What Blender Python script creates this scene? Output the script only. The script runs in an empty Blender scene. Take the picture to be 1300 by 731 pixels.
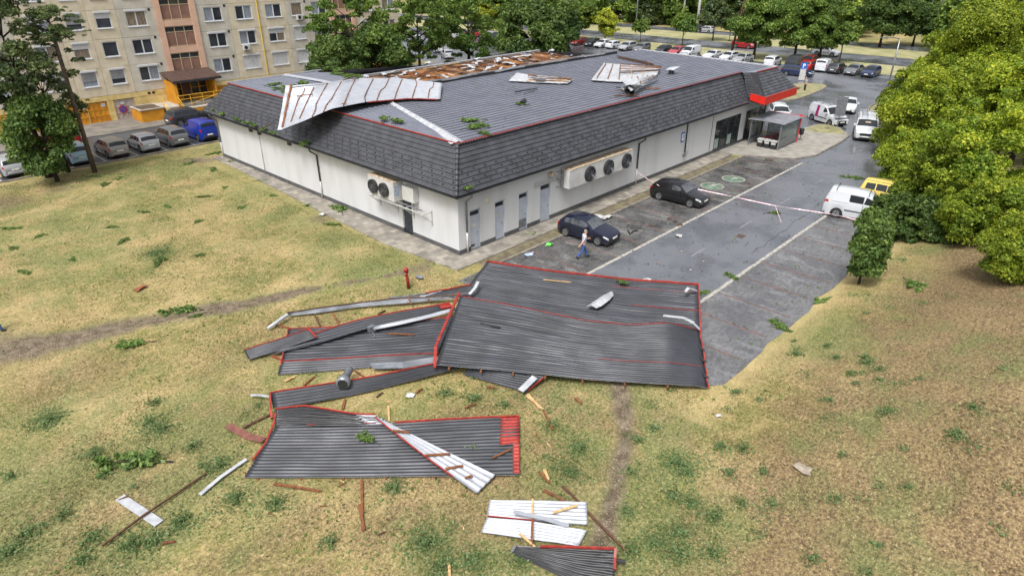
import bpy, bmesh, math, random
import numpy as np
from mathutils import Vector, Matrix, Quaternion
random.seed(7); np.random.seed(7)
sc = bpy.context.scene
COL = sc.collection
R = math.radians
# ------------------------------------------------------------------ camera
CAM = np.array([-22.9367, -25.9895, 15.64]); PITCH = 0.47371; YAW = 0.75961; FPX = 823.63; PW, PH = 1300.0, 731.0
cd = bpy.data.cameras.new('camera'); co = bpy.data.objects.new('camera', cd); COL.objects.link(co)
cd.sensor_width = 36.0; cd.lens = 36.0*FPX/PW; cd.clip_end = 1500; cd.clip_start = 0.1
co.location = CAM; co.rotation_euler = (math.pi/2-PITCH, 0.0, YAW-math.pi/2)
sc.camera = co
# ------------------------------------------------------------------ light: overcast daylight
SUN_EL, SUN_AZ = R(58), R(200)     # azimuth measured ccw from +X: the sun stands behind and left of the camera
w = bpy.data.worlds.new('World'); sc.world = w; w.use_nodes = True
nt = w.node_tree; bg = nt.nodes['Background']
sky = nt.nodes.new('ShaderNodeTexSky'); sky.sky_type = 'NISHITA'; sky.sun_disc = False
sky.sun_elevation = SUN_EL; sky.sun_rotation = math.pi/2-SUN_AZ; sky.dust_density = 6.0; sky.air_density = 1.0
hs = nt.nodes.new('ShaderNodeHueSaturation'); hs.inputs['Saturation'].default_value = 0.3
nt.links.new(sky.outputs[0], hs.inputs['Color']); nt.links.new(hs.outputs[0], bg.inputs[0])
bg.inputs[1].default_value = 0.13
sd = bpy.data.lights.new('sun', 'SUN'); so = bpy.data.objects.new('sun', sd); COL.objects.link(so)
sd.energy = 1.5; sd.angle = R(14); sd.color = (1.0, 0.985, 0.965)
sv = Vector((math.cos(SUN_EL)*math.cos(SUN_AZ), math.cos(SUN_EL)*math.sin(SUN_AZ), math.sin(SUN_EL)))
so.rotation_euler = sv.to_track_quat('Z', 'Y').to_euler()
sc.view_settings.view_transform = 'Standard'; sc.view_settings.look = 'None'
sc.view_settings.gamma = 1.0; sc.view_settings.use_curve_mapping = False
sc.view_settings.exposure = 0.76
# ------------------------------------------------------------------ picture to place
_F = np.array([math.cos(YAW)*math.cos(PITCH), math.sin(YAW)*math.cos(PITCH), -math.sin(PITCH)])
_R = np.array([math.sin(YAW), -math.cos(YAW), 0.0]); _U = np.cross(_R, _F)
def ray(u, v): return _F*FPX + _R*(u-PW/2) + _U*(PH/2-v)
def at(u, v, z=0.0):
    d = ray(u, v); return CAM + d*((z-CAM[2])/d[2])
def aty(u, v, y):
    d = ray(u, v); return CAM + d*((y-CAM[1])/d[1])
def atx(u, v, x):
    d = ray(u, v); return CAM + d*((x-CAM[0])/d[0])
def proj(P):
    d = np.asarray(P, float)-CAM; z = d@_F
    return (PW/2+FPX*(d@_R)/z, PH/2-FPX*(d@_U)/z)
def y_on(u, x, z=0.6):
    lo, hi = -60.0, 140.0
    for _ in range(40):
        m = (lo+hi)/2
        if proj((x, m, z))[0] > u: lo = m
        else: hi = m
    return (lo+hi)/2
def sstep(a): a = np.clip(a, 0, 1); return a*a*(3-2*a)
def terrain(x, y):
    return (2.3*sstep((-17.9-y)/9.5)+.38*sstep((-17.35-y)/1.1))*sstep((x+11)/15.0)*sstep((58-x)/18.0)
def atg(u, v, lift=0.0):
    p = at(u, v, lift)
    for _ in range(12): p = at(u, v, float(terrain(p[0], p[1]))+lift)
    return p
def vnoise(x, y, seed=0):
    xi = np.floor(x).astype(np.int64); yi = np.floor(y).astype(np.int64); fx = x-xi; fy = y-yi
    fx = fx*fx*(3-2*fx); fy = fy*fy*(3-2*fy)
    def h(a, b):
        n = (a*374761393 + b*668265263 + seed*974711) & 0x7fffffff
        n = ((n ^ (n >> 13))*1274126177) & 0x7fffffff
        return ((n ^ (n >> 16)) & 0xffff)/65535.0
    return (h(xi, yi)*(1-fx)+h(xi+1, yi)*fx)*(1-fy)+(h(xi, yi+1)*(1-fx)+h(xi+1, yi+1)*fx)*fy
def fbm(x, y, seed=0, o=4):
    s = 0; a = 0.5; t = 0
    for k in range(o): s = s+a*vnoise(x*2**k, y*2**k, seed+k*17); t += a; a *= 0.5
    return s/t
# ------------------------------------------------------------------ objects
def tag(o, label=None, cat=None, group=None, kind=None):
    if label: o['label'] = label
    if cat: o['category'] = cat
    if group: o['group'] = group
    if kind: o['kind'] = kind
    return o
def thing(name, label, cat, loc=(0, 0, 0), rz=0.0, group=None):
    o = bpy.data.objects.new(name, None); COL.objects.link(o); o.empty_display_size = 0.3
    o.location = loc; o.rotation_euler = (0, 0, rz)
    return tag(o, label, cat, group)
def link(name, me, parent=None, loc=(0, 0, 0), rot=(0, 0, 0)):
    o = bpy.data.objects.new(name, me); COL.objects.link(o); o.location = loc; o.rotation_euler = rot
    if parent: o.parent = parent
    return o
KIDS = {}
def copy_tree(o, parent=None):
    c = o.copy(); COL.objects.link(c)
    if parent: c.parent = parent
    for ch in list(o.children): copy_tree(ch, c)
    return c
class MB:
    """collects faces; build() links them as ONE mesh object"""
    def __init__(s): s.v = []; s.f = []; s.m = []
    def add(s, vs, fs, m=0):
        n = len(s.v); s.v += [tuple(map(float, q)) for q in vs]
        s.f += [tuple(i+n for i in f) for f in fs]; s.m += [m]*len(fs); return s
    def box(s, a, b, m=0, rz=0.0, piv=None):
        x0, y0, z0 = a; x1, y1, z1 = b
        vs = [(x0,y0,z0),(x1,y0,z0),(x1,y1,z0),(x0,y1,z0),(x0,y0,z1),(x1,y0,z1),(x1,y1,z1),(x0,y1,z1)]
        if rz:
            px, py = piv or ((x0+x1)/2, (y0+y1)/2); c, q = math.cos(rz), math.sin(rz)
            vs = [(px+(x-px)*c-(y-py)*q, py+(x-px)*q+(y-py)*c, z) for x, y, z in vs]
        return s.add(vs, [(0,3,2,1),(4,5,6,7),(0,1,5,4),(1,2,6,5),(2,3,7,6),(3,0,4,7)], m)
    def bar(s, p, q, w, h=None, m=0, up=(0, 0, 1)):
        """rectangular bar from p to q"""
        h = h or w; p = Vector(p); q = Vector(q); d = (q-p)
        if d.length < 1e-6: return s
        d.normalize(); u = Vector(up)
        if abs(d.dot(u)) > 0.97: u = Vector((1, 0, 0))
        a = d.cross(u).normalized(); b = a.cross(d)
        vs = []
        for c in (p, q):
            for i, j in ((-1,-1),(1,-1),(1,1),(-1,1)): vs.append(c+a*(i*w/2)+b*(j*h/2))
        return s.add(vs, [(0,1,2,3),(7,6,5,4),(0,4,5,1),(1,5,6,2),(2,6,7,3),(3,7,4,0)], m)
    def tube(s, pts, r, n=8, m=0, cap=True):
        pts = [Vector(p) for p in pts]; k = len(pts); rs = r if hasattr(r, '__len__') else [r]*k
        rings = []; a = None
        for i, p in enumerate(pts):
            d = (pts[min(i+1, k-1)]-pts[max(i-1, 0)]).normalized()
            if a is None: a = d.orthogonal().normalized()
            a = (a-d*a.dot(d)).normalized(); b = d.cross(a)
            rings.append([p+(a*math.cos(2*math.pi*j/n)+b*math.sin(2*math.pi*j/n))*rs[i] for j in range(n)])
        vs = [q for g in rings for q in g]; fs = []
        for i in range(k-1):
            for j in range(n): fs.append((i*n+j, i*n+(j+1) % n, (i+1)*n+(j+1) % n, (i+1)*n+j))
        if cap: fs.append(tuple(range(n-1, -1, -1))); fs.append(tuple((k-1)*n+j for j in range(n)))
        return s.add(vs, fs, m)
    def prism(s, poly, z0, z1, m=0):
        n = len(poly); vs = [(x, y, z0) for x, y in poly]+[(x, y, z1) for x, y in poly]
        return s.add(vs, [tuple(range(n-1, -1, -1)), tuple(range(n, 2*n))]+[(i, (i+1) % n, n+(i+1) % n, n+i) for i in range(n)], m)
    def lathe(s, prof, c=(0, 0, 0), axis='Z', n=20, m=0):
        vs = []; fs = []; k = len(prof)
        for (r, h) in prof:
            for j in range(n):
                a = 2*math.pi*j/n; x, y = r*math.cos(a), r*math.sin(a)
                q = {'Z': (x, y, h), 'Y': (x, h, y), 'X': (h, x, y)}[axis]
                vs.append((q[0]+c[0], q[1]+c[1], q[2]+c[2]))
        for i in range(k-1):
            for j in range(n): fs.append((i*n+j, i*n+(j+1) % n, (i+1)*n+(j+1) % n, (i+1)*n+j))
        fs.append(tuple(range(n-1, -1, -1))); fs.append(tuple((k-1)*n+j for j in range(n)))
        return s.add(vs, fs, m)
    def quad(s, a, b, c, d, m=0): return s.add([a, b, c, d], [(0, 1, 2, 3)], m)
    def grid(s, P, m=0, flip=False):
        """P: array nu x nv x 3"""
        P = np.asarray(P); nu, nv = P.shape[:2]; fs = []
        for i in range(nu-1):
            for j in range(nv-1):
                f = (i*nv+j, (i+1)*nv+j, (i+1)*nv+j+1, i*nv+j+1); fs.append(f[::-1] if flip else f)
        return s.add(P.reshape(-1, 3), fs, m)
    def mesh(s, name, mats, smooth=False):
        me = bpy.data.meshes.new(name); me.from_pydata(s.v, [], s.f)
        for x in (mats if isinstance(mats, (list, tuple)) else [mats]): me.materials.append(x)
        if any(s.m): me.polygons.foreach_set('material_index', s.m)
        if smooth: me.polygons.foreach_set('use_smooth', [True]*len(s.f))
        me.update(); return me
    def build(s, name, mats, parent=None, smooth=False, world=False, loc=(0, 0, 0), rot=(0, 0, 0)):
        if world and parent is not None:
            L = parent.location; c, q = math.cos(-parent.rotation_euler.z), math.sin(-parent.rotation_euler.z)
            s.v = [((x-L.x)*c-(y-L.y)*q, (x-L.x)*q+(y-L.y)*c, z-L.z) for x, y, z in s.v]
        return link(name, s.mesh(name, mats, smooth), parent, loc, rot)
def fast_mesh(name, V, F, mat, smooth=False, attrs=None, mi=None):
    """V nx3, F mxk (all the same k)"""
    V = np.asarray(V, np.float32); F = np.asarray(F, np.int32); k = F.shape[1]
    me = bpy.data.meshes.new(name); me.vertices.add(len(V)); me.vertices.foreach_set('co', V.ravel())
    me.loops.add(F.size); me.loops.foreach_set('vertex_index', F.ravel())
    me.polygons.add(len(F)); me.polygons.foreach_set('loop_start', np.arange(0, F.size, k, dtype=np.int32))
    me.polygons.foreach_set('loop_total', np.full(len(F), k, np.int32))
    for x in (mat if isinstance(mat, (list, tuple)) else [mat]): me.materials.append(x)
    if mi is not None: me.polygons.foreach_set('material_index', np.asarray(mi, np.int32))
    if smooth: me.polygons.foreach_set('use_smooth', np.ones(len(F), bool))
    me.update(calc_edges=True)
    for n, arr in (attrs or {}).items():
        a = me.attributes.new(n, 'FLOAT', 'POINT'); a.data.foreach_set('value', np.asarray(arr, np.float32).ravel())
    return me
def grid_faces(nu, nv):
    i, j = np.meshgrid(np.arange(nu-1), np.arange(nv-1), indexing='ij'); a = (i*nv+j).ravel()
    return np.stack([a, a+nv, a+nv+1, a+1], 1)
# ------------------------------------------------------------------ materials
def lin(r, g, b):
    f = lambda c: (c/255/12.92) if c/255 <= 0.04045 else ((c/255+0.055)/1.055)**2.4
    return (f(r), f(g), f(b), 1)
MATS = {}
def mat(name, c1, c2=None, scale=6.0, rough=0.6, bump=0.0, bscale=40.0, metal=0.0, spec=0.5, detail=4.0, lo=0.35, hi=0.65, rough2=None, stretch=None, coat=0.0, emit=None):
    if name in MATS: return MATS[name]
    m = bpy.data.materials.new(name); m.use_nodes = True; n = m.node_tree.nodes; L = m.node_tree.links
    b = n['Principled BSDF']; c1 = tuple(c1[:3])+(1,)
    b.inputs['Roughness'].default_value = rough; b.inputs['Metallic'].default_value = metal
    b.inputs['Specular IOR Level'].default_value = spec; b.inputs['Base Color'].default_value = c1
    if coat: b.inputs['Coat Weight'].default_value = coat; b.inputs['Coat Roughness'].default_value = 0.08
    if emit: b.inputs['Emission Color'].default_value = tuple(emit[:3])+(1,); b.inputs['Emission Strength'].default_value = emit[3]
    tc = n.new('ShaderNodeTexCoord'); src = tc.outputs['Object']
    if stretch:
        mp = n.new('ShaderNodeMapping'); mp.inputs['Scale'].default_value = stretch; L.new(src, mp.inputs[0]); src = mp.outputs[0]
    if c2 is not None:
        nz = n.new('ShaderNodeTexNoise'); nz.inputs['Scale'].default_value = scale; nz.inputs['Detail'].default_value = detail; L.new(src, nz.inputs['Vector'])
        mr = n.new('ShaderNodeMapRange'); mr.inputs[1].default_value = lo; mr.inputs[2].default_value = hi; L.new(nz.outputs['Fac'], mr.inputs[0])
        mx = n.new('ShaderNodeMix'); mx.data_type = 'RGBA'; mx.inputs[6].default_value = c1; mx.inputs[7].default_value = tuple(c2[:3])+(1,)
        L.new(mr.outputs[0], mx.inputs[0]); L.new(mx.outputs[2], b.inputs['Base Color'])
        if rough2 is not None:
            m2 = n.new('ShaderNodeMapRange'); m2.inputs[1].default_value = lo; m2.inputs[2].default_value = hi
            m2.inputs[3].default_value = rough; m2.inputs[4].default_value = rough2
            L.new(nz.outputs['Fac'], m2.inputs[0]); L.new(m2.outputs[0], b.inputs['Roughness'])
    if bump:
        nb = n.new('ShaderNodeTexNoise'); nb.inputs['Scale'].default_value = bscale; nb.inputs['Detail'].default_value = 3; L.new(src, nb.inputs['Vector'])
        bp = n.new('ShaderNodeBump'); bp.inputs['Strength'].default_value = bump; bp.inputs['Distance'].default_value = 0.02
        L.new(nb.outputs['Fac'], bp.inputs['Height']); L.new(bp.outputs[0], b.inputs['Normal'])
    MATS[name] = m; return m
def leafmat(name, c1, c2, c3, trans=0.3):
    """leaf colour varies from leaf to leaf and from tree to tree"""
    if name in MATS: return MATS[name]
    m = bpy.data.materials.new(name); m.use_nodes = True; n = m.node_tree.nodes; L = m.node_tree.links
    b = n['Principled BSDF']; out = n['Material Output']
    g = n.new('ShaderNodeNewGeometry'); cr = n.new('ShaderNodeValToRGB'); e = cr.color_ramp.elements
    e[0].color = tuple(c1[:3])+(1,); e[0].position = 0.1; e[1].color = tuple(c3[:3])+(1,); e[1].position = 0.95
    x = e.new(0.5); x.color = tuple(c2[:3])+(1,)
    L.new(g.outputs['Random Per Island'], cr.inputs[0])
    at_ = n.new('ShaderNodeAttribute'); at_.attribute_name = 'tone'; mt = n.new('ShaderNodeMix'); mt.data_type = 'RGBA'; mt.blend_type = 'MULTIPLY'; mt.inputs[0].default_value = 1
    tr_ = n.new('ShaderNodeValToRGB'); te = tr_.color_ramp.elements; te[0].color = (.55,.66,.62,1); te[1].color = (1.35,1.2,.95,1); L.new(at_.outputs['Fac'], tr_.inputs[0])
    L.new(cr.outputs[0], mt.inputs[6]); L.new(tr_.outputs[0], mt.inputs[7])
    oi = n.new('ShaderNodeObjectInfo'); hv = n.new('ShaderNodeHueSaturation')
    mr = n.new('ShaderNodeMapRange'); mr.inputs[3].default_value = 0.8; mr.inputs[4].default_value = 1.15
    L.new(oi.outputs['Random'], mr.inputs[0]); L.new(mr.outputs[0], hv.inputs['Value']); L.new(mt.outputs[2], hv.inputs['Color'])
    L.new(hv.outputs[0], b.inputs['Base Color']); b.inputs['Roughness'].default_value = 0.55; b.inputs['Specular IOR Level'].default_value = 0.35
    tr = n.new('ShaderNodeBsdfTranslucent'); L.new(hv.outputs[0], tr.inputs[0])
    mx = n.new('ShaderNodeMixShader'); mx.inputs[0].default_value = trans
    L.new(b.outputs[0], mx.inputs[1]); L.new(tr.outputs[0], mx.inputs[2]); L.new(mx.outputs[0], out.inputs[0])
    MATS[name] = m; return m
M_white = mat('white_paint', lin(186,186,185), lin(170,169,166), 3, 0.5)
M_black = mat('black_rubber', (0.012,0.012,0.013), None, rough=0.7)
M_dark = mat('dark_plastic', (0.02,0.021,0.023), None, rough=0.45)
M_steel = mat('galvanised_steel', lin(150,153,157), lin(120,123,128), 5, 0.35, metal=0.6)
M_glass = mat('window_glass', (0.02,0.024,0.028), None, rough=0.06, spec=0.4)
M_red = mat('red_trim', lin(160,54,44), lin(126,40,34), 4, 0.45)
M_wood = mat('batten_wood', lin(132,82,46), lin(92,56,34), 9, 0.8, bump=0.3)
M_woodnew = mat('fresh_split_wood', lin(202,172,124), lin(168,132,86), 12, 0.75)
M_woodold = mat('weathered_wood', lin(92,62,42), lin(66,44,32), 9, 0.85)
M_concrete = mat('concrete', lin(150,146,138), lin(126,122,114), 1.3, 0.8, bump=0.25)
M_amber = mat('amber_lens', lin(230,120,20), None, rough=0.2)
M_redlens = mat('red_lens', lin(170,18,14), None, rough=0.2)
M_lens = mat('headlamp_lens', lin(215,220,222), lin(150,155,160), 14, 0.12)
M_plate = mat('number_plate_white', lin(220,220,215), None, rough=0.5)
M_rim = mat('wheel_rim', lin(165,168,170), None, rough=0.3, metal=0.7)
# ================================================================== GROUND
def axis(lo, hi, step, far):
    a = [lo]
    while a[-1] < hi: a.append(a[-1]+step)
    s = step; up = [a[-1]]
    while up[-1] < far: s *= 1.35; up.append(up[-1]+s)
    s = step; dn = [lo]
    while dn[-1] > -far: s *= 1.35; dn.append(dn[-1]-s)
    return np.array(dn[::-1][:-1]+a+up[1:])
gx = axis(-32, 52, 0.28, 600); gy = axis(-38, 38, 0.28, 600)
GX, GY = np.meshgrid(gx, gy, indexing='ij')
GZ = terrain(GX, GY)
near = ((GX > -40) & (GX < 56) & (GY > -44) & (GY < 42))
GZ = GZ + np.where(near & (GX < 0) | near & (GY < -18.5), (fbm(GX*0.35, GY*0.35, 5)-0.5)*0.16, 0)*np.clip((np.where(GY < -18, 2, np.minimum(-GX-2, 20))), 0, 1)
def seg_dist(px, py, pts):
    d = np.full(px.shape, 1e9)
    for (x0, y0), (x1, y1) in zip(pts[:-1], pts[1:]):
        dx, dy = x1-x0, y1-y0; t = np.clip(((px-x0)*dx+(py-y0)*dy)/(dx*dx+dy*dy), 0, 1)
        d = np.minimum(d, np.hypot(px-x0-t*dx, py-y0-t*dy))
    return d
P1 = [(-34,10.2),(-20.9,7.2),(-18.2,5.9),(-13.7,4.6),(-8,2.4),(-4.5,1.0),(-2.4,0.2),(0.5,-0.8)]
P2 = [(-1,-11.5),(-4.2,-14.3),(-6.75,-16.35),(-9.9,-17.95),(-11.3,-18.5),(-14,-20.2),(-18,-23)]
P2g = [(-3.6,-14.9),(-6.2,-16.95),(-9.2,-18.55),(-13,-20.7)]
wob = (fbm(GX*0.8, GY*0.8, 9)-0.5)
d1 = seg_dist(GX, GY, P1); d2 = seg_dist(GX, GY, P2); d2g = seg_dist(GX, GY, P2g)
w1 = (0.14+0.048*np.clip(-GX-6, 0, 20))*(.75+.7*fbm(GX*.6, GY*.6, 19))
path = np.clip(1.5-(d1+wob*1.0)/w1, 0, 1)
path = np.maximum(path, np.clip(1.25-(d2+wob*0.5)/0.40, 0, 1)*1.0)
# worn soil by the walkway corner and dug strip before the kerb
for cx, cy, r, a in ((-2.6,0.4,1.1,0.8),(-1.9,31.2,1.3,0.8),(-2.2,11,0.9,0.5),(-16.5,30.5,2.2,0.55),(-12.4,31.0,1.4,0.4),(-20.6,8.4,1.2,0.6)):
    path = np.maximum(path, a*np.clip(1.3-(np.hypot(GX-cx, GY-cy)+wob*2)/r, 0, 1))
path = np.maximum(path, np.where((GX > 0) & (GX < 31) & (GY < -1.3) & (GY > -2.5), 0.75, 0))
g0 = fbm(GX*0.22, GY*0.22, 21); g1 = fbm(GX*0.9, GY*0.9, 33); g2 = fbm(GX*2.4, GY*2.4, 44)
green = np.clip((g0*0.55+g1*0.35+g2*0.25-0.55)*6.0, 0, 1)*0.8
green = np.maximum(green, np.clip((fbm(GX*0.5, GY*0.5, 71)-0.52)*6, 0, 1)*np.clip((GX+14)/6, 0, 1)*np.clip((-GX-1)/1.5, 0, 1)*np.clip((GY-0.5)/3, 0, 1)*0.85)
green = np.maximum(green, np.clip(1.3-(d2g+wob*1.2)/0.45, 0, 1)*0.8)
green = np.maximum(green, np.clip(1.4-np.abs(d1+wob-0.95*w1)/0.35, 0, 1)*0.75*(g1 > 0.42))
for (u, v, r, a) in ((60,533,1.3,.9),(190,540,.9,.7),(175,587,.7,.9),(120,577,.7,.7),(230,650,1.2,.7),(160,690,1.2,.7),(34,680,1.0,.7),(12,702,.8,.8),(280,592,1.0,.8),(330,636,1.4,.7),(740,570,1.1,.8),(705,610,1.2,.8),(640,560,1.1,.7),(560,690,1.4,.8),(620,712,1.4,.8),(858,590,1.3,.9),(862,680,1.4,.8),(905,655,1.2,.7),(520,520,.9,.6),(600,505,.9,.6),(200,322,1.0,.8),(470,340,2.4,.95),(430,305,2.2,.85),(500,325,1.6,.8),(390,280,2.0,.7),(330,240,2.6,.7),(250,215,2.4,.6),(215,260,2.0,.5),(150,250,2.5,.5),(880,540,1.0,.6),(845,555,.8,.7),(700,545,.9,.7),(560,540,.8,.6),(515,365,.8,.9)):
    p = atg(u, v); green = np.maximum(green, a*np.clip(1.4-(np.hypot(GX-p[0], GY-p[1])+wob*2.2)/r, 0, 1))
brown = np.clip((fbm(GX*0.16+7, GY*0.16, 55)*0.7+g1*0.4-0.51)*6, 0, 1)*0.85*np.clip((3-GY)/8,.15,1)
brown = np.maximum(brown, np.clip((-GY-18.3+wob*5)/3.2, 0, 1)*np.clip((GX+16+wob*5)/6, 0, 1)*np.clip((40-GX)/10, 0, 1)*(0.85+0.4*g1))
for (u, v, r, a) in ((270,540,1.8,.7),(90,480,2.4,.6),(60,590,1.8,.6),(310,500,1.0,.8),(1150,600,3,.3)):
    p = atg(u, v); brown = np.maximum(brown, a*np.clip(1.4-(np.hypot(GX-p[0], GY-p[1])+wob*4)/r, 0, 1))
edge = np.clip(1.3-np.abs(GY+17.75+wob*0.8)/0.75, 0, 1)*(GX > -4)*(GX < 26)     # pale dry fringe along the bays
def field_at(x, y):
    i = np.clip(np.searchsorted(gx, x), 0, len(gx)-1); j = np.clip(np.searchsorted(gy, y), 0, len(gy)-1)
    return dict(green=green[i,j], path=path[i,j], brown=brown[i,j], edge=edge[i,j].astype(float))
mg = bpy.data.materials.new('dry_lawn'); mg.use_nodes = True; n = mg.node_tree.nodes; L = mg.node_tree.links; b = n['Principled BSDF']
tc = n.new('ShaderNodeTexCoord')
def nz(scale, det=4, rough=0.6):
    x = n.new('ShaderNodeTexNoise'); x.inputs['Scale'].default_value = scale; x.inputs['Detail'].default_value = det; x.inputs['Roughness'].default_value = rough
    L.new(tc.outputs['Object'], x.inputs['Vector']); return x.outputs['Fac']
def mrange(s, a, c, d=0.0, e=1.0):
    x = n.new('ShaderNodeMapRange'); x.inputs[1].default_value = a; x.inputs[2].default_value = c; x.inputs[3].default_value = d; x.inputs[4].default_value = e
    L.new(s, x.inputs[0]); return x.outputs[0]
def mix(f, a, c):
    x = n.new('ShaderNodeMix'); x.data_type = 'RGBA'
    L.new(f, x.inputs[0]) if not isinstance(f, float) else None
    for i, q in ((6, a), (7, c)):
        if isinstance(q, tuple): x.inputs[i].default_value = q
        else: L.new(q, x.inputs[i])
    return x.outputs[2]
def math_(op, a, c):
    x = n.new('ShaderNodeMath'); x.operation = op
    for i, q in ((0, a), (1, c)):
        if isinstance(q, (int, float)): x.inputs[i].default_value = q
        else: L.new(q, x.inputs[i])
    x.use_clamp = True; return x.outputs[0]
def attr(nm):
    x = n.new('ShaderNodeAttribute'); x.attribute_name = nm; return x.outputs['Fac']
f1 = nz(9, 5, 0.75); f2 = nz(2.2, 5, 0.65); f3 = nz(26, 3, 0.7); f4 = nz(0.28, 4, 0.6)
straw = mix(mrange(f1, 0.36, 0.62), lin(124,106,72), lin(186,164,118))
straw = mix(mrange(f3, 0.5, 0.72, 0, 0.7), straw, lin(198,180,134))
olive = mix(mrange(f1, 0.38, 0.62), lin(92,92,50), lin(140,134,80))
base = mix(math_('MULTIPLY', mrange(f4, 0.38, 0.56, 0.2, 1.0), mrange(f2, 0.34, 0.58, 0.3, 1.0)), straw, olive)
brn = mix(mrange(f1, 0.36, 0.64), lin(80,65,48), lin(138,116,86))
base = mix(math_('MULTIPLY', attr('brown'), mrange(f1, 0.25, 0.6, 1.25, 0.65)), base, brn)
grn = mix(mrange(f1, 0.35, 0.65), lin(70,86,46), lin(118,128,76))
base = mix(math_('MULTIPLY', attr('green'), mrange(f3, 0.3, 0.6, 1.2, 0.55)), base, grn)
base = mix(math_('MULTIPLY', attr('edge'), 0.35), base, lin(196,174,126))
dirt = mix(mrange(f2, 0.4, 0.62), lin(84,73,61), lin(116,104,89))
base = mix(math_('MULTIPLY', attr('path'), mrange(f1, 0.3, 0.65, 1.5, 1.0)), base, dirt)
f5 = nz(70, 2, 0.8); f6 = nz(16, 2, 0.8)
base = mix(mrange(f5, 0.54, 0.68, 0, 0.4), base, lin(66,58,40)); base = mix(mrange(f6, 0.56, 0.70, 0, 0.5), base, lin(206,190,150)); L.new(base, b.inputs['Base Color']); b.inputs['Roughness'].default_value = 0.9; b.inputs['Specular IOR Level'].default_value = 0.2
bp = n.new('ShaderNodeBump'); bp.inputs['Strength'].default_value = 0.6; bp.inputs['Distance'].default_value = 0.05; L.new(f1, bp.inputs['Height']); L.new(bp.outputs[0], b.inputs['Normal'])
ground = link('ground', fast_mesh('ground', np.stack([GX, GY, GZ], -1).reshape(-1, 3), grid_faces(*GX.shape), mg, True, dict(green=green, path=path, brown=brown, edge=edge)))
ground['kind'] = 'structure'
def struct(mb, name, m, smooth=False):
    o = mb.build(name, m, None, smooth); o['kind'] = 'structure'; return o
def slab(name, poly, z0, z1, m): return struct(MB().prism(poly, z0, z1), name, m)
# ------------------------------------------------------------------ paving materials
def wetroad(name, c1, c2, sc_, lo, hi, r1, r2, brick=None, c3=None):
    m = bpy.data.materials.new(name); m.use_nodes = True; n = m.node_tree.nodes; L = m.node_tree.links; b = n['Principled BSDF']
    tc = n.new('ShaderNodeTexCoord')
    def N(s, d, st=None):
        x = n.new('ShaderNodeTexNoise'); x.inputs['Scale'].default_value = s; x.inputs['Detail'].default_value = d; x.inputs['Roughness'].default_value = 0.6
        if st:
            mp = n.new('ShaderNodeMapping'); mp.inputs['Scale'].default_value = st; L.new(tc.outputs['Object'], mp.inputs[0]); L.new(mp.outputs[0], x.inputs['Vector'])
        else: L.new(tc.outputs['Object'], x.inputs['Vector'])
        return x.outputs['Fac']
    def MR(s, a, c, d, e):
        x = n.new('ShaderNodeMapRange'); x.inputs[1].default_value = a; x.inputs[2].default_value = c; x.inputs[3].default_value = d; x.inputs[4].default_value = e; L.new(s, x.inputs[0]); return x.outputs[0]
    def MX(f, a, c):
        x = n.new('ShaderNodeMix'); x.data_type = 'RGBA'; L.new(f, x.inputs[0])
        for i, q in ((6, a), (7, c)):
            if isinstance(q, tuple): x.inputs[i].default_value = q
            else: L.new(q, x.inputs[i])
        return x.outputs[2]
    wet = N(sc_, 6); fine = N(30, 3)
    col = MX(MR(wet, lo, hi, 0, 1), c1, c2)
    col = MX(MR(fine, 0.35, 0.7, 0, 0.35), col, tuple(min(1, q*1.7) for q in c2[:3])+(1,))
    if c3: col = MX(MR(N(0.9, 6, (1, 0.35, 1)), 0.54, 0.64, 0, 0.75), col, c3)
    if brick:
        bt = n.new('ShaderNodeTexBrick'); bt.inputs['Scale'].default_value = 1.0; bt.inputs['Brick Width'].default_value = brick[0]; bt.inputs['Row Height'].default_value = brick[1]
        bt.inputs['Mortar Size'].default_value = 0.012; bt.inputs['Color1'].default_value = (0.62,0.62,0.62,1); bt.inputs['Color2'].default_value = (1.25,1.25,1.25,1); bt.inputs['Mortar'].default_value = (0.5,0.5,0.5,1)
        L.new(tc.outputs['Object'], bt.inputs['Vector'])
        x = n.new('ShaderNodeMix'); x.data_type = 'RGBA'; x.blend_type = 'MULTIPLY'; x.inputs[0].default_value = 0.8; L.new(col, x.inputs[6]); L.new(bt.outputs[0], x.inputs[7]); col = x.outputs[2]
    L.new(col, b.inputs['Base Color']); L.new(MR(wet, lo, hi, r1, r2), b.inputs['Roughness']); b.inputs['Specular IOR Level'].default_value = 0.5
    bp = n.new('ShaderNodeBump'); bp.inputs['Strength'].default_value = 0.25; bp.inputs['Distance'].default_value = 0.01; L.new(fine, bp.inputs['Height']); L.new(bp.outputs[0], b.inputs['Normal'])
    return m
M_lane = wetroad('wet_asphalt', lin(62,64,68), lin(96,98,103), 0.3, 0.38, 0.56, 0.08, 0.4)
M_far = wetroad('wet_far_asphalt', lin(66,68,72), lin(100,102,107), 0.16, 0.4, 0.6, 0.12, 0.45)
M_bay = wetroad('block_paving', lin(84,84,86), lin(104,104,105), 0.5, 0.42, 0.58, 0.3, 0.65, (0.2, 0.1), lin(128,128,130))
M_bayl = wetroad('stained_block_paving', lin(60,60,60), lin(96,95,94), 0.55, 0.38, 0.62, 0.15, 0.6, (0.2, 0.1), lin(128,126,122))
M_walk = wetroad('walkway_slabs', lin(112,107,98), lin(140,134,124), 0.8, 0.35, 0.65, 0.5, 0.85, (0.4, 0.4))
M_street = wetroad('dark_street_asphalt', lin(44,46,50), lin(70,72,76), 0.3, 0.38, 0.6, 0.2, 0.55)
M_kerb = mat('kerb_stone', lin(138,132,122), lin(104,98,90), 2.5, 0.8, bump=0.2)
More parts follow.
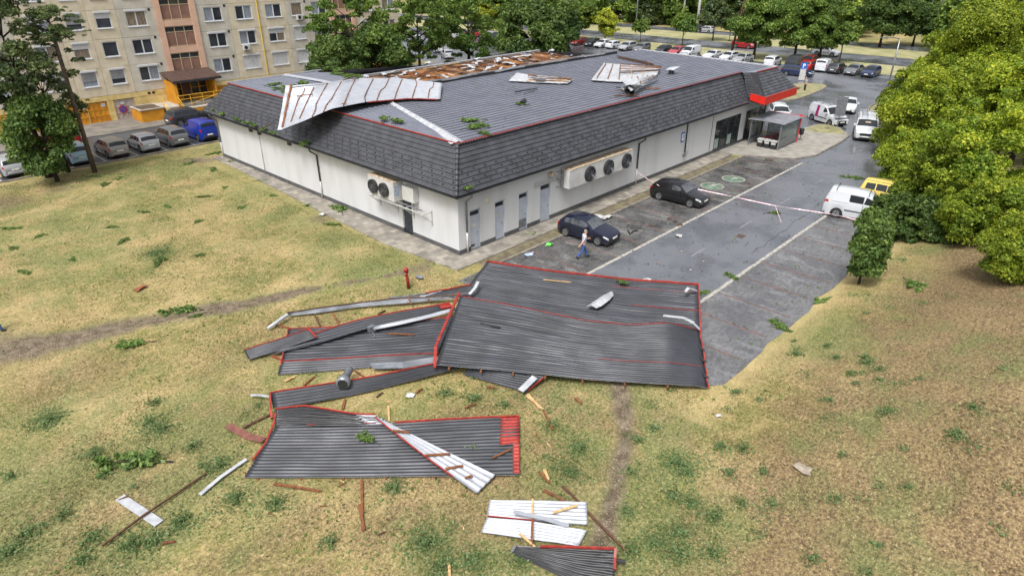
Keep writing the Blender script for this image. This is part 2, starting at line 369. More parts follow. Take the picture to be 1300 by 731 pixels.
M_line = mat('worn_line_paint', lin(172,168,158), lin(112,110,106), 5, 0.6, lo=0.4, hi=0.7)
M_linered = mat('red_block_line', lin(122,84,74), lin(84,76,74), 3.5, 0.7, lo=0.35, hi=0.6)
# ------------------------------------------------------------------ car park
lot = [(-2.2,-16.2),(-1,-16.6),(34.5,-16.6),(35.5,-13),(44,-11),(52,-6.2),(58,-4.0),(60.5,-3.45),(66,-3),(72.7,-2.2),(88,-1.2),(88,60),(41.5,60),(41.5,-2.3),(-2.2,-2.3)]
slab('car_park', lot, -0.05, 0.012, M_lane)
slab('far_parking_lot', [(48,-3.6),(60.5,-3.3),(72.7,-2.0),(87.8,-1.0),(87.8,59.8),(41.7,59.8),(41.7,-2.2)], 0.0, 0.018, M_far)
edge_r = [(float(x), float(-17.2-.45*(fbm(np.array([x*.55]), np.array([3.3]), 77, 3)[0]-.45))) for x in np.arange(-1.2,34.4,.4)]
slab('parking_bays_right', [(-2.1,-16.3),(-1.7,-16.8)]+edge_r+[(34.3,-13.0),(-2.1,-13.0)], 0.0, 0.017, M_bay)
slab('parking_bays_left', [(-2.0,-6.9),(33.0,-6.9),(33.0,-2.42),(-2.0,-2.42)], 0.0, 0.017, M_bayl)
struct(MB().box((-2.1,-6.95,0), (32.9,-6.75,0.022)), 'lane_edge_line_left', M_line)
struct(MB().box((-2.1,-13.1,0), (34.2,-12.9,0.022)), 'lane_edge_line_right', M_line)
mb = MB()
for k in range(-1, 12): mb.box((3.62+2.58*k-0.05, -16.95, 0.01), (3.62+2.58*k+0.05, -13.15, 0.0225))
struct(mb, 'bay_line_right', M_linered)
mb = MB()
for k in range(-1, 12): mb.box((3.5+2.68*k-0.05, -6.7, 0.01), (3.5+2.68*k+0.05, -2.5, 0.0225))
struct(mb, 'bay_line_left', M_linered)
mb = MB()
for x in (9.3, 15.5, 21.7, 28): mb.box((x, -9.85, 0.0), (x+1.6, -9.75, 0.017))
struct(mb, 'lane_centre_dash', mat('faded_line', lin(128,130,132), lin(100,102,105), 4, 0.6))
# painted green circles of the charging bays
M_greenp = mat('green_road_paint', lin(112,140,118), lin(70,84,74), 3.0, 0.6, lo=0.35, hi=0.65)
for q in ((904,236.5),(931,227.5)):
    p = at(*q); mb = MB(); mb.lathe([(0.86,0.0),(0.86,0.022)], (p[0],p[1],0), n=40)
    struct(mb, 'charging_bay_disc', M_greenp)
    mb = MB()
    for a in range(40):
        a0, a1 = 2*math.pi*a/40, 2*math.pi*(a+1)/40
        mb.quad(*[(p[0]+r*math.cos(t), p[1]+r*math.sin(t), 0.026) for r, t in ((0.80,a0),(0.88,a0),(0.88,a1),(0.80,a1))])
    # plug pictogram
    for (a, c2, e, f) in ((-0.35,-0.05,0.15,0.05),(0.15,-0.2,0.42,0.2),(0.42,-0.14,0.6,-0.08),(0.42,0.08,0.6,0.14)):
        mb.quad(*[(p[0]+x, p[1]+y, 0.026) for x, y in ((a,c2),(e,c2),(e,f),(a,f))])
    struct(mb, 'charging_bay_mark', M_line)
# kerbs (real steps)
mb = MB(); x = 0.2
while x < 30.5: mb.box((x,-2.44,-0.05),(x+0.98,-2.30,0.10+0.01*random.random())); x += 1.0
struct(mb, 'kerb', M_kerb)
slab('planting_strip', [(0.3,-2.3),(30.6,-2.3),(30.6,-1.42),(0.9,-1.42)], -0.05, 0.06, mat('strip_soil', lin(84,75,62), lin(112,106,80), 2.2, 0.9, bump=0.6, bscale=14))
slab('walkway', [(-1.42,-1.38),(31.2,-1.38),(31.2,0.0),(0,0),(0,30.7),(-0.85,30.7),(-0.9,26.5),(-1.95,4.8)], -0.05, 0.08, M_walk)
plaza = [(31.2,-1.38),(31.6,-2.4),(32.3,-4.1),(33.5,-5.95),(35.8,-6.85),(42.6,-6.75),(45.2,-6.45),(47.4,-4.85),(48.7,-3.5),(47.6,-2.5),(44.2,-2.0),(41.2,0),(31.2,0)]
slab('entrance_plaza', plaza, -0.05, 0.10, M_concrete)
mb = MB()
for (a, c2) in zip(plaza[1:9], plaza[2:10]): mb.bar((a[0],a[1],0.05),(c2[0],c2[1],0.05),0.14,0.13)
struct(mb, 'plaza_kerb', M_kerb)
M_verge = mat('verge_grass', lin(142,134,100), lin(98,104,66), 1.6, 0.9, bump=0.7, bscale=16, lo=0.4, hi=0.7)
M_vergefar = mat('far_verge_grass', lin(158,150,112), lin(120,124,80), 0.35, 0.9, bump=0.4, bscale=6, lo=0.35, hi=0.7)
def islet(name, poly, h, m):
    c = np.mean(poly, 0); P = []
    for s, z in ((1.0,0.08),(0.97,h),(0.6,h+0.05),(0.1,h+0.07)):
        P.append([(c[0]+(x-c[0])*s, c[1]+(y-c[1])*s, z) for x, y in poly+[poly[0]]])
    mb = MB().grid(np.array(P)); return struct(mb, name, m)
def smooth_poly(poly, k=3):
    for _ in range(k):
        q = []
        for i in range(len(poly)):
            a, c2 = poly[i], poly[(i+1) % len(poly)]
            q += [(a[0]*.75+c2[0]*.25, a[1]*.75+c2[1]*.25), (a[0]*.25+c2[0]*.75, a[1]*.25+c2[1]*.75)]
        poly = q
    return poly
islet('plaza_grass_islet', smooth_poly([(43.8,-2.3),(47.7,-2.5),(48.2,-3.7),(47.4,-4.8),(45.1,-6.35),(44.4,-4.6)], 2), 0.14, M_verge)
e_isl = smooth_poly([(57,4.3),(66,4.4),(71.2,5.0),(71.8,6.6),(70,8.6),(66,9.6),(57,9.8)], 2)
islet('car_park_grass_island', e_isl, 0.16, M_verge)
mb = MB()
for a, c2 in zip(e_isl, e_isl[1:]+e_isl[:1]): mb.bar((a[0],a[1],0.07),(c2[0],c2[1],0.07),0.14,0.14)
struct(mb, 'island_kerb', M_kerb)
mb = MB()
rk = [(44,-11.1),(52,-6.3),(58,-4.1),(60.5,-3.5),(66,-3.1),(72.7,-2.3),(88,-1.3)]
for a, c2 in zip(rk[:-1], rk[1:]): mb.bar((a[0],a[1],0.06),(c2[0],c2[1],0.06),0.15,0.14)
struct(mb, 'lane_kerb', M_kerb)
slab('verge_right', [(36,-13.6),(44,-11.3),(52,-6.5),(58,-4.25),(60.5,-3.65),(66,-3.2),(72.7,-2.45),(88,-1.45),(88,-30),(36,-30)], -0.06, 0.03, M_verge)
a = at(976,204); struct(MB().lathe([(.34,0.0),(.34,.106)], (a[0],a[1],0), n=24), 'manhole_cover', M_rusty := mat('rusty_iron', lin(92,74,66), lin(64,56,52), 8, .7))
for q in ((1003,262),(868,322),(940,300)):
    a = at(*q); mb = MB(); mb.box((a[0]-.3,a[1]-.25,0),(a[0]+.3,a[1]+.25,.02)); [mb.box((a[0]-.26+.1*k,a[1]-.21,.0),(a[0]-.2+.1*k,a[1]+.21,.026)) for k in range(6)]
    if q[0] == 940: struct(mb, 'drain_grate', M_rusty)
# dark tar seams where the asphalt was patched
mb = MB(); rs_ = random.Random(2)
for (x0,y0,x1,y1) in ((12,-12.2,24,-11.8),(30,-7.6,33,-12.8)):
    p0 = Vector((x0,y0,.016)); n_ = 14; prev = p0
    for k in range(1,n_+1):
        c = p0.lerp(Vector((x1,y1,.016)), k/n_)+Vector((rs_.uniform(-.12,.12),rs_.uniform(-.12,.12),0)); mb.bar(prev,c,.03,.006); prev = c
struct(mb, 'tar_seam', mat('tar', lin(44,45,47), None, rough=.35))
# far roads and verges
slab('verge_far', [(86.6,-60),(97,-60),(97,160),(86.6,160)], -0.05, 0.03, M_vergefar)
slab('main_road', [(97,-120),(107.2,-120),(107.2,220),(97,220)], -0.05, 0.016, M_far)
slab('verge_middle', [(107.2,-120),(119,-120),(119,220),(107.2,220)], -0.05, 0.03, M_vergefar)
slab('side_road', [(119,-120),(126,-120),(126,220),(119,220)], -0.05, 0.016, M_far)
mb = MB()
for k in range(-10, 22): mb.box((102.0, k*9.0, 0.0), (102.15, k*9.0+3, 0.021))
struct(mb, 'main_road_dash', M_line)
slab('lot_left_far', [(50,60.2),(87,60.2),(87,108),(56,112),(40,84)], -0.05, 0.016, M_far)
# street by the flats
slab('street', [(-80,35.9),(26,35.9),(26,46.2),(-80,46.2)], -0.05, 0.012, M_street)
slab('flats_pavement', [(-80,46.2),(34,46.2),(34,52.3),(-80,52.3)], -0.05, 0.11, mat('flats_paving', lin(128,122,112), lin(98,94,88), 0.8, 0.6, rough2=0.8))
mb = MB(); mb.box((-60,35.75,-0.05),(20,35.9,0.12)); struct(mb, 'street_kerb', M_kerb)
mb = MB()
for k in range(-8, 3): mb.box((0.0+2.5*k-0.06,36.0,0.0),(0.0+2.5*k+0.06,40.6,0.017))
struct(mb, 'street_bay_line', M_line)
# ================================================================== SUPERMARKET
M_wall = mat('rendered_wall', lin(192,193,194), lin(178,178,176), 1.0, 0.85, bump=0.15, bscale=60, stretch=(.9,.9,.16), lo=.45, hi=.8)
M_plinth = mat('grey_plinth', lin(84,84,84), lin(70,70,71), 2, 0.8)
M_tile = mat('dark_roof_tile', lin(70,71,76), lin(54,55,59), 1.6, 0.36, rough2=0.6, bump=0.15)
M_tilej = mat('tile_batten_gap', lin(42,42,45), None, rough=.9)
M_roof = mat('weathered_sheet_roof', lin(114,117,128), lin(104,107,118), 0.9, 0.36, rough2=0.5, bump=0.1)
M_gut = mat('dark_gutter', lin(62,64,68), lin(50,52,56), 3, 0.4, metal=0.3)
M_doorw = mat('pale_grey_door', lin(172,178,188), lin(160,166,176), 2, 0.5)
M_doord = mat('dark_blue_grey_door', lin(48,54,62), lin(40,45,52), 2, 0.45)
M_silver = mat('silver_underside', lin(170,173,179), lin(160,163,170), 2.2, 0.42, metal=0.25)
M_flash = mat('white_flashing', lin(176,178,181), lin(150,153,157), 3, 0.45)
market = thing('supermarket', 'long white single storey supermarket with dark tiled mansard roof torn open at the back', 'supermarket', (0, 0, 0))
Z0, ZE, ZT = 0.0, 3.9, 6.24
def wallp(a, b): MB().box(a, b).build('wall_panel', M_wall, market)
zw = 4.25
# front wall panels between openings
for x0, x1, z0 in ((0.0,0.9,0),(0.9,1.74,2.55),(1.74,2.96,0),(2.96,3.8,2.55),(3.8,5.05,0),(5.05,5.9,2.55),(5.9,7.06,0),(7.06,8.07,2.62),(8.07,17.99,0),(18.01,24.99,0),(25.01,29.34,0),(29.36,30.05,0),(30.05,34.8,2.88),(34.8,35.75,0),(35.75,40.0,2.9),(40.0,40.4,0)):
    wallp((x0, 0.0, max(z0, 0.36) if z0 == 0 else z0), (x1, 0.3, zw))
for y0, y1, z0 in ((0.302,4.25,0),(4.25,5.2,2.6),(5.2,14.49,0),(14.51,22.9,0),(22.92,30.5,0)):
    wallp((0.0, y0, 0.36 if z0 == 0 else z0), (0.3, y1, zw))
wallp((40.1,0.302,0.0),(40.4,30.5,zw)); wallp((0.302,30.2,0.0),(40.098,30.5,zw))
mb = MB()
for x0, x1 in ((-0.02,0.9),(1.74,2.96),(3.8,5.05),(5.9,7.06),(8.07,30.05),(34.8,35.75)): mb.box((x0,-0.02,0),(x1,0.29,0.36))
for y0, y1 in ((0.291,4.25),(5.2,30.5)): mb.box((-0.02,y0,0),(0.29,y1,0.36))
mb.build('plinth', M_plinth, market)
MB().box((0.31,0.45,0.0),(40.09,30.19,0.1)).build('floor_slab', M_concrete, market)
# doors
def front_door(x0, x1, ztop, trans, vent=False):
    mb = MB(); mb.box((x0,0.10,0.06),(x1,0.16,trans)); d = mb.build('door', M_doorw, market)
    f = MB(); f.box((x0-0.04,0.06,0.05),(x0,0.2,ztop)); f.box((x1,0.06,0.05),(x1+0.04,0.2,ztop)); f.box((x0,0.06,ztop-0.04),(x1,0.2,ztop)); f.box((x0,0.07,trans),(x1,0.2,trans+0.05)); f.build('door_frame', M_doorw, d)
    MB().box((x0+0.03,0.12,trans+0.05),(x1-0.03,0.14,ztop-0.04)).build('transom_pane', M_glass if not vent else M_steel, d)
    h = MB(); h.bar((x1-0.12,0.07,1.08),(x1-0.12,0.10,1.08),0.03); h.bar((x1-0.12,0.06,1.08),(x1-0.24,0.06,1.08),0.025); h.build('handle', M_steel, d)
    if vent:
        v = MB(); v.box((x0+0.08,0.085,0.25),(x1-0.1,0.1,0.75))
        for k in range(9): v.box((x0+0.09,0.07,0.27+0.052*k),(x1-0.11,0.1,0.29+0.052*k))
        v.build('vent_grille', M_steel, d)
    return d
d1 = front_door(0.94,1.70,2.5,2.14); d2 = front_door(3.0,3.76,2.5,2.14); d3 = front_door(5.09,5.86,2.5,2.14, False); d4 = front_door(7.1,8.03,2.58,2.2)
s = MB(); s.box((0.98,0.085,0.25),(1.3,0.1,0.38)); s.build('letter_slot', M_gut, d1)
s = MB(); s.box((1.2,0.088,1.5),(1.42,0.1,1.62)); s.build('notice', mat('yellow_notice', lin(206,176,80), lin(220,220,210), 20, 0.6), d1)
s = MB(); s.box((3.1,0.088,1.62),(3.32,0.1,1.68)); s.build('notice', mat('orange_notice', lin(200,150,110), lin(220,215,205), 20, 0.6), d2)
v = MB(); v.box((5.15,0.08,0.22),(5.8,0.1,0.78)); 
for k in range(8): v.box((5.17,0.065,0.25+0.066*k),(5.78,0.1,0.275+0.066*k))
v.build('vent_grille', M_steel, d3)
mb = MB(); mb.box((0.10,4.28,0.08),(0.16,5.17,2.5)); d5 = mb.build('door', M_doord, market)
mb = MB()
for (y0,y1,z0,z1) in ((4.36,4.68,0.25,0.8),(4.76,5.08,0.25,0.8),(4.36,5.08,0.95,2.3)): mb.box((0.085,y0,z0),(0.10,y1,z1))
mb.build('door_panel', M_doord, d5)
mb = MB(); mb.bar((0.05,5.05,1.1),(0.10,5.05,1.1),0.04); mb.build('handle', M_steel, d5)
# glazing
def glazing(x0, x1, z0, z1, n, door=None):
    w_ = MB(); t = 0.06
    w_.box((x0,0.04,z0),(x1,0.14,z0+t)); w_.box((x0,0.04,z1-t),(x1,0.14,z1)); w_.box((x0,0.04,z0+t),(x0+t,0.14,z1-t)); w_.box((x1-t,0.04,z0+t),(x1,0.14,z1-t))
    for k in range(1, n): x = x0+(x1-x0)*k/n; w_.box((x-t/2,0.045,z0+t),(x+t/2,0.135,z1-t))
    w_.box((x0+t,0.05,z0+(z1-z0)*0.8),(x1-t,0.13,z0+(z1-z0)*0.8+0.045))
    f = w_.build('shop_window', M_gut, market)
    for k in range(n):
        a = x0+(x1-x0)*k/n; c = x0+(x1-x0)*(k+1)/n
        MB().box((a+t/2+0.004,0.08,z0+t+0.004),(c-t/2-0.004,0.09,z1-t-0.004)).build('pane', M_glass, f)
        if door is None and k % 2 == 0:
            MB().box((a+0.25,0.075,z0+0.12),(c-0.2,0.079,z0+1.0)).build('frosted_film', mat('frosted_film', lin(150,166,160), lin(120,134,130), 4, 0.4), f)
    return f
glazing(30.05,34.8,0.25,2.86,4); glazing(35.75,40.0,0.12,2.88,4, True)
MB().box((30.05,-0.015,0.0),(34.8,0.2,0.24)).build('window_plinth', M_plinth, market)
MB().box((30.06,3.0,0.1),(39.9,3.1,3.3)).build('inner_wall', mat('shop_inner_wall', lin(120,112,100), lin(84,80,74), 1.2, 0.8), market)
MB().box((0.31,0.31,4.0),(40.09,30.19,4.2)).build('ceiling', M_concrete, market)
# groove shade painted as dark lines into the laps of the roof sheets
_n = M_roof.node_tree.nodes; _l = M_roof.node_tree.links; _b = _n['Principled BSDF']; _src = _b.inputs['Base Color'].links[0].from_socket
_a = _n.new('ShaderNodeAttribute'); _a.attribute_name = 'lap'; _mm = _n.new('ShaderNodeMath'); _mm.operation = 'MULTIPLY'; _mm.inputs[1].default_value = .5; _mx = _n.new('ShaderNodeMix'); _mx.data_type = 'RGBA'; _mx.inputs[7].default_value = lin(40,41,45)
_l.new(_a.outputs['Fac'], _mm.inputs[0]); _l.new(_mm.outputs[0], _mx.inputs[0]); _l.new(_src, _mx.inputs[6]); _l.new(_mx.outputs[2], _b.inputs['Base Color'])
# ---- mansard tiles: real tiles, one row proud over the next
def tiles(name, P0, P1, Q0, Q1, rows, tw=0.3, guards=True):
    P0, P1, Q0, Q1 = map(Vector, (P0, P1, Q0, Q1)); nrm = (P1-P0).cross(Q0-P0).normalized()
    ud = (P1-P0).normalized(); L0 = (P1-P0).length; mb = MB(); gb = MB()
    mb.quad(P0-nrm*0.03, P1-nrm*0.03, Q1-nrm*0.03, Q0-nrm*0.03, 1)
    up = ((Q0-P0)-ud*(Q0-P0).dot(ud)); 
    for r in range(rows):
        t0, t1 = r/rows, (r+1)/rows-0.006
        a0 = P0.lerp(Q0, t0); b0 = P1.lerp(Q1, t0); a1 = P0.lerp(Q0, min(t1,1)); b1 = P1.lerp(Q1, min(t1,1))
        la, lb = (a0-P0).dot(ud), (b0-P0).dot(ud); la1, lb1 = (a1-P0).dot(ud), (b1-P0).dot(ud)
        x = math.floor(la/tw)*tw-(tw/2 if r % 2 else 0)
        base0 = P0+up*t0; base1 = P0+up*min(t1, 1)
        while x < lb:
            s0, s1 = max(x+0.004, la), min(x+tw-0.004, lb); u0, u1 = max(x+0.004, la1), min(x+tw-0.004, lb1)
            if s1-s0 > 0.03 and u1-u0 > 0.0:
                k = 0.046+0.006*random.random(); j = 0.012*random.random()
                A = base0+ud*s0+nrm*k; B = base0+ud*s1+nrm*(k+j*0.3); C = base1+ud*u1+nrm*0.008; D = base1+ud*u0+nrm*0.008
                A2 = base0+ud*s0+nrm*0.0; B2 = base0+ud*s1
                mb.add([A,B,C,D,A2,B2], [(0,1,2,3),(4,5,1,0),(5,2,1),(4,0,3)])
            x += tw
        if guards and r in (1,2,3,4):
            x = la+0.4+(0.45 if r % 2 else 0)
            while x < lb-0.2:
                p = base0+up*(0.05)+ud*x+nrm*0.04; gb.bar(p-ud*0.05, p+ud*0.05, 0.05, 0.09, up=nrm); x += 0.9
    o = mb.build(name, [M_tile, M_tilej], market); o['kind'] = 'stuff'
    if guards: g = gb.build('snow_guards', M_dark, market); g['kind'] = 'stuff'
    return o
o_ = 0.53
A = (-o_,-o_,ZE); B = (-o_,31.6,ZE); At = (1.05,1.0,ZT); Bt = (1.0,29.0,ZT)
C = (35.1,-o_,ZE); Ct = (35.4,0.99,ZT)
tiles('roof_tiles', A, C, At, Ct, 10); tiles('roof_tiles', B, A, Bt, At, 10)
# back and right slopes, seen only from other sides
back = MB(); D_ = (41.4,31.6,ZE); Dt = (40.4,29.3,ZT); E_ = (41.4,-2.1,4.15)
back.quad(D_, B, Bt, (9.6,29.15,ZT)); back.quad((41.4,-1.9,ZE), D_, (40.6,29.3,5.2), (40.55,0.0,ZT)); back.quad(D_, (9.6,31.6,ZE), (9.6,29.2,5.1), (40.6,29.3,5.2))
back.build('rear_roof_slope', M_tile, market)
# hip cap tiles at the corner
for i in range(10):
    a = Vector(A).lerp(Vector(At), i/10); c = Vector(A).lerp(Vector(At), (i+1.08)/10); nn = Vector((-0.6,-0.6,0.5)).normalized()
    MB().tube([a+nn*0.045, c+nn*0.02], [0.11, 0.09], 8).build('hip_tile', M_tile, market, True)
# gutters, fascia, soffit
mb = MB()
def gutter(mb, p, q, out):
    p, q, out = Vector(p), Vector(q), Vector(out); prof = [(0.0,0.0),(0.0,-0.09),(0.03,-0.13),(0.1,-0.13),(0.135,-0.09),(0.135,-0.02)]
    P = np.array([[e+out*a+Vector((0,0,b)) for a, b in prof] for e in (p, q)]); mb.grid(P); mb.grid(P*1.0+np.array(out)*0.008, flip=True)
gutter(mb, (-o_-0.12,-o_,ZE+0.02), (35.0,-o_,ZE+0.02), (0,-1,0)); gutter(mb, (-o_,31.6,ZE+0.02), (-o_,-o_-0.12,ZE+0.02), (-1,0,0))
mb.build('gutter', M_gut, market)
mb = MB(); mb.box((-o_,-o_,ZE-0.16),(35.0,-o_+0.05,ZE-0.005)); mb.box((-o_,-o_+0.05,ZE-0.16),(-o_+0.05,31.6,ZE-0.005)); mb.box((-o_+0.05,-o_+0.05,ZE-0.15),(35.0,-0.003,ZE-0.12)); mb.box((-o_+0.05,-0.002,ZE-0.15),(-0.003,31.6,ZE-0.12))
mb.build('soffit', M_plinth, market)
# downpipes
def downpipe(x, y, nx, ny, ztop, lower=None):
    w_ = Vector((nx, ny, 0)); b = Vector((x, y, 0))
    pts = [b+w_*0.6+Vector((0,0,ZE-0.12)), b+w_*0.55+Vector((0,0,ZE-0.3)), b+w_*0.1+Vector((0,0,ZE-0.65)), b+w_*0.08+Vector((0,0,1.35))]
    d = MB().tube(pts, 0.055, 8).build('downpipe', M_gut if lower is None else M_steel, market, True)
    MB().tube([pts[-1], b+w_*0.08+Vector((0,0,0.08))], 0.062, 8).build('lower_pipe', M_white, d, True)
    MB().box((x-0.07+nx*0.06, y-0.07+ny*0.06, 2.4), (x+0.07+nx*0.06, y+0.07+ny*0.06, 2.44)).build('clip', M_steel, d)
downpipe(0.58,0.0,0,-1,3.8, 1); downpipe(18.0,0.0,0,-1,3.8); downpipe(0,14.5,-1,0,3.8); downpipe(0,30.2,-1,0,3.8,1)
MB().tube([(25.0,-0.06,3.75),(25.02,-0.06,1.2)], 0.05, 8).build('downpipe', M_gut, market, True)
MB().tube([(-0.04,22.9,3.2),(-0.04,22.9,0.1)], 0.025, 6).build('cable_duct', M_white, market, True)
MB().tube([(29.35,-0.02,3.4),(29.35,-0.02,0.3)], 0.015, 6).build('cable_duct', M_gut, market, True)
# ---- low pitched sheet roof: steps parallel to the eaves plus pressed ribs
def sheet_patch(corner, ex, ey, nu, nv, zf, mask=None):
    pass
RY, RZ = 15.2, 6.52
def hipx(y): return np.where(y < RY, 1.05+(y-1.0)*(4.75/14.2), 5.8+(y-RY)*(0.45/14))
def zfront(y): return ZT+(y-0.9)*(RZ-ZT)/(RY-0.9)
ys = np.array(sorted(0.8+.48*k+o for k in range(30) for o in (0,.14,.28,.405,.41,.479))); us = np.linspace(0, 1, 560); V = []; LAP = []
for y in ys:
    x0 = float(hipx(y)) ; x1 = 40.5; xs = x0+(x1-x0)*us
    yy = y-0.06*np.clip((xs-34)/6.5, 0, 1)*0
    step = ((y-0.8)/0.48+1e-6) % 1.0; z = zfront(y)+(0.045*(1-step) if step < .857 else -.035)+0.02*np.cos(2*np.pi*xs/0.2147)+0.03*(fbm(xs*0.25, np.full_like(xs, y*0.25), 3)-0.5)
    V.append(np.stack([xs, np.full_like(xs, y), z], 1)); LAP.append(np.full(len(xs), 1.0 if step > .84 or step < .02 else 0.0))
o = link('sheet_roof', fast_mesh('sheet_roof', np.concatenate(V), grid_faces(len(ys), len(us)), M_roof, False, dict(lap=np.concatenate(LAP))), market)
xsn = np.linspace(0, 1, 140); V = []; LAP = []; ysl = np.linspace(1.0, 29.2, 330)
for t in xsn:
    xs = 1.02+(hipx(ysl)-1.02)*t; z = ZT+np.where(ysl < RY, t*(zfront(ysl)-ZT), t*(RZ-ZT)*np.clip((29.2-ysl)/14, 0, 1))
    step = ((t*4.8)/0.48) % 1.0; z = z+np.where(step < .85, 0.05*(1-step), -.04)+0.02*np.cos(2*np.pi*ysl/0.2147)
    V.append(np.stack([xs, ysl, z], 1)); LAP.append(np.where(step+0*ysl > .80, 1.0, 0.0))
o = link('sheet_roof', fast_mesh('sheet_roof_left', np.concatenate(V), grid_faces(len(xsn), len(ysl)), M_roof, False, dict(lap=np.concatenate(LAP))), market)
# remaining rear sheet, left end
V = []; xr = np.linspace(0, 1, 30); yr = np.linspace(RY, 29.2, 120)
for t in xr:
    xs = hipx(yr)+(9.8+0.5*np.sin(yr*1.7)-hipx(yr))*t
    V.append(np.stack([xs, yr, RZ-(yr-RY)*(RZ-ZT)/14+0.012*np.cos(2*np.pi*xs/0.2147)], 1))
link('sheet_roof', fast_mesh('sheet_roof_rear', np.concatenate(V), grid_faces(len(xr), len(yr)), M_roof), market)
# red edge trim, hip and ridge cappings, white verge
def strip(name, pts, w_, h, m, parent=market):
    mb = MB()
    for a, c in zip(pts[:-1], pts[1:]): mb.bar(a, c, w_, h)
    return mb.build(name, m, parent)
strip('edge_trim', [(1.05,0.93,ZT+0.05),(35.35,0.9,ZT+0.05)], 0.08, 0.07, M_red)
strip('edge_trim', [(0.98,0.95,ZT+0.05),(0.93,29.0,ZT+0.05)], 0.07, 0.06, M_red)
strip('edge_trim', [(36.3,-0.15,ZT+0.05),(40.5,-0.22,ZT+0.05)], 0.10, 0.09, M_red)
strip('verge_flashing', [(40.55,-0.15,ZT+0.06),(40.5,15.2,RZ+0.02)], 0.30, 0.10, M_flash)
strip('verge_flashing', [(0.95,29.15,ZT+0.06),(9.9,29.25,ZT+0.08)], 0.16, 0.08, M_silver)
hp = [at(582,181.5,6.27), at(560,166,6.36), at(530,149,6.44), at(497,130,6.52), at(470,114,6.6)]
def flash(name, pts, ws, m):
    mb = MB(); P = []
    for i, p in enumerate(pts):
        p = Vector(p); d = (Vector(pts[min(i+1,len(pts)-1)])-Vector(pts[max(i-1,0)])); a = Vector((d.y,-d.x,0)).normalized()*ws[i]/2
        P.append([p-a-Vector((0,0,0.03)), p-a*0.35+Vector((0,0,0.04)), p+Vector((0,0,0.09)), p+a*0.35+Vector((0,0,0.04)), p+a-Vector((0,0,0.03))])
    mb.grid(np.array(P)); return mb.build(name, m, market)
flash('hip_flashing', hp, [0.95,0.62,0.5,0.42,0.42], M_flash)
flash('hip_flashing', [(6.27,29.15,6.32),(6.2,23,6.5),(5.85,15.4,6.62)], [0.55,0.5,0.5], M_silver)
mb = MB()
for k in range(15): x = 6+2.0*k; mb.box((x,RY-.22-.03*(k % 3),RZ-.1),(x+1.98,RY-.05,RZ+.17+.05*((k*7) % 3)))
mb.build('ridge_shade_strip', M_dark, market)  # black strip added as the shade beneath the raised ridge capping
rp = [(5.8,RY,RZ+0.06)]+[(x, RY+0.06*math.sin(x*0.9), RZ+0.24+0.04*math.sin(x*1.3)) for x in np.arange(8,35,1.5)]+[(36.2,15.25,RZ+0.22)]
flash('ridge_capping', rp, [0.5]*len(rp), mat('grey_ridge_cap', lin(112,113,118), lin(88,89,94), 1.5, 0.45))
MB().bar(at(786,73,6.62), at(829,82,6.56), 0.16, 0.16).build('ridge_shade_bar', M_woodold, market)  # dark bar added in place of the shaded edge where the ridge lifts
MB().bar(at(783,71,6.7), at(820,78.5,6.66), 0.3, 0.03).build('torn_ridge_cap', M_dark, market)
# ---- opened roof: attic floor with brown insulation behind the ridge
xs = np.linspace(9.6,40.3,210); yy = np.linspace(15.3,29.3,120); XX, YY = np.meshgrid(xs, yy, indexing='ij')
ZZ = 5.02+0.22*(fbm(XX*1.4, YY*1.4, 61)-0.45)+0.18*(fbm(XX*0.5, YY*2.2, 62)-0.5)+0.06*(vnoise(XX*6, YY*6, 63)-0.5)
M_ins = mat('brown_mineral_wool', lin(138,92,46), lin(78,60,44), 0.9, 0.95, bump=0.8, bscale=12, lo=0.42, hi=0.6)
link('insulation', fast_mesh('insulation', np.stack([XX,YY,ZZ],-1).reshape(-1,3), grid_faces(*XX.shape), M_ins, True), market)['kind'] = 'stuff'
for y in (15.42, 29.38):
    mb = MB(); mb.box((9.6,y-0.08,4.2),(40.3,y+0.08,5.25 if y > 20 else 6.4)); mb.build('attic_parapet', M_woodold if y < 20 else M_concrete, market)
for k in range(11):
    x = 10.6+2.85*k+random.uniform(-.3,.3); mb = MB(); mb.bar((x,15.6,5.2),(x+random.uniform(-.4,.4),29.2,5.12+random.uniform(0,.1)), 0.1, 0.16); mb.build('rafter', M_woodold if k % 3 else M_wood, market)
for k in range(16):
    y = 21.5+random.random()*7.2; x = 11+random.random()*24; l = random.uniform(2.5,6)
    mb = MB(); mb.bar((x,y,5.3),(x+l,y+random.uniform(-.4,.4),5.28+random.uniform(0,.14)), 0.09, 0.05); mb.build('purlin', random.choice([M_wood,M_woodold,M_woodnew]), market)
strip('far_edge_plate', [(9.8,29.45,5.3),(25,29.5,5.28),(40.3,29.5,5.3)], 0.35, 0.05, M_silver)
# ---- red fascia canopy over the entrance, with its own tiled slope
cx0, cx1, cy, cz0, cz1 = 34.55, 41.45, -2.05, 3.88, 4.55
M_redf = mat('red_fascia', lin(205,42,26), lin(190,34,24), 1.5, 0.35)
can = MB(); can.box((cx0,cy,cz0),(cx1,cy+0.08,cz1)).build('canopy_fascia', M_redf, market)
mb = MB(); a = Vector((cx0,cy,cz0)); 
mb.add([(cx0,cy+0.001,cz0),(cx0+0.02,-0.62,cz0+0.25),(cx0+0.02,-0.62,cz1+0.15),(cx0,cy+0.001,cz1),(cx0+0.1,cy+0.081,cz0),(cx0+0.1,-0.62,cz0+0.25),(cx0+0.1,-0.62,cz1+0.15),(cx0+0.1,cy+0.081,cz1)], [(0,1,2,3),(7,6,5,4),(0,4,5,1),(3,2,6,7)])
mb.build('canopy_fascia', M_redf, market)
MB().box((cx1-0.08,cy+0.081,cz0),(cx1,0.3,cz1)).build('canopy_fascia', M_redf, market)
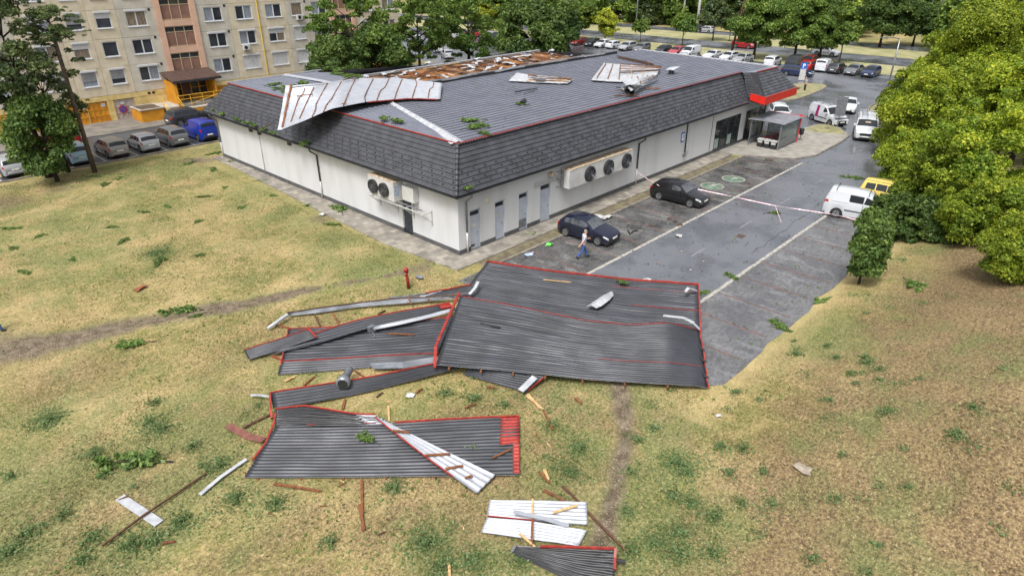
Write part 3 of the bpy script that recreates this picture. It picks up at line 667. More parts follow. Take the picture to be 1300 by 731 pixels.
MB().box((cx0+0.11,cy+0.09,cz0-0.06),(cx1-0.09,0.0,cz0+0.1)).build('canopy_soffit', M_plinth, market)
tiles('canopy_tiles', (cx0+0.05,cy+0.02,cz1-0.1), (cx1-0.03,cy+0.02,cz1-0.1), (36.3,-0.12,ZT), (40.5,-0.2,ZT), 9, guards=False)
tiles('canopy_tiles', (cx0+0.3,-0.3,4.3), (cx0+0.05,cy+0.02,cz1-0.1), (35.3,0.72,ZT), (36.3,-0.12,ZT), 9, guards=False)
mb = MB(); mb.add([(35.3,0.7,ZT+0.01),(36.3,-0.13,ZT+0.01),(40.5,-0.2,ZT+0.01),(40.5,1.0,ZT+0.01),(35.3,1.0,ZT+0.01)], [(0,1,2,3,4)]); mb.build('canopy_deck', M_roof, market)
# wall lights, sign, meters
for y in (24.0,22.6,18.1): 
    MB().box((-0.22,y-0.12,3.3),(0,y+0.12,3.62)).build('wall_lamp', M_plinth, market)
mb = MB(); mb.lathe([(0.02,-0.06),(0.14,-0.05),(0.16,0.0)], (2.35,0.0,2.85), 'Y', 16); mb.build('round_sounder', mat('cream_plastic', lin(205,198,170), None, rough=0.5), market, True)
# blue parking sign on the front wall
sg = MB().box((24.2,-0.05,2.15),(24.72,-0.03,2.95)).build('wall_sign', mat('sign_blue', lin(28,96,178), None, rough=0.4), market)
mb = MB(); mb.box((24.27,-0.055,2.27),(24.65,-0.05,2.83)); mb.build('sign_face', mat('sign_white', lin(225,228,230), None, rough=0.4), sg)
mb = MB()
for (x0,x1,z0,z1) in ((24.4,24.46,2.4,2.72),(24.46,24.56,2.68,2.72),(24.46,24.56,2.55,2.59),(24.53,24.57,2.58,2.69)): mb.box((x0,-0.06,z0),(x1,-0.055,z1))
mb.build('letter_P', MATS['sign_blue'], sg)
mb = MB(); mb.box((25.1,-0.16,1.25),(25.45,0,1.75)); mb.build('meter_box', M_white, market)
mb = MB(); mb.lathe([(0.16,-0.14),(0.16,0)], (24.95,0,1.0), 'Y', 14); mb.tube([(24.95,-0.1,1.05),(25.2,-0.1,1.3)],0.05,6); mb.build('gas_regulator', M_steel, market)
# ------------------------------------------------------------------ wall mounted condensers (things of their own)
def fan(parent, c, r, axis, sgn):
    ring = MB()
    if axis == 'Y': ring.lathe([(r,0.0),(r+0.06,0.0),(r+0.06,0.16*sgn),(r,0.16*sgn),(r-0.02,0.02*sgn)], c, 'Y', 28)
    else: ring.lathe([(r,0.0),(r+0.06,0.0),(r+0.06,0.16*sgn),(r,0.16*sgn),(r-0.02,0.02*sgn)], c, 'X', 28)
    f = ring.build('fan', M_dark, parent)
    bl = MB()
    for k in range(6):
        a = 2*math.pi*k/6
        def P(rr, t, d):
            u_, v_ = rr*math.cos(a+t), rr*math.sin(a+t)
            return (c[0]+u_, c[1]+sgn*(0.06+d), c[2]+v_) if axis == 'Y' else (c[0]+sgn*(0.06+d), c[1]+u_, c[2]+v_)
        bl.quad(P(0.08,0,0), P(r*0.95,-0.1,-0.02), P(r*0.95,0.42,0.05), P(0.08,0.5,0.04))
    bl.build('blades', M_dark, f)
    gd = MB()
    for rr in (r*0.35, r*0.65, r*0.97):
        pts = []
        for k in range(25):
            t = 2*math.pi*k/24; u_, v_ = rr*math.cos(t), rr*math.sin(t)
            pts.append((c[0]+u_, c[1]+sgn*0.17, c[2]+v_) if axis == 'Y' else (c[0]+sgn*0.17, c[1]+u_, c[2]+v_))
        gd.tube(pts, 0.008, 4, cap=False)
    for k in range(4):
        t = math.pi*k/4; u_, v_ = r*math.cos(t), r*math.sin(t)
        pq = [(c[0]+s_*u_, c[1]+sgn*0.17, c[2]+s_*v_) if axis == 'Y' else (c[0]+sgn*0.17, c[1]+s_*u_, c[2]+s_*v_) for s_ in (-1,1)]
        gd.tube(pq, 0.008, 4)
    gd.build('guard', M_steel, f)
    return f
M_case = mat('white_metal_casing', lin(194,194,193), lin(178,177,174), 1.5, 0.4)
M_rust = mat('rust_stained_casing', lin(196,186,168), lin(160,132,98), 4, 0.5)
cu = thing('condenser_unit', 'long white condenser unit with three black fans on the front wall', 'condenser', (12.6,0,2.1))
MB().box((9.0,-0.78,2.08),(16.2,-0.12,3.30)).build('casing', M_case, cu, world=True)
mb = MB(); mb.box((9.02,-0.80,3.302),(16.18,-0.10,3.33)); mb.build('top_panel', M_rust, cu, world=True)
mb = MB()
for k in range(12): mb.box((9.3+0.58*k,-0.81,3.331),(9.36+0.58*k,-0.1,3.36))
mb.build('top_rib', M_rust, cu, world=True)
for x in (11.1,13.2,15.35): fan(cu, (x,-0.785,2.66), 0.46, 'Y', -1).location = -cu.location
mb = MB()
for x in (9.6,12.4,15.8): MB().box((x,-0.7,2.0),(x+0.06,0,2.078)).build('bracket', M_steel, cu, world=True)
for z in (2.2,2.7,3.2): MB().tube([(8.98,-0.3,z),(8.6,-0.3,z),(8.6,0,z)],0.025,6).build('pipe', M_steel, cu, world=True)
for x in (8.75,8.9): MB().tube([(x,-0.35,2.15),(x,-0.35,3.25)],0.03,6).build('header_pipe', M_steel, cu, world=True)
for (x,z) in ((10.1,2.0),(12.0,2.0),(14.2,2.0),(15.9,2.0)): pass
ac = thing('condenser_unit', 'compact white condenser with two fans high on the side wall above the dark door', 'condenser', (0,6.2,2.3))
MB().box((-0.72,4.95,2.3),(-0.06,7.5,3.5)).build('casing', M_case, ac, world=True)
mb = MB(); mb.box((-0.73,4.94,3.502),(-0.05,7.52,3.53)); mb.build('top_panel', M_rust, ac, world=True)
for y in (6.95,5.85): fan(ac, (-0.725,y,2.88), 0.38, 'X', -1).location = -ac.location
mb = MB(); mb.box((-0.7,4.935,2.65),(-0.35,4.945,3.3)); mb.build('control_plate', mat('blue_grey_plate', lin(120,140,170), lin(190,196,204), 8, 0.4), ac, world=True)
mb = MB(); mb.box((-0.3,7.55,2.45),(-0.02,8.0,2.95)); mb.build('junction_box', M_case, ac, world=True)
sh = thing('pipe_shelf', 'white steel bracket shelf carrying pipes below the two fan condenser', 'bracket', (0,5,2.1))
mb = MB()
for x in (-0.75,-0.35): mb.bar((x,7.7,2.2),(x,2.6,2.2),0.06,0.05)
mb.build('rail', M_white, sh, world=True)
for y in (7.4,5.6,4.0,2.3):
    mb = MB(); mb.bar((-0.8,y,2.16),(0,y,2.16),0.05); mb.bar((-0.75,y,2.14),(-0.02,y,1.5),0.04); mb.bar((-0.03,y,1.3),(-0.03,y,2.3),0.05); mb.build('bracket_arm', M_white, sh, world=True)
mb = MB(); mb.tube([(-0.5,2.6,2.3),(-0.5,5.0,2.28),(-0.5,7.6,2.28)],0.04,6); mb.build('pipe', M_steel, sh, world=True)
mb = MB(); mb.box((-0.42,3.45,2.5),(-0.01,4.5,3.4)); b_ = mb.build('cabinet', M_case, None); tag(b_, 'plain white cabinet on the side wall right of the condenser above the dark door', 'cabinet')
fp = thing('pipe_bundle', 'bundle of thin pipes with a camera on the front wall over the fourth door', 'pipes', (7.6,0,2.8))
mb = MB()
for k, z in enumerate((2.66,2.8,2.94)): mb.tube([(6.4,-0.08-0.03*k,z),(8.7,-0.08-0.03*k,z),(8.9,-0.3,z)],0.03,6)
mb.build('pipe', M_white, fp, world=True)
mb = MB(); mb.box((7.75,-0.3,3.1),(8.1,-0.02,3.3)); mb.bar((7.9,0,3.2),(7.9,-0.15,3.35),0.05); mb.build('camera_housing', M_rust, fp, world=True)
# ================================================================== BLOCK OF FLATS
M_beige = mat('beige_panel', lin(204,193,170), lin(188,176,152), 1.2, 0.9, bump=0.5, bscale=50)
M_greyp = mat('grey_beige_panel', lin(192,187,174), lin(176,170,156), 1.0, 0.9, bump=0.5, bscale=50)
M_pink = mat('salmon_panel', lin(208,170,146), lin(192,156,134), 1.0, 0.85, bump=0.3, bscale=50)
M_yellow = mat('ochre_paint', lin(196,136,28), lin(176,116,24), 1.5, 0.6)
M_cream = mat('cream_band', lin(208,188,132), lin(186,162,98), 1.5, 0.8)
M_brownp = mat('brown_infill_panel', lin(138,102,88), lin(118,86,74), 1.2, 0.7)
M_bluew = mat('white_window_frame', lin(196,198,201), None, rough=0.45)
M_pane = mat('flat_pane', (0.05,0.055,0.065), (0.02,0.022,0.026), 0.6, 0.05, spec=0.7)
M_curt = mat('net_curtain_pane', lin(150,156,166), lin(104,110,120), 5, 0.12, stretch=(9,1,0.6), spec=0.6)
M_curtw = mat('warm_curtain_pane', lin(150,136,116), lin(88,80,72), 4, 0.12, stretch=(7,1,0.5), spec=0.6)
M_shut = mat('white_shutter', lin(200,200,201), lin(186,186,187), 3, 0.55)
M_shutg = mat('grey_blind', lin(140,142,144), lin(120,122,125), 3, 0.5)
flats = thing('apartment_building', 'beige prefabricated block of flats with salmon stairwell strips and ochre ground floor', 'apartment block', (4,52,0))
FY = 52.0
bays = [(-19.3,-15.6,'b'),(-15.6,-11.9,'p'),(-11.9,-8.2,'g'),(-8.2,-4.4,'b'),(-4.4,-1.72,'b'),(-1.72,1.0,'b'),(1.0,4.7,'g'),(4.7,9.0,'s'),(9.0,12.6,'g'),(12.6,16.1,'b'),(16.1,19.75,'b'),(19.75,22.5,'g'),(22.5,25.6,'g'),(25.6,29.4,'s'),(29.4,33.0,'b'),(33.0,36.5,'b')]
win = {(-19.3):(-18.4,-16.4),(-15.6):(-14.7,-12.7),(-11.9):(-10.9,-9.0),(-8.2):(-6.95,-4.95),(-4.4):(-3.72,-2.25),(-1.72):(-1.05,0.4),1.0:(1.8,3.8),9.0:(9.8,11.85),12.6:(13.4,15.4),16.1:(17.05,19.1),19.75:(20.4,21.9),22.5:(23.15,25.2),29.4:(30.2,32.2),33.0:(33.8,35.8)}
sills = [3.65+2.7*k for k in range(5)]
rnd = random.Random(4)
pm = {'b': M_beige, 'g': M_greyp, 's': M_pink, 'p': M_beige}
def W(mb, name, m, parent=flats): return mb.build(name, m, parent, world=parent is flats)
LW = flats.location
def sub(mb, name, m, parent):
    mb.v = [(x-LW.x, y-LW.y, z-LW.z) for x, y, z in mb.v]; return mb.build(name, m, parent)
def flat_window(x0, x1, z0, z1, mode):
    t = 0.09; f = MB(); y0, y1 = FY+0.04, FY+0.13
    f.box((x0,y0,z0),(x1,y1,z0+t)); f.box((x0,y0,z1-t),(x1,y1,z1)); f.box((x0,y0,z0+t),(x0+t,y1,z1-t)); f.box((x1-t,y0,z0+t),(x1,y1,z1-t))
    two = (x1-x0) > 1.7
    if two: f.box(((x0+x1)/2-0.06,y0,z0+t),((x0+x1)/2+0.06,y1,z1-t))
    wd = W(f, 'window', M_bluew)
    s = MB(); s.box((x0-0.06,FY-0.08,z0-0.05),(x1+0.06,FY+0.05,z0-0.002)); sub(s, 'sill', M_bluew, wd)
    xs = [(x0+t, (x0+x1)/2-0.06), ((x0+x1)/2+0.06, x1-t)] if two else [(x0+t, x1-t)]
    for (a, c) in xs:
        q = MB(); q.box((a,y0+0.05,z0+t),(c,y0+0.06,z1-t)); sub(q, 'pane', rnd.choice([M_curt, M_pane, M_pane, M_curt, M_curtw, M_pane]), wd)
    if mode == 'shut':
        q = MB(); 
        for (a, c) in xs:
            k = z0+t
            while k < z1-t-0.02: q.box((a+0.005,y0+0.0,k),(c-0.005,y0+0.03,min(k+0.05,z1-t))); k += 0.056
        sub(q, 'roller_shutter', M_shut, wd)
    if mode in ('box', 'shut', 'half', 'grey'):
        q = MB(); q.box((x0-0.02,FY-0.10,z1-0.01),(x1+0.02,FY+0.03,z1+0.17)); sub(q, 'shutter_box', M_bluew, wd)
    if mode in ('half', 'grey'):
        q = MB(); hgt = (0.35 if mode == 'half' else 0.6)*(z1-z0)
        k = z1-t
        while k > z1-hgt:
            for (a, c) in xs: q.box((a+0.005,y0+0.0,k-0.05),(c-0.005,y0+0.03,k))
            k -= 0.056
        sub(q, 'roller_shutter', M_shut if mode == 'half' else M_shutg, wd)
    return wd
modes = {(9.0,0):'plain',(9.0,1):'box',(9.0,2):'plain',(12.6,0):'shut',(12.6,1):'box',(12.6,2):'plain',(16.1,0):'shut',(16.1,1):'half',(16.1,2):'plain',(19.75,0):'shut',(19.75,1):'shut',(19.75,2):'plain',(22.5,0):'shut',(22.5,1):'half',(22.5,2):'plain',(-4.4,0):'grey',(-1.72,0):'grey',(-1.72,1):'plain',(-1.72,2):'half',(1.0,0):'box',(1.0,1):'plain',(1.0,2):'box',(-8.2,1):'box'}
for (x0, x1, k) in bays:
    if k == 's': continue
    wx = win[x0]
    for fl in range(5):
        zb, zt = 2.66+2.7*fl, 2.66+2.7*(fl+1); z0, z1 = sills[fl], sills[fl]+1.47; g = 0.012
        mb = MB(); a, c, e, f = x0+g, x1-g, zb+g, zt-g
        mb.box((a,FY,e),(wx[0],FY+0.3,f)); mb.box((wx[1],FY,e),(c,FY+0.3,f)); mb.box((wx[0],FY,e),(wx[1],FY+0.3,z0)); mb.box((wx[0],FY,z1),(wx[1],FY+0.3,f))
        W(mb, 'facade_panel', pm[k] if k != 'b' or (fl+int(x0)) % 5 else M_beige)
        flat_window(wx[0]+0.003, wx[1]-0.003, z0+0.003, z1-0.003, modes.get((x0,fl), rnd.choice(['plain','box','half','grey'])))
        if k == 'g':
            q = MB(); q.box((wx[1]+0.28,FY-0.03,z1-0.05),(wx[1]+0.5,FY+0.0,z1+0.2)); W(q, 'air_grille', M_dark)
# core behind the panels, ground floor, yellow pipe
MB()
W(MB().box((-19.3,FY+0.31,0.0),(36.5,FY+11,16.2)), 'core_wall', M_dark)
W(MB().box((-19.5,FY-0.2,16.2),(36.7,FY+11.2,16.5)), 'roof_slab', M_concrete)
# ground floor strips
gates = [(-5.8,-4.0,'y'),(-3.95,-2.02,'y'),(-1.42,0.62,'w')]
xs_ = [-19.3]+[q for g_ in gates for q in g_[:2]]+[36.5]
for i in range(0, len(xs_), 2):
    a, c = xs_[i], xs_[i+1]
    parts_ = [(a,min(c,-6.5),M_yellow),(max(a,-6.5),min(c,4.6),M_cream),(max(a,9.0),min(c,36.5),M_yellow)]
    for (p, q, m) in parts_:
        if q-p > 0.03: W(MB().box((p,FY+0.02,0.0),(q,FY+0.3,2.15)), 'ground_floor_wall', m)
W(MB().box((-19.3,FY+0.0,2.152),(4.6,FY+0.3,2.64)), 'cream_band', M_cream)
W(MB().box((9.0,FY-0.01,2.2),(36.5,FY+0.3,2.64)), 'cream_band', M_cream)
W(MB().box((9.0,FY-0.02,2.152),(36.5,FY+0.02,2.198)), 'ledge', M_yellow)
for (a, c, k) in gates:
    m = M_yellow if k == 'y' else mat('pale_pink_grey_gate', lin(176,162,150), lin(156,146,138), 3, 0.6)
    g_ = W(MB().box((a+0.02,FY+0.12,0.1),(c-0.02,FY+0.16,2.1)), 'garage_gate', m)
    mid = (a+c)/2
    for (p, q) in ((a+0.02,mid-0.01),(mid+0.01,c-0.02)):
        f = MB()
        for z in (0.12,0.72,1.36,1.98): f.box((p,FY+0.07,z),(q,FY+0.119,z+0.09))
        for x in (p,(p+q)/2-0.03,q-0.08): f.box((x,FY+0.075,0.215),(x+0.08,FY+0.118,1.975))
        sub(f, 'leaf_frame', m, g_)
    if k == 'w':
        s = MB(); s.lathe([(0.40,-0.03),(0.40,0)], (a+0.75,FY+0.06,1.1), 'Y', 24); d = sub(s, 'no_parking_disc', mat('sign_red', lin(176,30,34), None, rough=0.4), g_)
        s = MB(); s.lathe([(0.32,-0.01),(0.32,0)], (a+0.75,FY+0.028,1.1), 'Y', 24); sub(s, 'no_parking_face', mat('sign_blue2', lin(32,72,150), None, rough=0.4), g_)
        s = MB(); s.bar((a+0.5,FY+0.012,1.35),(a+1.0,FY+0.012,0.85),0.07,0.01,up=(0,1,0)); sub(s, 'no_parking_bar', MATS['sign_red'], g_)
        s = MB(); s.box((a+0.6,FY+0.05,1.6),(a+1.0,FY+0.065,1.85)); sub(s, 'paper_notice', M_white, g_)
    else:
        s = MB(); s.box((mid+0.35,FY+0.05,1.6),(mid+0.75,FY+0.065,1.95)); sub(s, 'paper_notice', M_white, g_)
s = MB(); s.box((2.1,FY-0.01,2.25),(2.4,FY+0.0,2.5)); s.box((2.55,FY-0.01,2.25),(2.85,FY+0.0,2.5)); W(s, 'cellar_vent', M_dark)
W(MB().tube([(16.1,FY-0.06,0.1),(16.1,FY-0.06,16.2)],0.06,8), 'gas_pipe', mat('yellow_pipe', lin(206,176,70), None, rough=0.5))
# stairwell strips
for (x0, x1) in ((4.7,9.0),(25.6,29.4)):
    for side in ((x0+0.01,x0+0.62),(x1-0.62,x1-0.01)): W(MB().box((side[0],FY-0.12,2.7 if x0 < 10 else 0),(side[1],FY+0.3,16.15)), 'stair_pier', M_pink)
    for fl in range(-1, 5):
        zb = 4.05+2.7*fl
        if fl < 0 and x0 < 10: continue
        a, c = x0+0.62, x1-0.62
        W(MB().box((a+0.005,FY-0.08,zb+2.08),(c-0.005,FY+0.3,zb+2.69)), 'stair_spandrel', M_pink)
        fr = MB(); z0, z1 = zb+0.02, zb+2.06; zm = z0+1.45; t = 0.07; n3 = [a+(c-a)*i/3 for i in range(4)]
        for x in n3: fr.box((max(a,x-t/2),FY+0.0,z0),(min(c,x+t/2),FY+0.1,z1))
        for i in range(3):
            for z in (z0, zm, z1-t): fr.box((n3[i]+t/2+0.001,FY+0.003,z),(n3[i+1]-t/2-0.001,FY+0.097,z+t))
        f = W(fr, 'stair_window', mat('pale_stair_frame', lin(176,160,130), None, rough=0.6))
        for i in range(3):
            q = MB(); q.box((n3[i]+t/2,FY+0.04,z0+t),(n3[i+1]-t/2,FY+0.06,zm)); sub(q, 'infill', M_brownp, f)
            q = MB(); q.box((n3[i]+t/2,FY+0.04,zm+t),(n3[i+1]-t/2,FY+0.05,z1-t)); sub(q, 'pane', M_pane if i else M_dark, f)
# entrance porch
po = thing('entrance_porch', 'ochre entrance porch with brown pitched roof, stairs and railings at the block of flats', 'porch', (6.3,50.5,0))
PL = po.location
def P(mb, name, m, parent=None):
    mb.v = [(x-PL.x,y-PL.y,z-PL.z) for x,y,z in mb.v]; return mb.build(name, m, parent or po)
M_stair = mat('pale_stair_stone', lin(176,170,160), lin(150,146,138), 2, 0.8)
zf = 1.25
P(MB().box((3.9,49.2,0.1),(9.2,51.99,zf)), 'platform', M_stair)
P(MB().box((4.0,49.3,zf+0.002),(4.25,51.98,3.55)), 'wall', M_yellow)
P(MB().box((8.2,49.5,zf+0.002),(8.4,51.98,3.55)), 'wall', M_yellow)
P(MB().box((4.25,50.9,zf+0.002),(8.2,51.1,1.9)), 'wall', M_yellow)
P(MB().box((4.25,50.9,3.2),(8.2,51.1,3.55)), 'wall', M_yellow)
fr = MB()
for x in (4.3,5.3,6.3,7.2,8.1): fr.box((x-0.05,50.85,1.9),(x+0.05,50.95,3.2))
fr.box((4.35,50.86,2.55),(8.05,50.94,2.62)); f = P(fr, 'glazed_front', M_yellow)
for i, x in enumerate((4.3,5.3,6.3,7.2)):
    q = MB(); q.box((x+0.06,50.955,1.9),(x+0.85,50.965,3.2)); P(q, 'pane', M_glass, f)
d = P(MB().box((5.35,50.84,zf+0.01),(6.25,50.9,3.15)), 'door', mat('brown_door', lin(84,46,26), lin(64,34,20), 2, 0.4))
P(MB().bar((6.15,50.8,2.2),(6.15,50.84,2.2),0.05,0.2), 'handle', M_steel, d)
M_brr = mat('brown_porch_roof', lin(86,66,58), lin(66,50,44), 3, 0.6)
mb = MB(); rp_ = [(3.75,48.9,3.62),(9.05,48.9,3.62),(9.05,51.95,4.25),(3.75,51.95,4.25)]
mb.add(rp_+[(x,y,z+0.12) for x,y,z in rp_], [(0,3,2,1),(4,5,6,7),(0,1,5,4),(1,2,6,5),(2,3,7,6),(3,0,4,7)]); pr = P(mb, 'roof', M_brr)
mb = MB()
for k in range(1, 18): x = 3.75+5.3*k/18; mb.bar((x,48.9,3.75),(x,51.9,4.37),0.05,0.05)
P(mb, 'roof_rib', M_brr, pr)
P(MB().box((3.75,48.82,3.5),(9.05,48.9,3.72)), 'porch_gutter', M_gut, pr)
for x in (4.1,8.3): P(MB().box((x-0.08,49.0,0.1),(x+0.08,49.16,3.6)), 'post', M_yellow)
for k in range(7):
    z = zf-0.165*k; P(MB().box((2.4+0.001*k,49.0-0.0+0.001*k-0.3*(k+1),0.1),(3.88-0.001*k,49.0-0.3*k+0.001*k,z)), 'step', M_stair)
P(MB().box((2.4,49.01,0.1),(3.89,51.98,zf-0.004)), 'landing', M_stair)
rl = MB()
for (a, c) in (((2.38,47.0,1.0),(2.38,49.0,2.15)),((3.95,47.0,1.0),(3.95,48.9,2.15)),((3.95,48.95,2.2),(9.15,48.95,2.2)),((3.95,48.95,1.8),(9.15,48.95,1.8)),((2.38,47.0,0.6),(2.38,49.0,1.75)),((3.95,47.0,0.6),(3.95,48.9,1.75)),((4.6,47.6,1.5),(9.1,48.6,2.1))): rl.tube([a,c],0.035,6)
for x in (4.0,5.3,6.6,7.9,9.1): rl.tube([(x,48.95,zf-0.3),(x,48.95,2.2)],0.035,6)
for (x,y,z) in ((2.38,47.0,0.1),(2.38,48.9,1.0),(3.95,47.0,0.1),(3.95,48.9,1.1)): rl.tube([(x,y,z),(x,y,z+1.0)],0.035,6)
P(rl, 'railing', mat('yellow_railing', lin(206,160,52), None, rough=0.5))
P(MB().box((4.4,48.0,0.1),(9.6,48.8,0.95)), 'ramp_wall', M_yellow)
P(MB().box((4.4,48.0,0.952),(9.6,48.8,1.0)), 'ramp_coping', M_stair)
pl_ = thing('planter', 'long ochre planter box with pale rim beside the entrance stairs', 'planter', (1.0,48.5,0.1))
mb = MB(); mb.box((-0.1,45.6+3,0.1),(2.2,51.5,1.3)); mb.build('trough', M_yellow, pl_, world=True)
mb = MB(); mb.box((-0.18,48.5,1.302),(2.28,48.7,1.4)); mb.box((-0.18,51.3,1.302),(2.28,51.5,1.4)); mb.box((-0.18,48.7,1.302),(0.02,51.3,1.4)); mb.box((2.08,48.7,1.302),(2.28,51.3,1.4)); mb.build('rim', M_stair, pl_, world=True)
mb = MB(); mb.box((0.02,48.7,1.302),(2.08,51.3,1.33)); mb.build('soil', mat('soil', lin(92,76,58), lin(70,58,44), 5, 0.95), pl_, world=True)
# air conditioners on the facade (things of their own)
def aircon(x, z, label):
    t = thing('air_conditioner', label, 'air conditioner', (x,FY-0.02,z), 0, 'air conditioners on the flats')
    MB().box((-0.4,-0.34,0),(0.4,-0.04,0.58)).build('casing', M_case, t)
    mb = MB(); mb.lathe([(0.2,-0.01),(0.2,0)],(-0.1,-0.345,0.29),'Y',20); mb.build('fan_grille', M_dark, t)
    mb = MB(); mb.bar((-0.3,-0.34,-0.03),(-0.3,-0.002,-0.03),0.04); mb.bar((0.3,-0.34,-0.03),(0.3,-0.002,-0.03),0.04); mb.build('bracket', M_steel, t)
aircon(13.9, 5.75, 'small white air conditioner under a second floor window right of the salmon strip')
aircon(21.7, 3.1, 'small white air conditioner at the lower right corner of a closed white shutter')
aircon(21.3, 8.6, 'small white air conditioner high on the facade below the third row of windows')
# ================================================================== TORN ROOF SHEETS
M_sheet = mat('anthracite_sheet', lin(54,56,63), lin(41,43,48), 0.8, 0.42, rough2=0.55, bump=0.08, bscale=20)
M_sheet2 = mat('soot_black_sheet', lin(54,55,58), lin(36,36,38), 0.9, 0.30, rough2=0.45)
M_grey = mat('galvanised_strip', lin(134,138,144), lin(108,111,116), 1.5, 0.35, metal=0.4)
M_rustred = mat('rust_red_strip', lin(128,84,70), lin(104,64,54), 4, 0.7)
def V3(q):
    u, v = q[:2]; z = q[2] if len(q) > 2 else 0.05
    return Vector(at(u, v, z)) 
def V3g(q):
    u, v = q[:2]; return Vector(atg(u, v, q[2] if len(q) > 2 else 0.05))
def resample(pts, n):
    L = [0]
    for a, c in zip(pts[:-1], pts[1:]): L.append(L[-1]+(c-a).length)
    out = []
    for i in range(n):
        s = L[-1]*i/(n-1); k = 0
        while k < len(L)-2 and L[k+1] < s: k += 1
        t = (s-L[k])/max(1e-6, L[k+1]-L[k]); out.append(pts[k].lerp(pts[k+1], min(1, t)))
    return out
def smooth_line(P, it):
    for _ in range(it): P = [P[0]]+[(P[i-1]+P[i]*2+P[i+1])/4 for i in range(1, len(P)-1)]+[P[-1]]
    return P
class Sheet: pass
def corr(root, name, A, B, ribs, amp=0.045, top=None, bot=None, nu=40, wob=0.05, seed=1, sm=3, bow=0.0, prof='trap'):
    """corrugated sheet between edge lines A and B; ribs run along A"""
    A = smooth_line(resample(A, nu), sm); B = smooth_line(resample(B, nu), sm); m = ribs*6+1
    P = np.zeros((nu, m, 3)); N = np.zeros((nu, m, 3)); t = np.linspace(0, 1, m)
    for i in range(nu):
        a, c = np.array(A[i]), np.array(B[i]); P[i] = a+(c-a)*t[:, None]; 
        da = np.array(A[min(i+1,nu-1)]-A[max(i-1,0)]); db = c-a; nn = np.cross(da, db); nn = nn/(np.linalg.norm(nn)+1e-9); nn = nn if nn[2] > 0 else -nn
        N[i] = nn
    ph = (t*ribs) % 1.0
    pf = np.interp(ph, [0,0.13,0.25,0.75,0.87,1.0], [1,1,0,0,1,1]) if prof == 'trap' else 0.5+0.5*np.cos(2*np.pi*t*ribs)
    si = np.linspace(0, 1, nu); dn = wob*(fbm(si[:,None]*4+seed*7.1, t[None,:]*ribs*.55+seed, seed)-0.5)*1.5+wob*.5*(fbm(si[:,None]*14+seed*3.1, t[None,:]*3, seed+5)-.5)*np.clip(si[:,None]*3-2,0,1)*4
    dn = dn+bow*np.sin(np.pi*si)[:,None]*np.sin(np.pi*t)[None,:]
    off = pf[None,:]*amp+dn; T = P+N*off[...,None]; U = T-N*0.012
    L = np.array(root.location); nv = m; F = grid_faces(nu, nv); F2 = F[:, ::-1]+nu*nv
    # wind faces so that the top looks up
    a, b_, c = T[0,0], T[1,0], T[1,1]
    if np.cross(b_-a, c-a) @ N[0,0] < 0: F, F2 = F[:, ::-1], F2[:, ::-1]
    VV = np.concatenate([T.reshape(-1,3), U.reshape(-1,3)])-L
    rim = []
    for idx in ([i*nv for i in range(nu)], [i*nv+nv-1 for i in range(nu)], list(range(nv)), [(nu-1)*nv+j for j in range(nv)]):
        for a, c in zip(idx[:-1], idx[1:]): rim.append((a, c, c+nu*nv, a+nu*nv))
    FF = np.concatenate([F, F2, np.array(rim)]); mi = np.concatenate([np.zeros(len(F)), np.ones(len(F2)), np.ones(len(rim))])
    o = link(name, fast_mesh(name, VV, FF, [top or M_sheet, bot or M_silver], False, mi=mi), root)
    s = Sheet(); s.o = o; s.T = T; s.A = [Vector(q) for q in T[:,0]]; s.B = [Vector(q) for q in T[:,-1]]; s.root = root; s.N = N; s.nu = nu; s.m = m; return s
def on(s, a, b, h=0.0):
    i = int(round(min(1,max(0,a))*(s.nu-1))); c = min(1,max(0,b)); j = int(round(c*(s.m-1)))
    return Vector(s.T[i,j]+s.N[i,j]*h+(s.T[i,-1]-s.T[i,0])*(b-c)+(s.T[-1,j]-s.T[0,j])*(a-min(1,max(0,a))))
def trim(root, pts, w_=0.11, h=0.07, m=None, name='edge_trim', n=None, lift=0.02):
    if m is None: w_ *= .62; h *= .8
    pts = [Vector(p)+Vector((0,0,lift)) for p in pts]; mb = MB()
    for a, c in zip(pts[:-1], pts[1:]): mb.bar(a, c, w_, h)
    return mb.build(name, m or M_red, root, world=True)
def batten(root, p, q, w_=0.06, h=0.045, m=None, name='batten'):
    return MB().bar(p, q, w_*.82, h*.85).build(name, m or M_wood, root, world=True)
def sheet_thing(label, q, cat='roof sheet', name='roof_sheet', group=None):
    p = V3((q[0], q[1], 0)); return thing(name, label, cat, p, 0, group)
L_ = lambda *q: [V3(x) for x in q]
# the two big sheets over the car park
r1 = sheet_thing('large anthracite roof sheet behind the raised one, red trim along its far edge', (740,370))
s1 = corr(r1, 'sheet', L_((618,333,.45),(700,345,.35),(800,356,.3),(887,362,.6)), L_((583,378,.2),(690,400,.15),(800,416,.15),(889,424,.25)), 26, wob=0.06, seed=2)
trim(r1, s1.A, 0.13, 0.1); trim(r1, [on(s1,1,b) for b in np.linspace(0,1,8)], 0.1, 0.08)
trim(r1, [on(s1,a,0.55) for a in np.linspace(.72,1,6)], 0.05, 0.03, name='red_seam'); trim(r1, [on(s1,a,0.18) for a in np.linspace(.62,.97,6)], 0.05, 0.03, name='red_seam')
batten(r1, on(s1,.32,.25,.06), on(s1,.44,.22,.06), 0.09, 0.02, M_woodnew)
for a in (.1,.3,.5,.7,.9): batten(r1, on(s1,a,.03,-0.18), on(s1,a,.97,-0.18), 0.08, 0.06)
r2 = sheet_thing('largest anthracite roof sheet, raised on battens with a kink near its right end', (720,440))
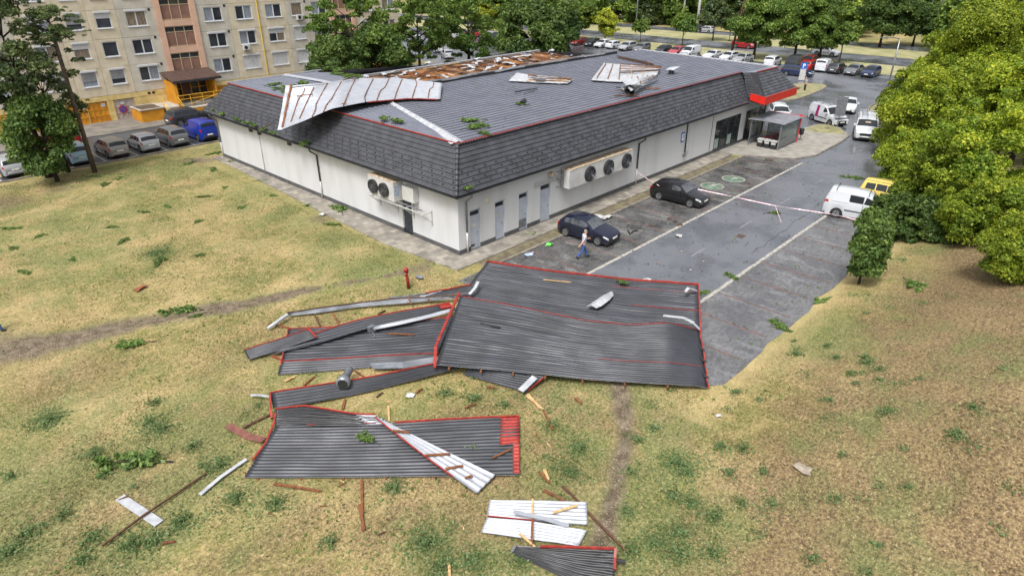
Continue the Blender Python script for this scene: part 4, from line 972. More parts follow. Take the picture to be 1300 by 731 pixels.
s2 = corr(r2, 'sheet', L_((584,377,.75),(650,389,.62),(740,408,.55),(800,414,.6),(848,411,.85),(870,416,.6),(888,421,.35)), L_((553,464,.55),(640,471,.45),(740,481,.35),(850,489,.3),(885,491,.22),(899,493,.08)), 31, wob=0.07, seed=3, nu=60, sm=1)
trim(r2, [on(s2,a,0) for a in np.linspace(0,1,20)], 0.05, 0.03, name='red_seam')
trim(r2, [on(s2,1,b) for b in np.linspace(0,1,10)], 0.09, 0.09)
trim(r2, [on(s2,a,0.66) for a in np.linspace(.6,.98,8)], 0.03, 0.02, name='red_seam')
trim(r2, [V3((583,372,.85)),V3((575,390,.85)),V3((553,441,.72)),V3((552,467,.45))], 0.2, 0.08, name='ridge_cap')
for k, a in enumerate((.05,.17,.29,.41,.55,.7,.85)): batten(r2, on(s2,a,.02,-0.18), on(s2,a,1.02,-0.12), 0.09, 0.08)
for b in (0.35,0.55,.8): trim(r2, [on(s2,a,b,-0.02) for a in (0.985,1.0)], 0.4, 0.05, M_dark, 'torn_flap')
batten(r2, on(s2,.12,.38,.05), on(s2,.2,.4,.05), 0.1, 0.02, M_dark, 'slit')
w1 = thing('white_flashing_piece', 'bent white flashing strip lying on the big back sheet', 'metal scrap', V3((762,380,.45)))
mb = MB(); P = []
for a, wd in ((0,.10),(.25,.5),(.6,.62),(1,.35)):
    c = V3((746,389,.42)).lerp(V3((779,371,.5)), a); P.append([c+Vector((-.3,.05,0.0))*wd, c+Vector((0,0,.14)), c+Vector((.45,-.12,.05))*wd])
L0 = [V3(q) for q in ((744,389.5,.42),(752,384,.5),(766,374.5,.52),(775,370,.5))]; L1 = [V3(q) for q in ((757,391,.4),(764,388,.5),(774,380.5,.5),(779,374.5,.48))]
P = np.array([[a, a.lerp(c,.5)+Vector((0,0,.12)), c] for a, c in zip(L0, L1)]); mb = MB(); mb.grid(P); mb.grid(P-np.array([0,0,.015]), flip=True); mb.build('strip', M_flash, w1, world=True)
for (pts, lab) in ([((842,401,.75),(868,404,.85),(880,410,.9),(888,418,.6)), 'curved pale strip dangling at the right end of the big sheets'], [((870,371,.8),(874,366,.95),(884,369,.7)), 'short hooked pale strip at the far right corner of the big sheets'], [((596,374,.5),(603,366,.6),(607,358,.7)), 'bent pale gutter strip at the left corner between the big sheets']):
    t = thing('bent_strip', lab, 'metal scrap', V3(pts[1])); trim(t, [V3(q) for q in pts], 0.16, 0.04, M_flash, 'strip')
# left hand pieces
r3 = sheet_thing('anthracite corrugated sheet with red edges lying left of the raised big sheet', (470,440))
s3 = corr(r3, 'sheet', L_((366,418,.2),(424,416,.25),(518,410,.3),(578,402,.4)), L_((358,459,.1),(420,456,.12),(481,453,.15),(556,448,.2)), 13, wob=0.06, seed=5)
s3b = corr(r3, 'lower_sheet', L_((357,460,.15),(420,457,.17),(481,453,.2),(556,449,.25)), L_((352,476,.05),(424,471,.06),(480,466,.08),(556,459,.1)), 5, wob=0.03, seed=6)
trim(r3, s3.A[::6]+[s3.A[-1]], 0.07, 0.05); trim(r3, s3b.A[::6]+[s3b.A[-1]], 0.06, 0.04, name='red_seam'); trim(r3, [on(s3,0,b) for b in (0,.3,.6,1)], 0.08, 0.06)
trim(r3, [V3((345,452,.1)),V3((356,456,.25)),V3((357,464,.12))], 0.08, 0.05)
mb = MB(); P = np.array([[V3((469,461,.27)),V3((474,468,.22))],[V3((510,459,.33)),V3((512,467,.2))],[V3((556,452,.3)),V3((556,460,.14))]]); mb.grid(P); mb.grid(P-np.array([0,0,.02]), flip=True); mb.build('flat_strip', M_grey, r3, world=True)
batten(r3, on(s3,.62,.36,.08), on(s3,.80,.48,.08), 0.08, 0.05); 
mb = MB(); mb.tube([V3((468,417,.35)),V3((475,424,.4)),V3((476,427,.3))],[.02,.02,.02],6); mb.box(tuple(V3((472,421,.3))-Vector((.16,.1,0))), tuple(V3((472,421,.3))+Vector((.16,.1,.3)))); mb.build('torn_bracket', M_steel, r3, world=True)
r4 = sheet_thing('long narrow anthracite sheet with red edge slung across the left pieces', (460,420))
s4 = corr(r4, 'sheet', L_((399,424,.45),(452,408,.6),(510,396,.7),(570,386,.75)), L_((340,452,.12),(404,436,.35),(467,417,.5),(527,405,.6),(577,391,.6)), 4, wob=0.04, seed=8)
trim(r4, s4.A[::5]+[s4.A[-1]], 0.07, 0.05); s4c = corr(r4, 'silver_side', [on(s4,a,1.0,0) for a in np.linspace(.55,1,6)], [on(s4,a,1.0)+Vector((-.06,-.13,-.10)) for a in np.linspace(.55,1,6)], 1, 0.02, M_silver, M_silver, nu=12)
trim(r4, [on(s4,a,.3,.02) for a in (.93,1.0)], 0.5, 0.04, M_red, 'red_patch')
r5 = sheet_thing('short anthracite strip at the left end of the debris with red capped end', (355,440))
s5 = corr(r5, 'sheet', L_((310,445,.2),(350,433,.4),(392,419,.6)), L_((316,457,.08),(360,443,.25),(402,429,.5)), 5, wob=0.03, seed=9); trim(r5, [on(s5,1,0),on(s5,1,.5),on(s5,1,1)], 0.12, 0.06); trim(r5, s5.A[::8]+[s5.A[-1]], 0.05, 0.04)
r6 = sheet_thing('long grey strip of roofing behind the others, ending left in a kinked white gutter', (470,388))
s6 = corr(r6, 'sheet', L_((365,397,.25),(441,386,.3),(495,380,.35),(582,375,.4)), L_((366,401,.1),(401,398,.12),(452,390,.15),(518,385,.2),(584,378,.25)), 3, 0.03, M_grey, M_grey, wob=0.03, seed=10)
trim(r6, s6.A[::8]+[s6.A[-1]], 0.05, 0.03, M_woodold, 'rusty_edge'); trim(r6, [V3((365,400,.25)),V3((352,409,.2)),V3((340,417.5,.08))], 0.16, 0.1, M_flash, 'white_gutter')
batten(r6, V3((518,377,.5)), V3((522,386,.3))); batten(r6, V3((543,379,.5)), V3((546,384,.3)))
r7 = sheet_thing('dark strip with bright red edge nearest the walkway corner', (560,370))
s7 = corr(r7, 'sheet', L_((540,373,.35),(570,367,.45),(599,361.5,.55)), L_((494,377.5,.15),(540,377,.2),(601,371,.3)), 4, 0.03, wob=0.03, seed=11); trim(r7, s7.A[::6]+[s7.A[-1]], 0.08, 0.06)
trim(r7, [V3((494,378.5,.2)),V3((560,378,.3)),V3((598,372,.4))], 0.12, 0.06, M_grey, 'grey_lip')
r8 = sheet_thing('long narrow anthracite strip with red left end and vent pipe on it', (460,495))
s8 = corr(r8, 'sheet', L_((343,499.5,.35),(424,487,.35),(481,477,.35),(556,461,.4),(594,455,.45)), L_((347,519,.15),(395,512,.12),(452,501,.1),(510,487,.1),(567,472,.15),(598,462,.25)), 5, 0.05, wob=0.05, seed=12)
trim(r8, s8.A[::5]+[s8.A[-1]], 0.08, 0.05); trim(r8, [V3((343,501,.4)),V3((344,520,.25)),V3((345,531,.1))], 0.12, 0.1); trim(r8, [V3((318,502,.15)),V3((330,502,.2)),V3((343,504,.3))], 0.1, 0.04, M_flash, 'bent_clip')
r9 = sheet_thing('small anthracite piece under the big sheet with pale strip on its right end', (640,482))
s9 = corr(r9, 'sheet', L_((598,462,.35),(640,470,.3),(692,478,.3)), L_((588,475.5,.06),(625,486,.06),(668,498,.06)), 7, 0.03, wob=0.04, seed=13); trim(r9, [V3((661,496.5,.2)),V3((679,479,.42))], 0.28, 0.04, M_flash, 'pale_strip'); trim(r9, [on(s9,1,.1),on(s9,1,.9)], 0.08, 0.05)
# lower sheet with the folded silver strip
r10 = sheet_thing('anthracite sheet with red right end and silver strip folded over it', (500,565))
s10 = corr(r10, 'sheet', L_((350,541,.12),(420,540,.12),(500,538,.15),(580,533,.15),(659,529,.15)), L_((309.5,607,.08),(400,607,.06),(500,606,.06),(580,605,.06),(660,604,.06)), 17, 0.05, wob=0.05, seed=14)
s10b = corr(r10, 'curled_sheet', L_((351,521,.25),(383,515,.55),(430,521,.6),(476,528,.62)), L_((349,542,.1),(400,542,.12),(440,540,.13),(500,538,.15)), 6, 0.05, M_sheet2, wob=0.1, seed=15)
trim(r10, s10b.A[::6]+[s10b.A[-1]], 0.09, 0.05); trim(r10, [on(s10,a,0.0,.0) for a in np.linspace(.48,1,8)], 0.10, 0.06); trim(r10, [on(s10,a,.0,.0) for a in np.linspace(.12,.4,5)], 0.05, 0.03, name='red_seam')
trim(r10, [V3((351,521,.2)),V3((347,540,.15)),V3((338,562,.12)),V3((321,584,.1))], 0.12, 0.06, name='edge_trim')
s10r = corr(r10, 'red_end', [on(s10,.925,.02,.02),on(s10,1,.02,.02)], [on(s10,.925,.52,.02),on(s10,1,.52,.02)], 8, 0.035, M_red, M_silver, nu=6, wob=0); s10q = corr(r10, 'red_end', [on(s10,.965,.53,.02),on(s10,1,.53,.02)], [on(s10,.965,.99,.02),on(s10,1,.99,.02)], 8, 0.035, M_red, M_silver, nu=6, wob=0)
s10s = corr(r10, 'folded_strip', L_((475,528,.68),(520,550,.62),(575,577,.45),(628.6,603,.22)), L_((476,530,.66),(500,549,.55),(545,584,.35),(604.5,627,.12)), 4, 0.045, M_silver, M_sheet, wob=0.02, seed=16)
trim(r10, [on(s10s,a,1.0,-.02) for a in np.linspace(0,.8,8)], 0.06, 0.05)
for (a0,b0,a1,b1) in ((.33,-.2,.2,1.15),(.66,.1,.55,1.1),(.80,.35,.72,.9),(.9,.55,.88,.8)): batten(r10, on(s10s,a0,max(0,b0),.08), on(s10s,a1,min(1,b1),.08), 0.09, 0.06)
batten(r10, V3((625,581,.2)), V3((648,570,.25)), 0.07, 0.05); 
for a in (.04,.2,.36,.5,.7,.9): batten(r10, on(s10,a,.1,-.14), on(s10,a,1.015,-.08), 0.08, 0.06)
# silver pieces at the front
r11 = sheet_thing('silver torn sheet at the front with a pale batten lying across', (682,650))
s11 = corr(r11, 'sheet', L_((621.5,635,.12),(680,636,.15),(745,638,.12)), L_((618,656,.05),(680,662,.06),(746,667.5,.05)), 6, 0.045, M_silver, M_sheet, wob=0.03, seed=17)
batten(r11, V3((703,650,.22)), V3((733,641,.24)), 0.1, 0.04, M_woodnew); batten(r11, V3((676,633,.2)), V3((676,658,.2)), 0.08, 0.05, M_woodnew)
r12 = sheet_thing('ragged silver sheet lying right in front of the other silver piece', (675,675))
s12 = corr(r12, 'sheet', L_((618,657,.18),(676,662,.2),(745,674,.16)), L_((610.5,676,.06),(670,685,.08),(734,694,.1)), 6, 0.045, M_silver, M_sheet, wob=0.04, seed=18)
batten(r12, V3((676,660,.3)), V3((674.5,695,.25)), 0.08, 0.06, M_wood); batten(r12, V3((660,677,.3)), V3((679,694,.25)), 0.08, 0.05, M_woodnew); trim(r12, [V3((652,650,.35)),V3((690,658,.3)),V3((722,668,.22))], 0.14, 0.03, M_silver, 'loose_lip')
trim(r12, [V3((620,655,.2)),V3((650,658,.2)),V3((680,661,.2))], 0.05, 0.04)
r13 = sheet_thing('black soot stained sheet with red corner at the bottom edge of the view', (720,712))
s13 = corr(r13, 'sheet', L_((654,691,.4),(680,693,.45),(730,695,.5),(781,697,.55)), L_((648,700,.05),(700,726,.05),(735,742,.05),(779,752,.05)), 8, 0.04, M_sheet2, M_silver, wob=0.06, seed=19)
trim(r13, s13.A[10::6]+[s13.A[-1]], 0.1, 0.07); trim(r13, [on(s13,1,0),on(s13,1,.2),on(s13,1,.5)], 0.12, 0.1)
mb = MB(); mb.tube([V3((781,711,.3)),V3((794,713,.3))],0.06,8); mb.build('pipe_stub', M_dark, r13, world=True)
# roof vent pipe, hydrant
vp = thing('vent_pipe', 'silver roof vent pipe with wide collar lying on the narrow strip', 'vent pipe', V3((440,480,.3)))
a, c = V3((435,487,.55)), V3((443,470,.5)); mb = MB(); d = c-a
mb.tube([a-d*0.02, a+d*.16, a+d*.3, a+d*.36, a+d*0.95, c+d*.05],[.27,.28,.25,.17,.165,.18],18); mb.build('pipe', M_grey, vp, True, world=True)
mb = MB(); mb.tube([a-d*.028, a-d*.02],[.2,.2],18); mb.build('opening', M_dark, vp, world=True)
hy = thing('fire_hydrant', 'old red standpipe hydrant leaning in the grass beside the trodden path', 'hydrant', at(519,366,0))
M_hyd = mat('faded_red_hydrant', lin(158,44,40), lin(128,36,32), 6, 0.6)
MB().tube([(0,0,0),(-0.05,0.04,1.0)],[.09,.08],10).build('post', M_hyd, hy, True)
mb = MB(); mb.tube([(-0.05,0.04,1.0),(-0.055,0.045,1.14),(-0.06,0.05,1.22)],[.13,.12,.05],10); mb.build('cap', M_hyd, hy, True)
mb = MB(); mb.tube([(-0.2,-0.06,.86),(0.1,0.14,.86)],.055,8); mb.build('outlet', M_hyd, hy, True)
# ------------------------------------------------------------------ flap of roof turned over the left end of the building
fl = thing('roof_flap', 'wide torn roof sheet folded over the roof edge, silver underside with battens up', 'roof sheet', (3,14,6.4))
FA = [Vector(at(366,110,7.35)), Vector(at(400,107,7.45)), Vector(at(455,101,7.25)), Vector(at(505,100,7.05)), Vector(at(561,106,6.82))]
FB = [Vector(at(356,167,4.95)), Vector(at(385,155,5.9)), Vector(at(420,140,6.7)), Vector(at(470,130,6.75)), Vector(at(520,126,6.65)), Vector(at(559,126,6.64))]
sf = corr(fl, 'sheet', FA, FB, 18, 0.06, M_silver, M_sheet, nu=60, wob=0.08, seed=21, sm=2, bow=0.1)
trim(fl, [on(sf,0,b,-.0) for b in np.linspace(0,1,8)], 0.34, 0.05, M_flash, 'white_barge_board'); trim(fl, [on(sf,0.02,b,.05) for b in np.linspace(0,.95,8)], 0.12, 0.07, M_wood, 'batten', lift=0.05)
for k, a in enumerate((.09,.145,.24,.335,.44,.56,.655,.745,.845,.94)):
    b0, b1 = (0.05, .98) if k not in (0,1) else (.12,.9)
    pts = [on(sf,a+0.02*(bb-0.5)*(k % 3-1),bb,.06) for bb in np.linspace(b0,b1,7)]; trim(fl, pts, 0.05, 0.045, M_wood if k != 5 else M_woodold, 'batten', lift=0.0)
batten(fl, on(sf,.06,.3,.12), on(sf,.17,.34,.12), .07, .05, M_wood); batten(fl, on(sf,.38,.02,.2), on(sf,.47,.1,.12), .09, .05, M_woodold); batten(fl, on(sf,.35,.08,.2), on(sf,.45,.0,.2), .09, .05, M_woodold); batten(fl, on(sf,.42,.93,.1), on(sf,.46,.95,.1), .08, .05)
trim(fl, [on(sf,a,1.0,-.06) for a in np.linspace(.6,.98,6)], 0.05, 0.05, M_red, 'edge_trim'); trim(fl, [on(sf,a,0.02,.02) for a in np.linspace(.02,.25,5)], 0.35, 0.03, M_flash, 'white_lip')
batten(fl, Vector(at(330,164,4.6)), Vector(at(345,157,5.2)), .1, .06, M_woodold)
# ------------------------------------------------------------------ loose pieces on the roof
def roofz(P): return float(zfront(P[1]))+0.06
def on_roof(u, v, lift=0.0):
    z = 6.4
    for _ in range(6): P = at(u, v, z+lift); z = roofz(P)
    return Vector(at(u, v, z+lift))
rA = thing('roof_sheet', 'ragged silver sheet with battens lying alone in the middle of the roof', 'roof sheet', on_roof(685,101))
sA = corr(rA, 'sheet', [on_roof(655.7,93,.15),on_roof(690,97,.3),on_roof(728,100.7,.15)], [on_roof(644.8,103.4,.06),on_roof(680,105.5,.06),on_roof(721,107,.06)], 9, 0.03, M_flash, M_sheet, wob=.06, seed=22)
for b in (.15,.35,.55,.8): batten(rA, on(sA,.25+.1*b,b,.1), on(sA,1.0,b+.02,.1), .1, .06, random.choice([M_wood,M_woodold]))
batten(rA, on(sA,.3,.95,.1), on(sA,.95,.6,.14), .1, .06, M_woodnew); trim(rA, [on(sA,.42,.6,.15),on(sA,.5,.9,.2),on(sA,.62,.75,.12)], .3, .1, M_grey, 'crumpled_lip')
rB = thing('roof_sheet', 'silver sheet with batten grid on the right half of the roof', 'roof sheet', on_roof(790,95))
sB = corr(rB, 'sheet', [on_roof(766.5,80.5,.3),on_roof(800,83,.35),on_roof(838,85,.3)], [on_roof(750,102.6,.08),on_roof(790,105,.08),on_roof(834,96,.1)], 11, 0.03, M_flash, M_sheet, wob=.05, seed=23)
for b in (.04,.2,.36,.5,.62): batten(rB, on(sB,.3,b,.12), on(sB,1.03,b,.12), .12, .07, random.choice([M_wood,M_woodold,M_wood]))
for a in (.06,.18,.3,.5,.72): batten(rB, on(sB,a,.05,.08), on(sB,a,.9,.08), .09, .05, M_woodnew if a > .4 else M_wood)
rC = thing('rolled_sheet', 'cone shaped rolled sheet with open black mouth near the front roof edge', 'roof sheet', on_roof(810,108))
sC = corr(rC, 'sheet', [on_roof(789,103,.75),on_roof(812,99,.8),on_roof(835,95.5,.4)], [on_roof(801,116.5,.5),on_roof(818,108,.42),on_roof(836,98,.2)], 6, .05, M_flash, M_sheet2, wob=.06, seed=31, bow=.25)
for a_ in (.25,.5,.72): batten(rC, on(sC,a_,.08,.12), on(sC,a_+.02,.85,.12), .1, .06, M_wood)
mb = MB(); p0 = on_roof(799,115,.42); p1 = on_roof(812,109.5,.42); ax = (p1-p0).normalized(); sd_ = ax.cross(Vector((0,0,1))).normalized(); P = [[p0.lerp(p1,t)+sd_*math.cos(th)*(.42-.25*t)+Vector((0,0,1))*math.sin(th)*(.38-.25*t) for th in np.linspace(-.4,math.pi*1.75,26)] for t in np.linspace(0,1,7)]
mb.grid(np.array(P)); mb.grid(np.array(P)+np.array([0,0,.015]), 1, flip=True); mb.build('curled_mouth', [M_flash, M_sheet2], rC, True, world=True)
rD = thing('torn_strips', 'tangle of dark torn metal strips in front of the rolled sheet', 'metal scrap', on_roof(790,115))
for (q0,q1,m) in (((782,111),(803,112),M_dark),((790,112),(798,119),M_flash),((785,114),(801,118),M_woodold),((788,110),(796,116),M_grey)): batten(rD, on_roof(*q0,.2), on_roof(*q1,.12), .15, .05, m, 'strip')
for (q0, q1, m, lab) in (((780,121.5),(811,121),M_woodold,'long dark timber lying parallel to the red trim near the rolled sheet'),((817,112),(838,112.5),M_wood,'reddish timber lying right of the rolled sheet on the roof'),((654,117),(682,112),M_dark,'dark bent strip lying on the roof in front of the ragged silver sheet'),((664,118),(678,114),M_grey,'short grey strip lying across the dark bent strip on the roof')):
    t = thing('loose_timber' if m in (M_wood,M_woodold) else 'loose_strip', lab, 'timber' if m in (M_wood,M_woodold) else 'metal scrap', on_roof(*q0)); batten(t, on_roof(*q0,.1), on_roof(*q1,.1), .16, .08, m, 'piece')
vc = thing('roof_vent_cowl', 'white lid on a dark roof vent standing on the right part of the roof', 'roof vent', on_roof(852,94))
mb = MB(); mb.tube([(0,0,-.05),(0,0,.35)],.25,12); mb.build('stub', M_dark, vc); mb = MB(); mb.add([(-.5,.3,.36),(.4,.4,.42),(.85,-.35,.55),(-.3,-.4,.36),(-.5,.3,.40),(.4,.4,.47),(.85,-.35,.6),(-.3,-.4,.4)],[(3,2,1,0),(4,5,6,7),(0,1,5,4),(1,2,6,5),(2,3,7,6),(3,0,4,7)]); mb.build('lid', M_flash, vc)
vd = thing('roof_vent', 'small dark vent knocked over on the roof with leaves on it', 'roof vent', on_roof(665,133)); mb = MB(); mb.tube([(-.15,0,.1),(.2,.1,.25)],[.2,.16],12); mb.build('stub', M_dark, vd); mb=MB(); mb.box((-.28,-.2,-.04),(.25,.25,.04)); mb.build('base', M_grey, vd)
# scraps of torn foil and board on the insulation: separate pieces, alike in all but place
rs = random.Random(11); sm_ = []
for k in range(4):
    mb = MB(); P = np.zeros((5,4,3))
    for i in range(5):
        for j in range(4): P[i,j] = ((i/4-.5)*rs.uniform(.9,1.1), (j/3-.5)*rs.uniform(.4,.7), rs.uniform(0,.22))
    mb.grid(P); mb.grid(P-np.array([0,0,.02]), flip=True); sm_.append(mb.mesh('foil_scrap', M_flash if k != 2 else M_grey))
for k in range(110):
    y = 20.5+8.6*rs.random()**0.8; x = 10.5+29*rs.random()
    o = link('foil_scrap', sm_[k % 4], None, (x,y,5.2+.15*rs.random()), (rs.uniform(-.2,.2),rs.uniform(-.2,.2),rs.uniform(0,6.28)))
    s_ = rs.uniform(.25,.75); o.scale = (s_*rs.uniform(.8,2.2),s_,s_*.6); tag(o, 'crumpled pale scrap of foil on the exposed brown insulation', 'scrap', 'foil scraps on the insulation')
for (u,v,l) in ((543,82,'large crumpled pale foil block at the left end of the exposed insulation'),(605,77,'white foam block on the insulation beyond the ridge, left of centre'),(619,89,'white cube of foam sitting upright on the insulation'),(632,78,'pale slab scrap sitting on the far part of the insulation'),(700,66,'bent white gutter frame on the far edge of the insulation'),(741,73,'white folded strip on the insulation near the ridge end')):
    p = Vector(at(u,v,5.35)); o = link('foam_block', sm_[0], None, p, (0.3,0.2,u)); o.scale = (.7,.8,1.5); tag(o, l, 'foam block', 'foam blocks on the insulation')
# ------------------------------------------------------------------ loose battens in the grass
loose = [((690,622),(717,636),M_wood,'reddish batten just behind the silver pieces'),((714,617),(733,635),M_woodold,'spotted dark batten behind the right end of the silver pieces'),
 ((746,650),(794,699),M_woodold,'long rusty spotted rod right of the silver pieces'),((347.5,614),(405.7,623),M_wood,'orange batten lying below the left part of the lower sheet'),((459,609),(460,671),M_wood,'orange batten pointing straight at the viewer below the lower sheet'),
 ((493,515),(494,535),M_woodnew,'pale stub standing behind the folded silver strip'),((309,543),(343,526),M_woodold,'thin dark rod at the left corner of the lower sheet'),((668,502),(690,520),M_woodnew,'split pale batten right of the small sheet piece'),((690,521),(702,545),M_wood,'reddish batten in the grass right of the small sheet piece'),
 ((362,484),(374,478),M_woodnew,'short pale splinter left of the vent pipe'),((386,489),(399,478),M_wood,'short tilted batten left of the vent pipe'),((449,470),(465,480),M_wood,'thin batten between the vent pipe and the strip'),((435,519),(438,507),M_wood,'batten stub between the narrow strip and lower sheet'),
 ((422,397),(431,413),M_wood,'batten poking out under the long grey strip'),((400,401),(406,413),M_woodold,'dark batten stub under the left end of the grey strip'),((342,410),(366,416),M_wood,'thin brown batten crossing the white gutter end'),((528,499),(536,493),M_wood,'short orange batten in front of the long narrow strip'),
 ((670,500),(685,518),M_woodnew,'long pale splinter under the small sheet piece'),((480,399),(489,394),M_woodold,'small dark batten between the grey strip and the slung sheet'),((618,491),(628,492),M_wood,'short brown batten under the small sheet piece'),((712,476),(762,484),M_wood,'orange batten peeping out along the front of the big sheet'),
 ((456,640),(462,672),M_wood,'short upright looking batten in the grass'),((684,598),(697,612),M_wood,'little orange batten right of the lower sheet'),((570,716),(571,731),M_woodnew,'pale stick at the bottom edge of the view'),((691,596),(696,609),M_woodnew,'white splinter above the silver pieces'),((204,690),(222,687),M_wood,'small orange batten at the lower left'),((520,395),(560,386),M_woodold,'old batten between slung sheet and grey strip'),((690,655),(720,648),M_wood,'brown batten resting across the first silver piece'),((590,518),(604,512),M_wood,'stray batten right of the narrow strip'),((478,504),(486,498),M_woodold,'dark chip in front of the narrow strip'),((730,505),(738,512),M_wood,'chip of wood in the grass before the big sheet')]
for k, (q0, q1, m, lab) in enumerate(loose):
    a, c = V3g(q0+(.06,)), V3g(q1+(.06,)); t = MB()
    n_ = (c-a); mid = a.lerp(c,.5)+Vector((0,0,.02)); w0 = .075 if k % 3 else .095
    t.bar(a-a, mid-a, w0, .05); t.bar(mid-a, c-a, w0*.92, .047); t.bar(c-a, c-a+n_*0.04+Vector((0,0,.01)), w0*.45, .03)
    o = t.build('wooden_batten', m, None, loc=a); tag(o, lab, 'batten', 'loose roof battens in the grass')
xp = thing('white_board', 'short white board lying alone at the lower left under a long rod', 'board', V3g((177,648,.05))); batten(xp, V3g((152,631,.06)), V3g((202,664,.06)), .36, .03, M_flash, 'board'); batten(xp, V3g((150,635,.05)), V3g((163,629,.1)), .06, .05, M_woodold, 'nailed_batten')
xr_ = thing('long_rod', 'very long thin rusty rod lying across the white board at the lower left', 'rod', V3g((195,645,.1))); trim(xr_, [V3g((130,693,.08)),V3g((183,654,.12)),V3g((225,626,.08)),V3g((262,601,.06))], .06, .05, M_woodold, 'rod')
t = thing('white_strip', 'slender white strip lying left of the lower sheet', 'metal scrap', V3g((285,605,.05))); trim(t, [V3g((254,628,.06)),V3g((280,606,.08)),V3g((313,583,.06))], .14, .03, M_flash, 'strip')
t = thing('rusty_strip', 'bent rust red flat strip by the left edge of the lower sheet', 'metal scrap', V3g((315,553,.05))); trim(t, [V3g((289,540,.12)),V3g((315,554,.06)),V3g((335,559,.1))], .3, .02, M_rustred, 'strip')
# ================================================================== CARS
def paint(name, c, c2=None): return mat('paint_'+name, c, c2, 1.5, 0.28, spec=0.5, coat=0.6)
# profile: list of (x from the front 0..1, top height); belt heights; cabin marks
KINDS = {
 # L, W, H, wheel r, top profile (x: 0 front .. 1 rear), cowl, screen top, roof end, rear glass bottom, belt, tumble
 'hatch':  dict(L=4.05,W=1.70,H=1.46,r=.30,wb=(.20,.80),prof=[(0,.62),(.03,.72),(.12,.80),(.27,.93),(.42,1.36),(.50,1.44),(.68,1.46),(.86,1.38),(.95,1.05),(.985,.92),(1,.70)],cowl=.275,wt=.425,rend=.87,rb=.955,belt=.92,side=[(.36,.56),(.575,.73),(.745,.86)]),
 'supermini': dict(L=3.78,W=1.62,H=1.40,r=.29,wb=(.20,.82),prof=[(0,.58),(.03,.68),(.12,.77),(.28,.90),(.44,1.31),(.52,1.39),(.70,1.40),(.86,1.31),(.95,1.0),(.985,.86),(1,.66)],cowl=.285,wt=.445,rend=.87,rb=.955,belt=.88,side=[(.38,.57),(.585,.735),(.75,.85)]),
 'wagon':  dict(L=4.45,W=1.73,H=1.48,r=.31,wb=(.20,.79),prof=[(0,.60),(.03,.70),(.12,.79),(.26,.92),(.40,1.36),(.48,1.45),(.70,1.48),(.90,1.42),(.965,1.02),(.99,.90),(1,.68)],cowl=.265,wt=.40,rend=.905,rb=.965,belt=.92,side=[(.34,.52),(.535,.70),(.715,.89)]),
 'saloon': dict(L=4.40,W=1.72,H=1.42,r=.30,wb=(.20,.79),prof=[(0,.60),(.03,.70),(.12,.79),(.28,.92),(.41,1.34),(.48,1.41),(.62,1.42),(.70,1.37),(.82,1.04),(.96,.98),(.99,.90),(1,.65)],cowl=.285,wt=.415,rend=.705,rb=.82,belt=.92,side=[(.36,.53),(.545,.68),(.69,.76)]),
 'suv':    dict(L=4.40,W=1.80,H=1.65,r=.35,wb=(.20,.79),prof=[(0,.72),(.03,.85),(.10,.95),(.25,1.06),(.38,1.52),(.46,1.62),(.70,1.65),(.89,1.58),(.96,1.15),(.985,1.02),(1,.78)],cowl=.255,wt=.385,rend=.895,rb=.96,belt=1.05,side=[(.33,.52),(.535,.70),(.715,.88)]),
 'mpv':    dict(L=4.30,W=1.75,H=1.60,r=.31,wb=(.20,.80),prof=[(0,.66),(.03,.78),(.10,.88),(.20,1.00),(.38,1.50),(.46,1.58),(.70,1.60),(.90,1.53),(.965,1.10),(.99,.95),(1,.72)],cowl=.205,wt=.385,rend=.905,rb=.965,belt=1.0,side=[(.31,.50),(.515,.70),(.715,.89)]),
 'micro':  dict(L=3.55,W=1.62,H=1.64,r=.28,wb=(.17,.83),prof=[(0,.70),(.03,.82),(.10,.92),(.21,1.02),(.35,1.52),(.42,1.62),(.70,1.64),(.94,1.60),(.985,1.10),(.995,.95),(1,.70)],cowl=.215,wt=.35,rend=.945,rb=.985,belt=1.0,side=[(.30,.50),(.515,.70),(.72,.90)]),
 'van':    dict(L=4.40,W=1.80,H=1.84,r=.32,wb=(.19,.80),prof=[(0,.68),(.03,.82),(.10,.92),(.22,1.06),(.37,1.66),(.45,1.80),(.60,1.84),(.94,1.82),(.985,1.40),(.995,1.0),(1,.62)],cowl=.225,wt=.375,rend=.945,rb=.985,belt=1.12,side=[(.30,.46)]),
 'bigvan': dict(L=4.97,W=1.98,H=1.97,r=.35,wb=(.19,.78),prof=[(0,.80),(.02,.98),(.08,1.08),(.18,1.22),(.32,1.78),(.39,1.92),(.55,1.97),(.95,1.95),(.99,1.5),(.996,1.0),(1,.60)],cowl=.185,wt=.325,rend=.955,rb=.99,belt=1.22,side=[(.255,.41)]),
 'coupe':  dict(L=4.40,W=1.78,H=1.38,r=.32,wb=(.20,.79),prof=[(0,.56),(.03,.68),(.12,.78),(.30,.92),(.45,1.30),(.53,1.37),(.63,1.38),(.75,1.30),(.92,1.02),(.985,.94),(1,.66)],cowl=.305,wt=.455,rend=.72,rb=.90,belt=.93,side=[(.39,.62),(.635,.74)]),
}
CARM = {}
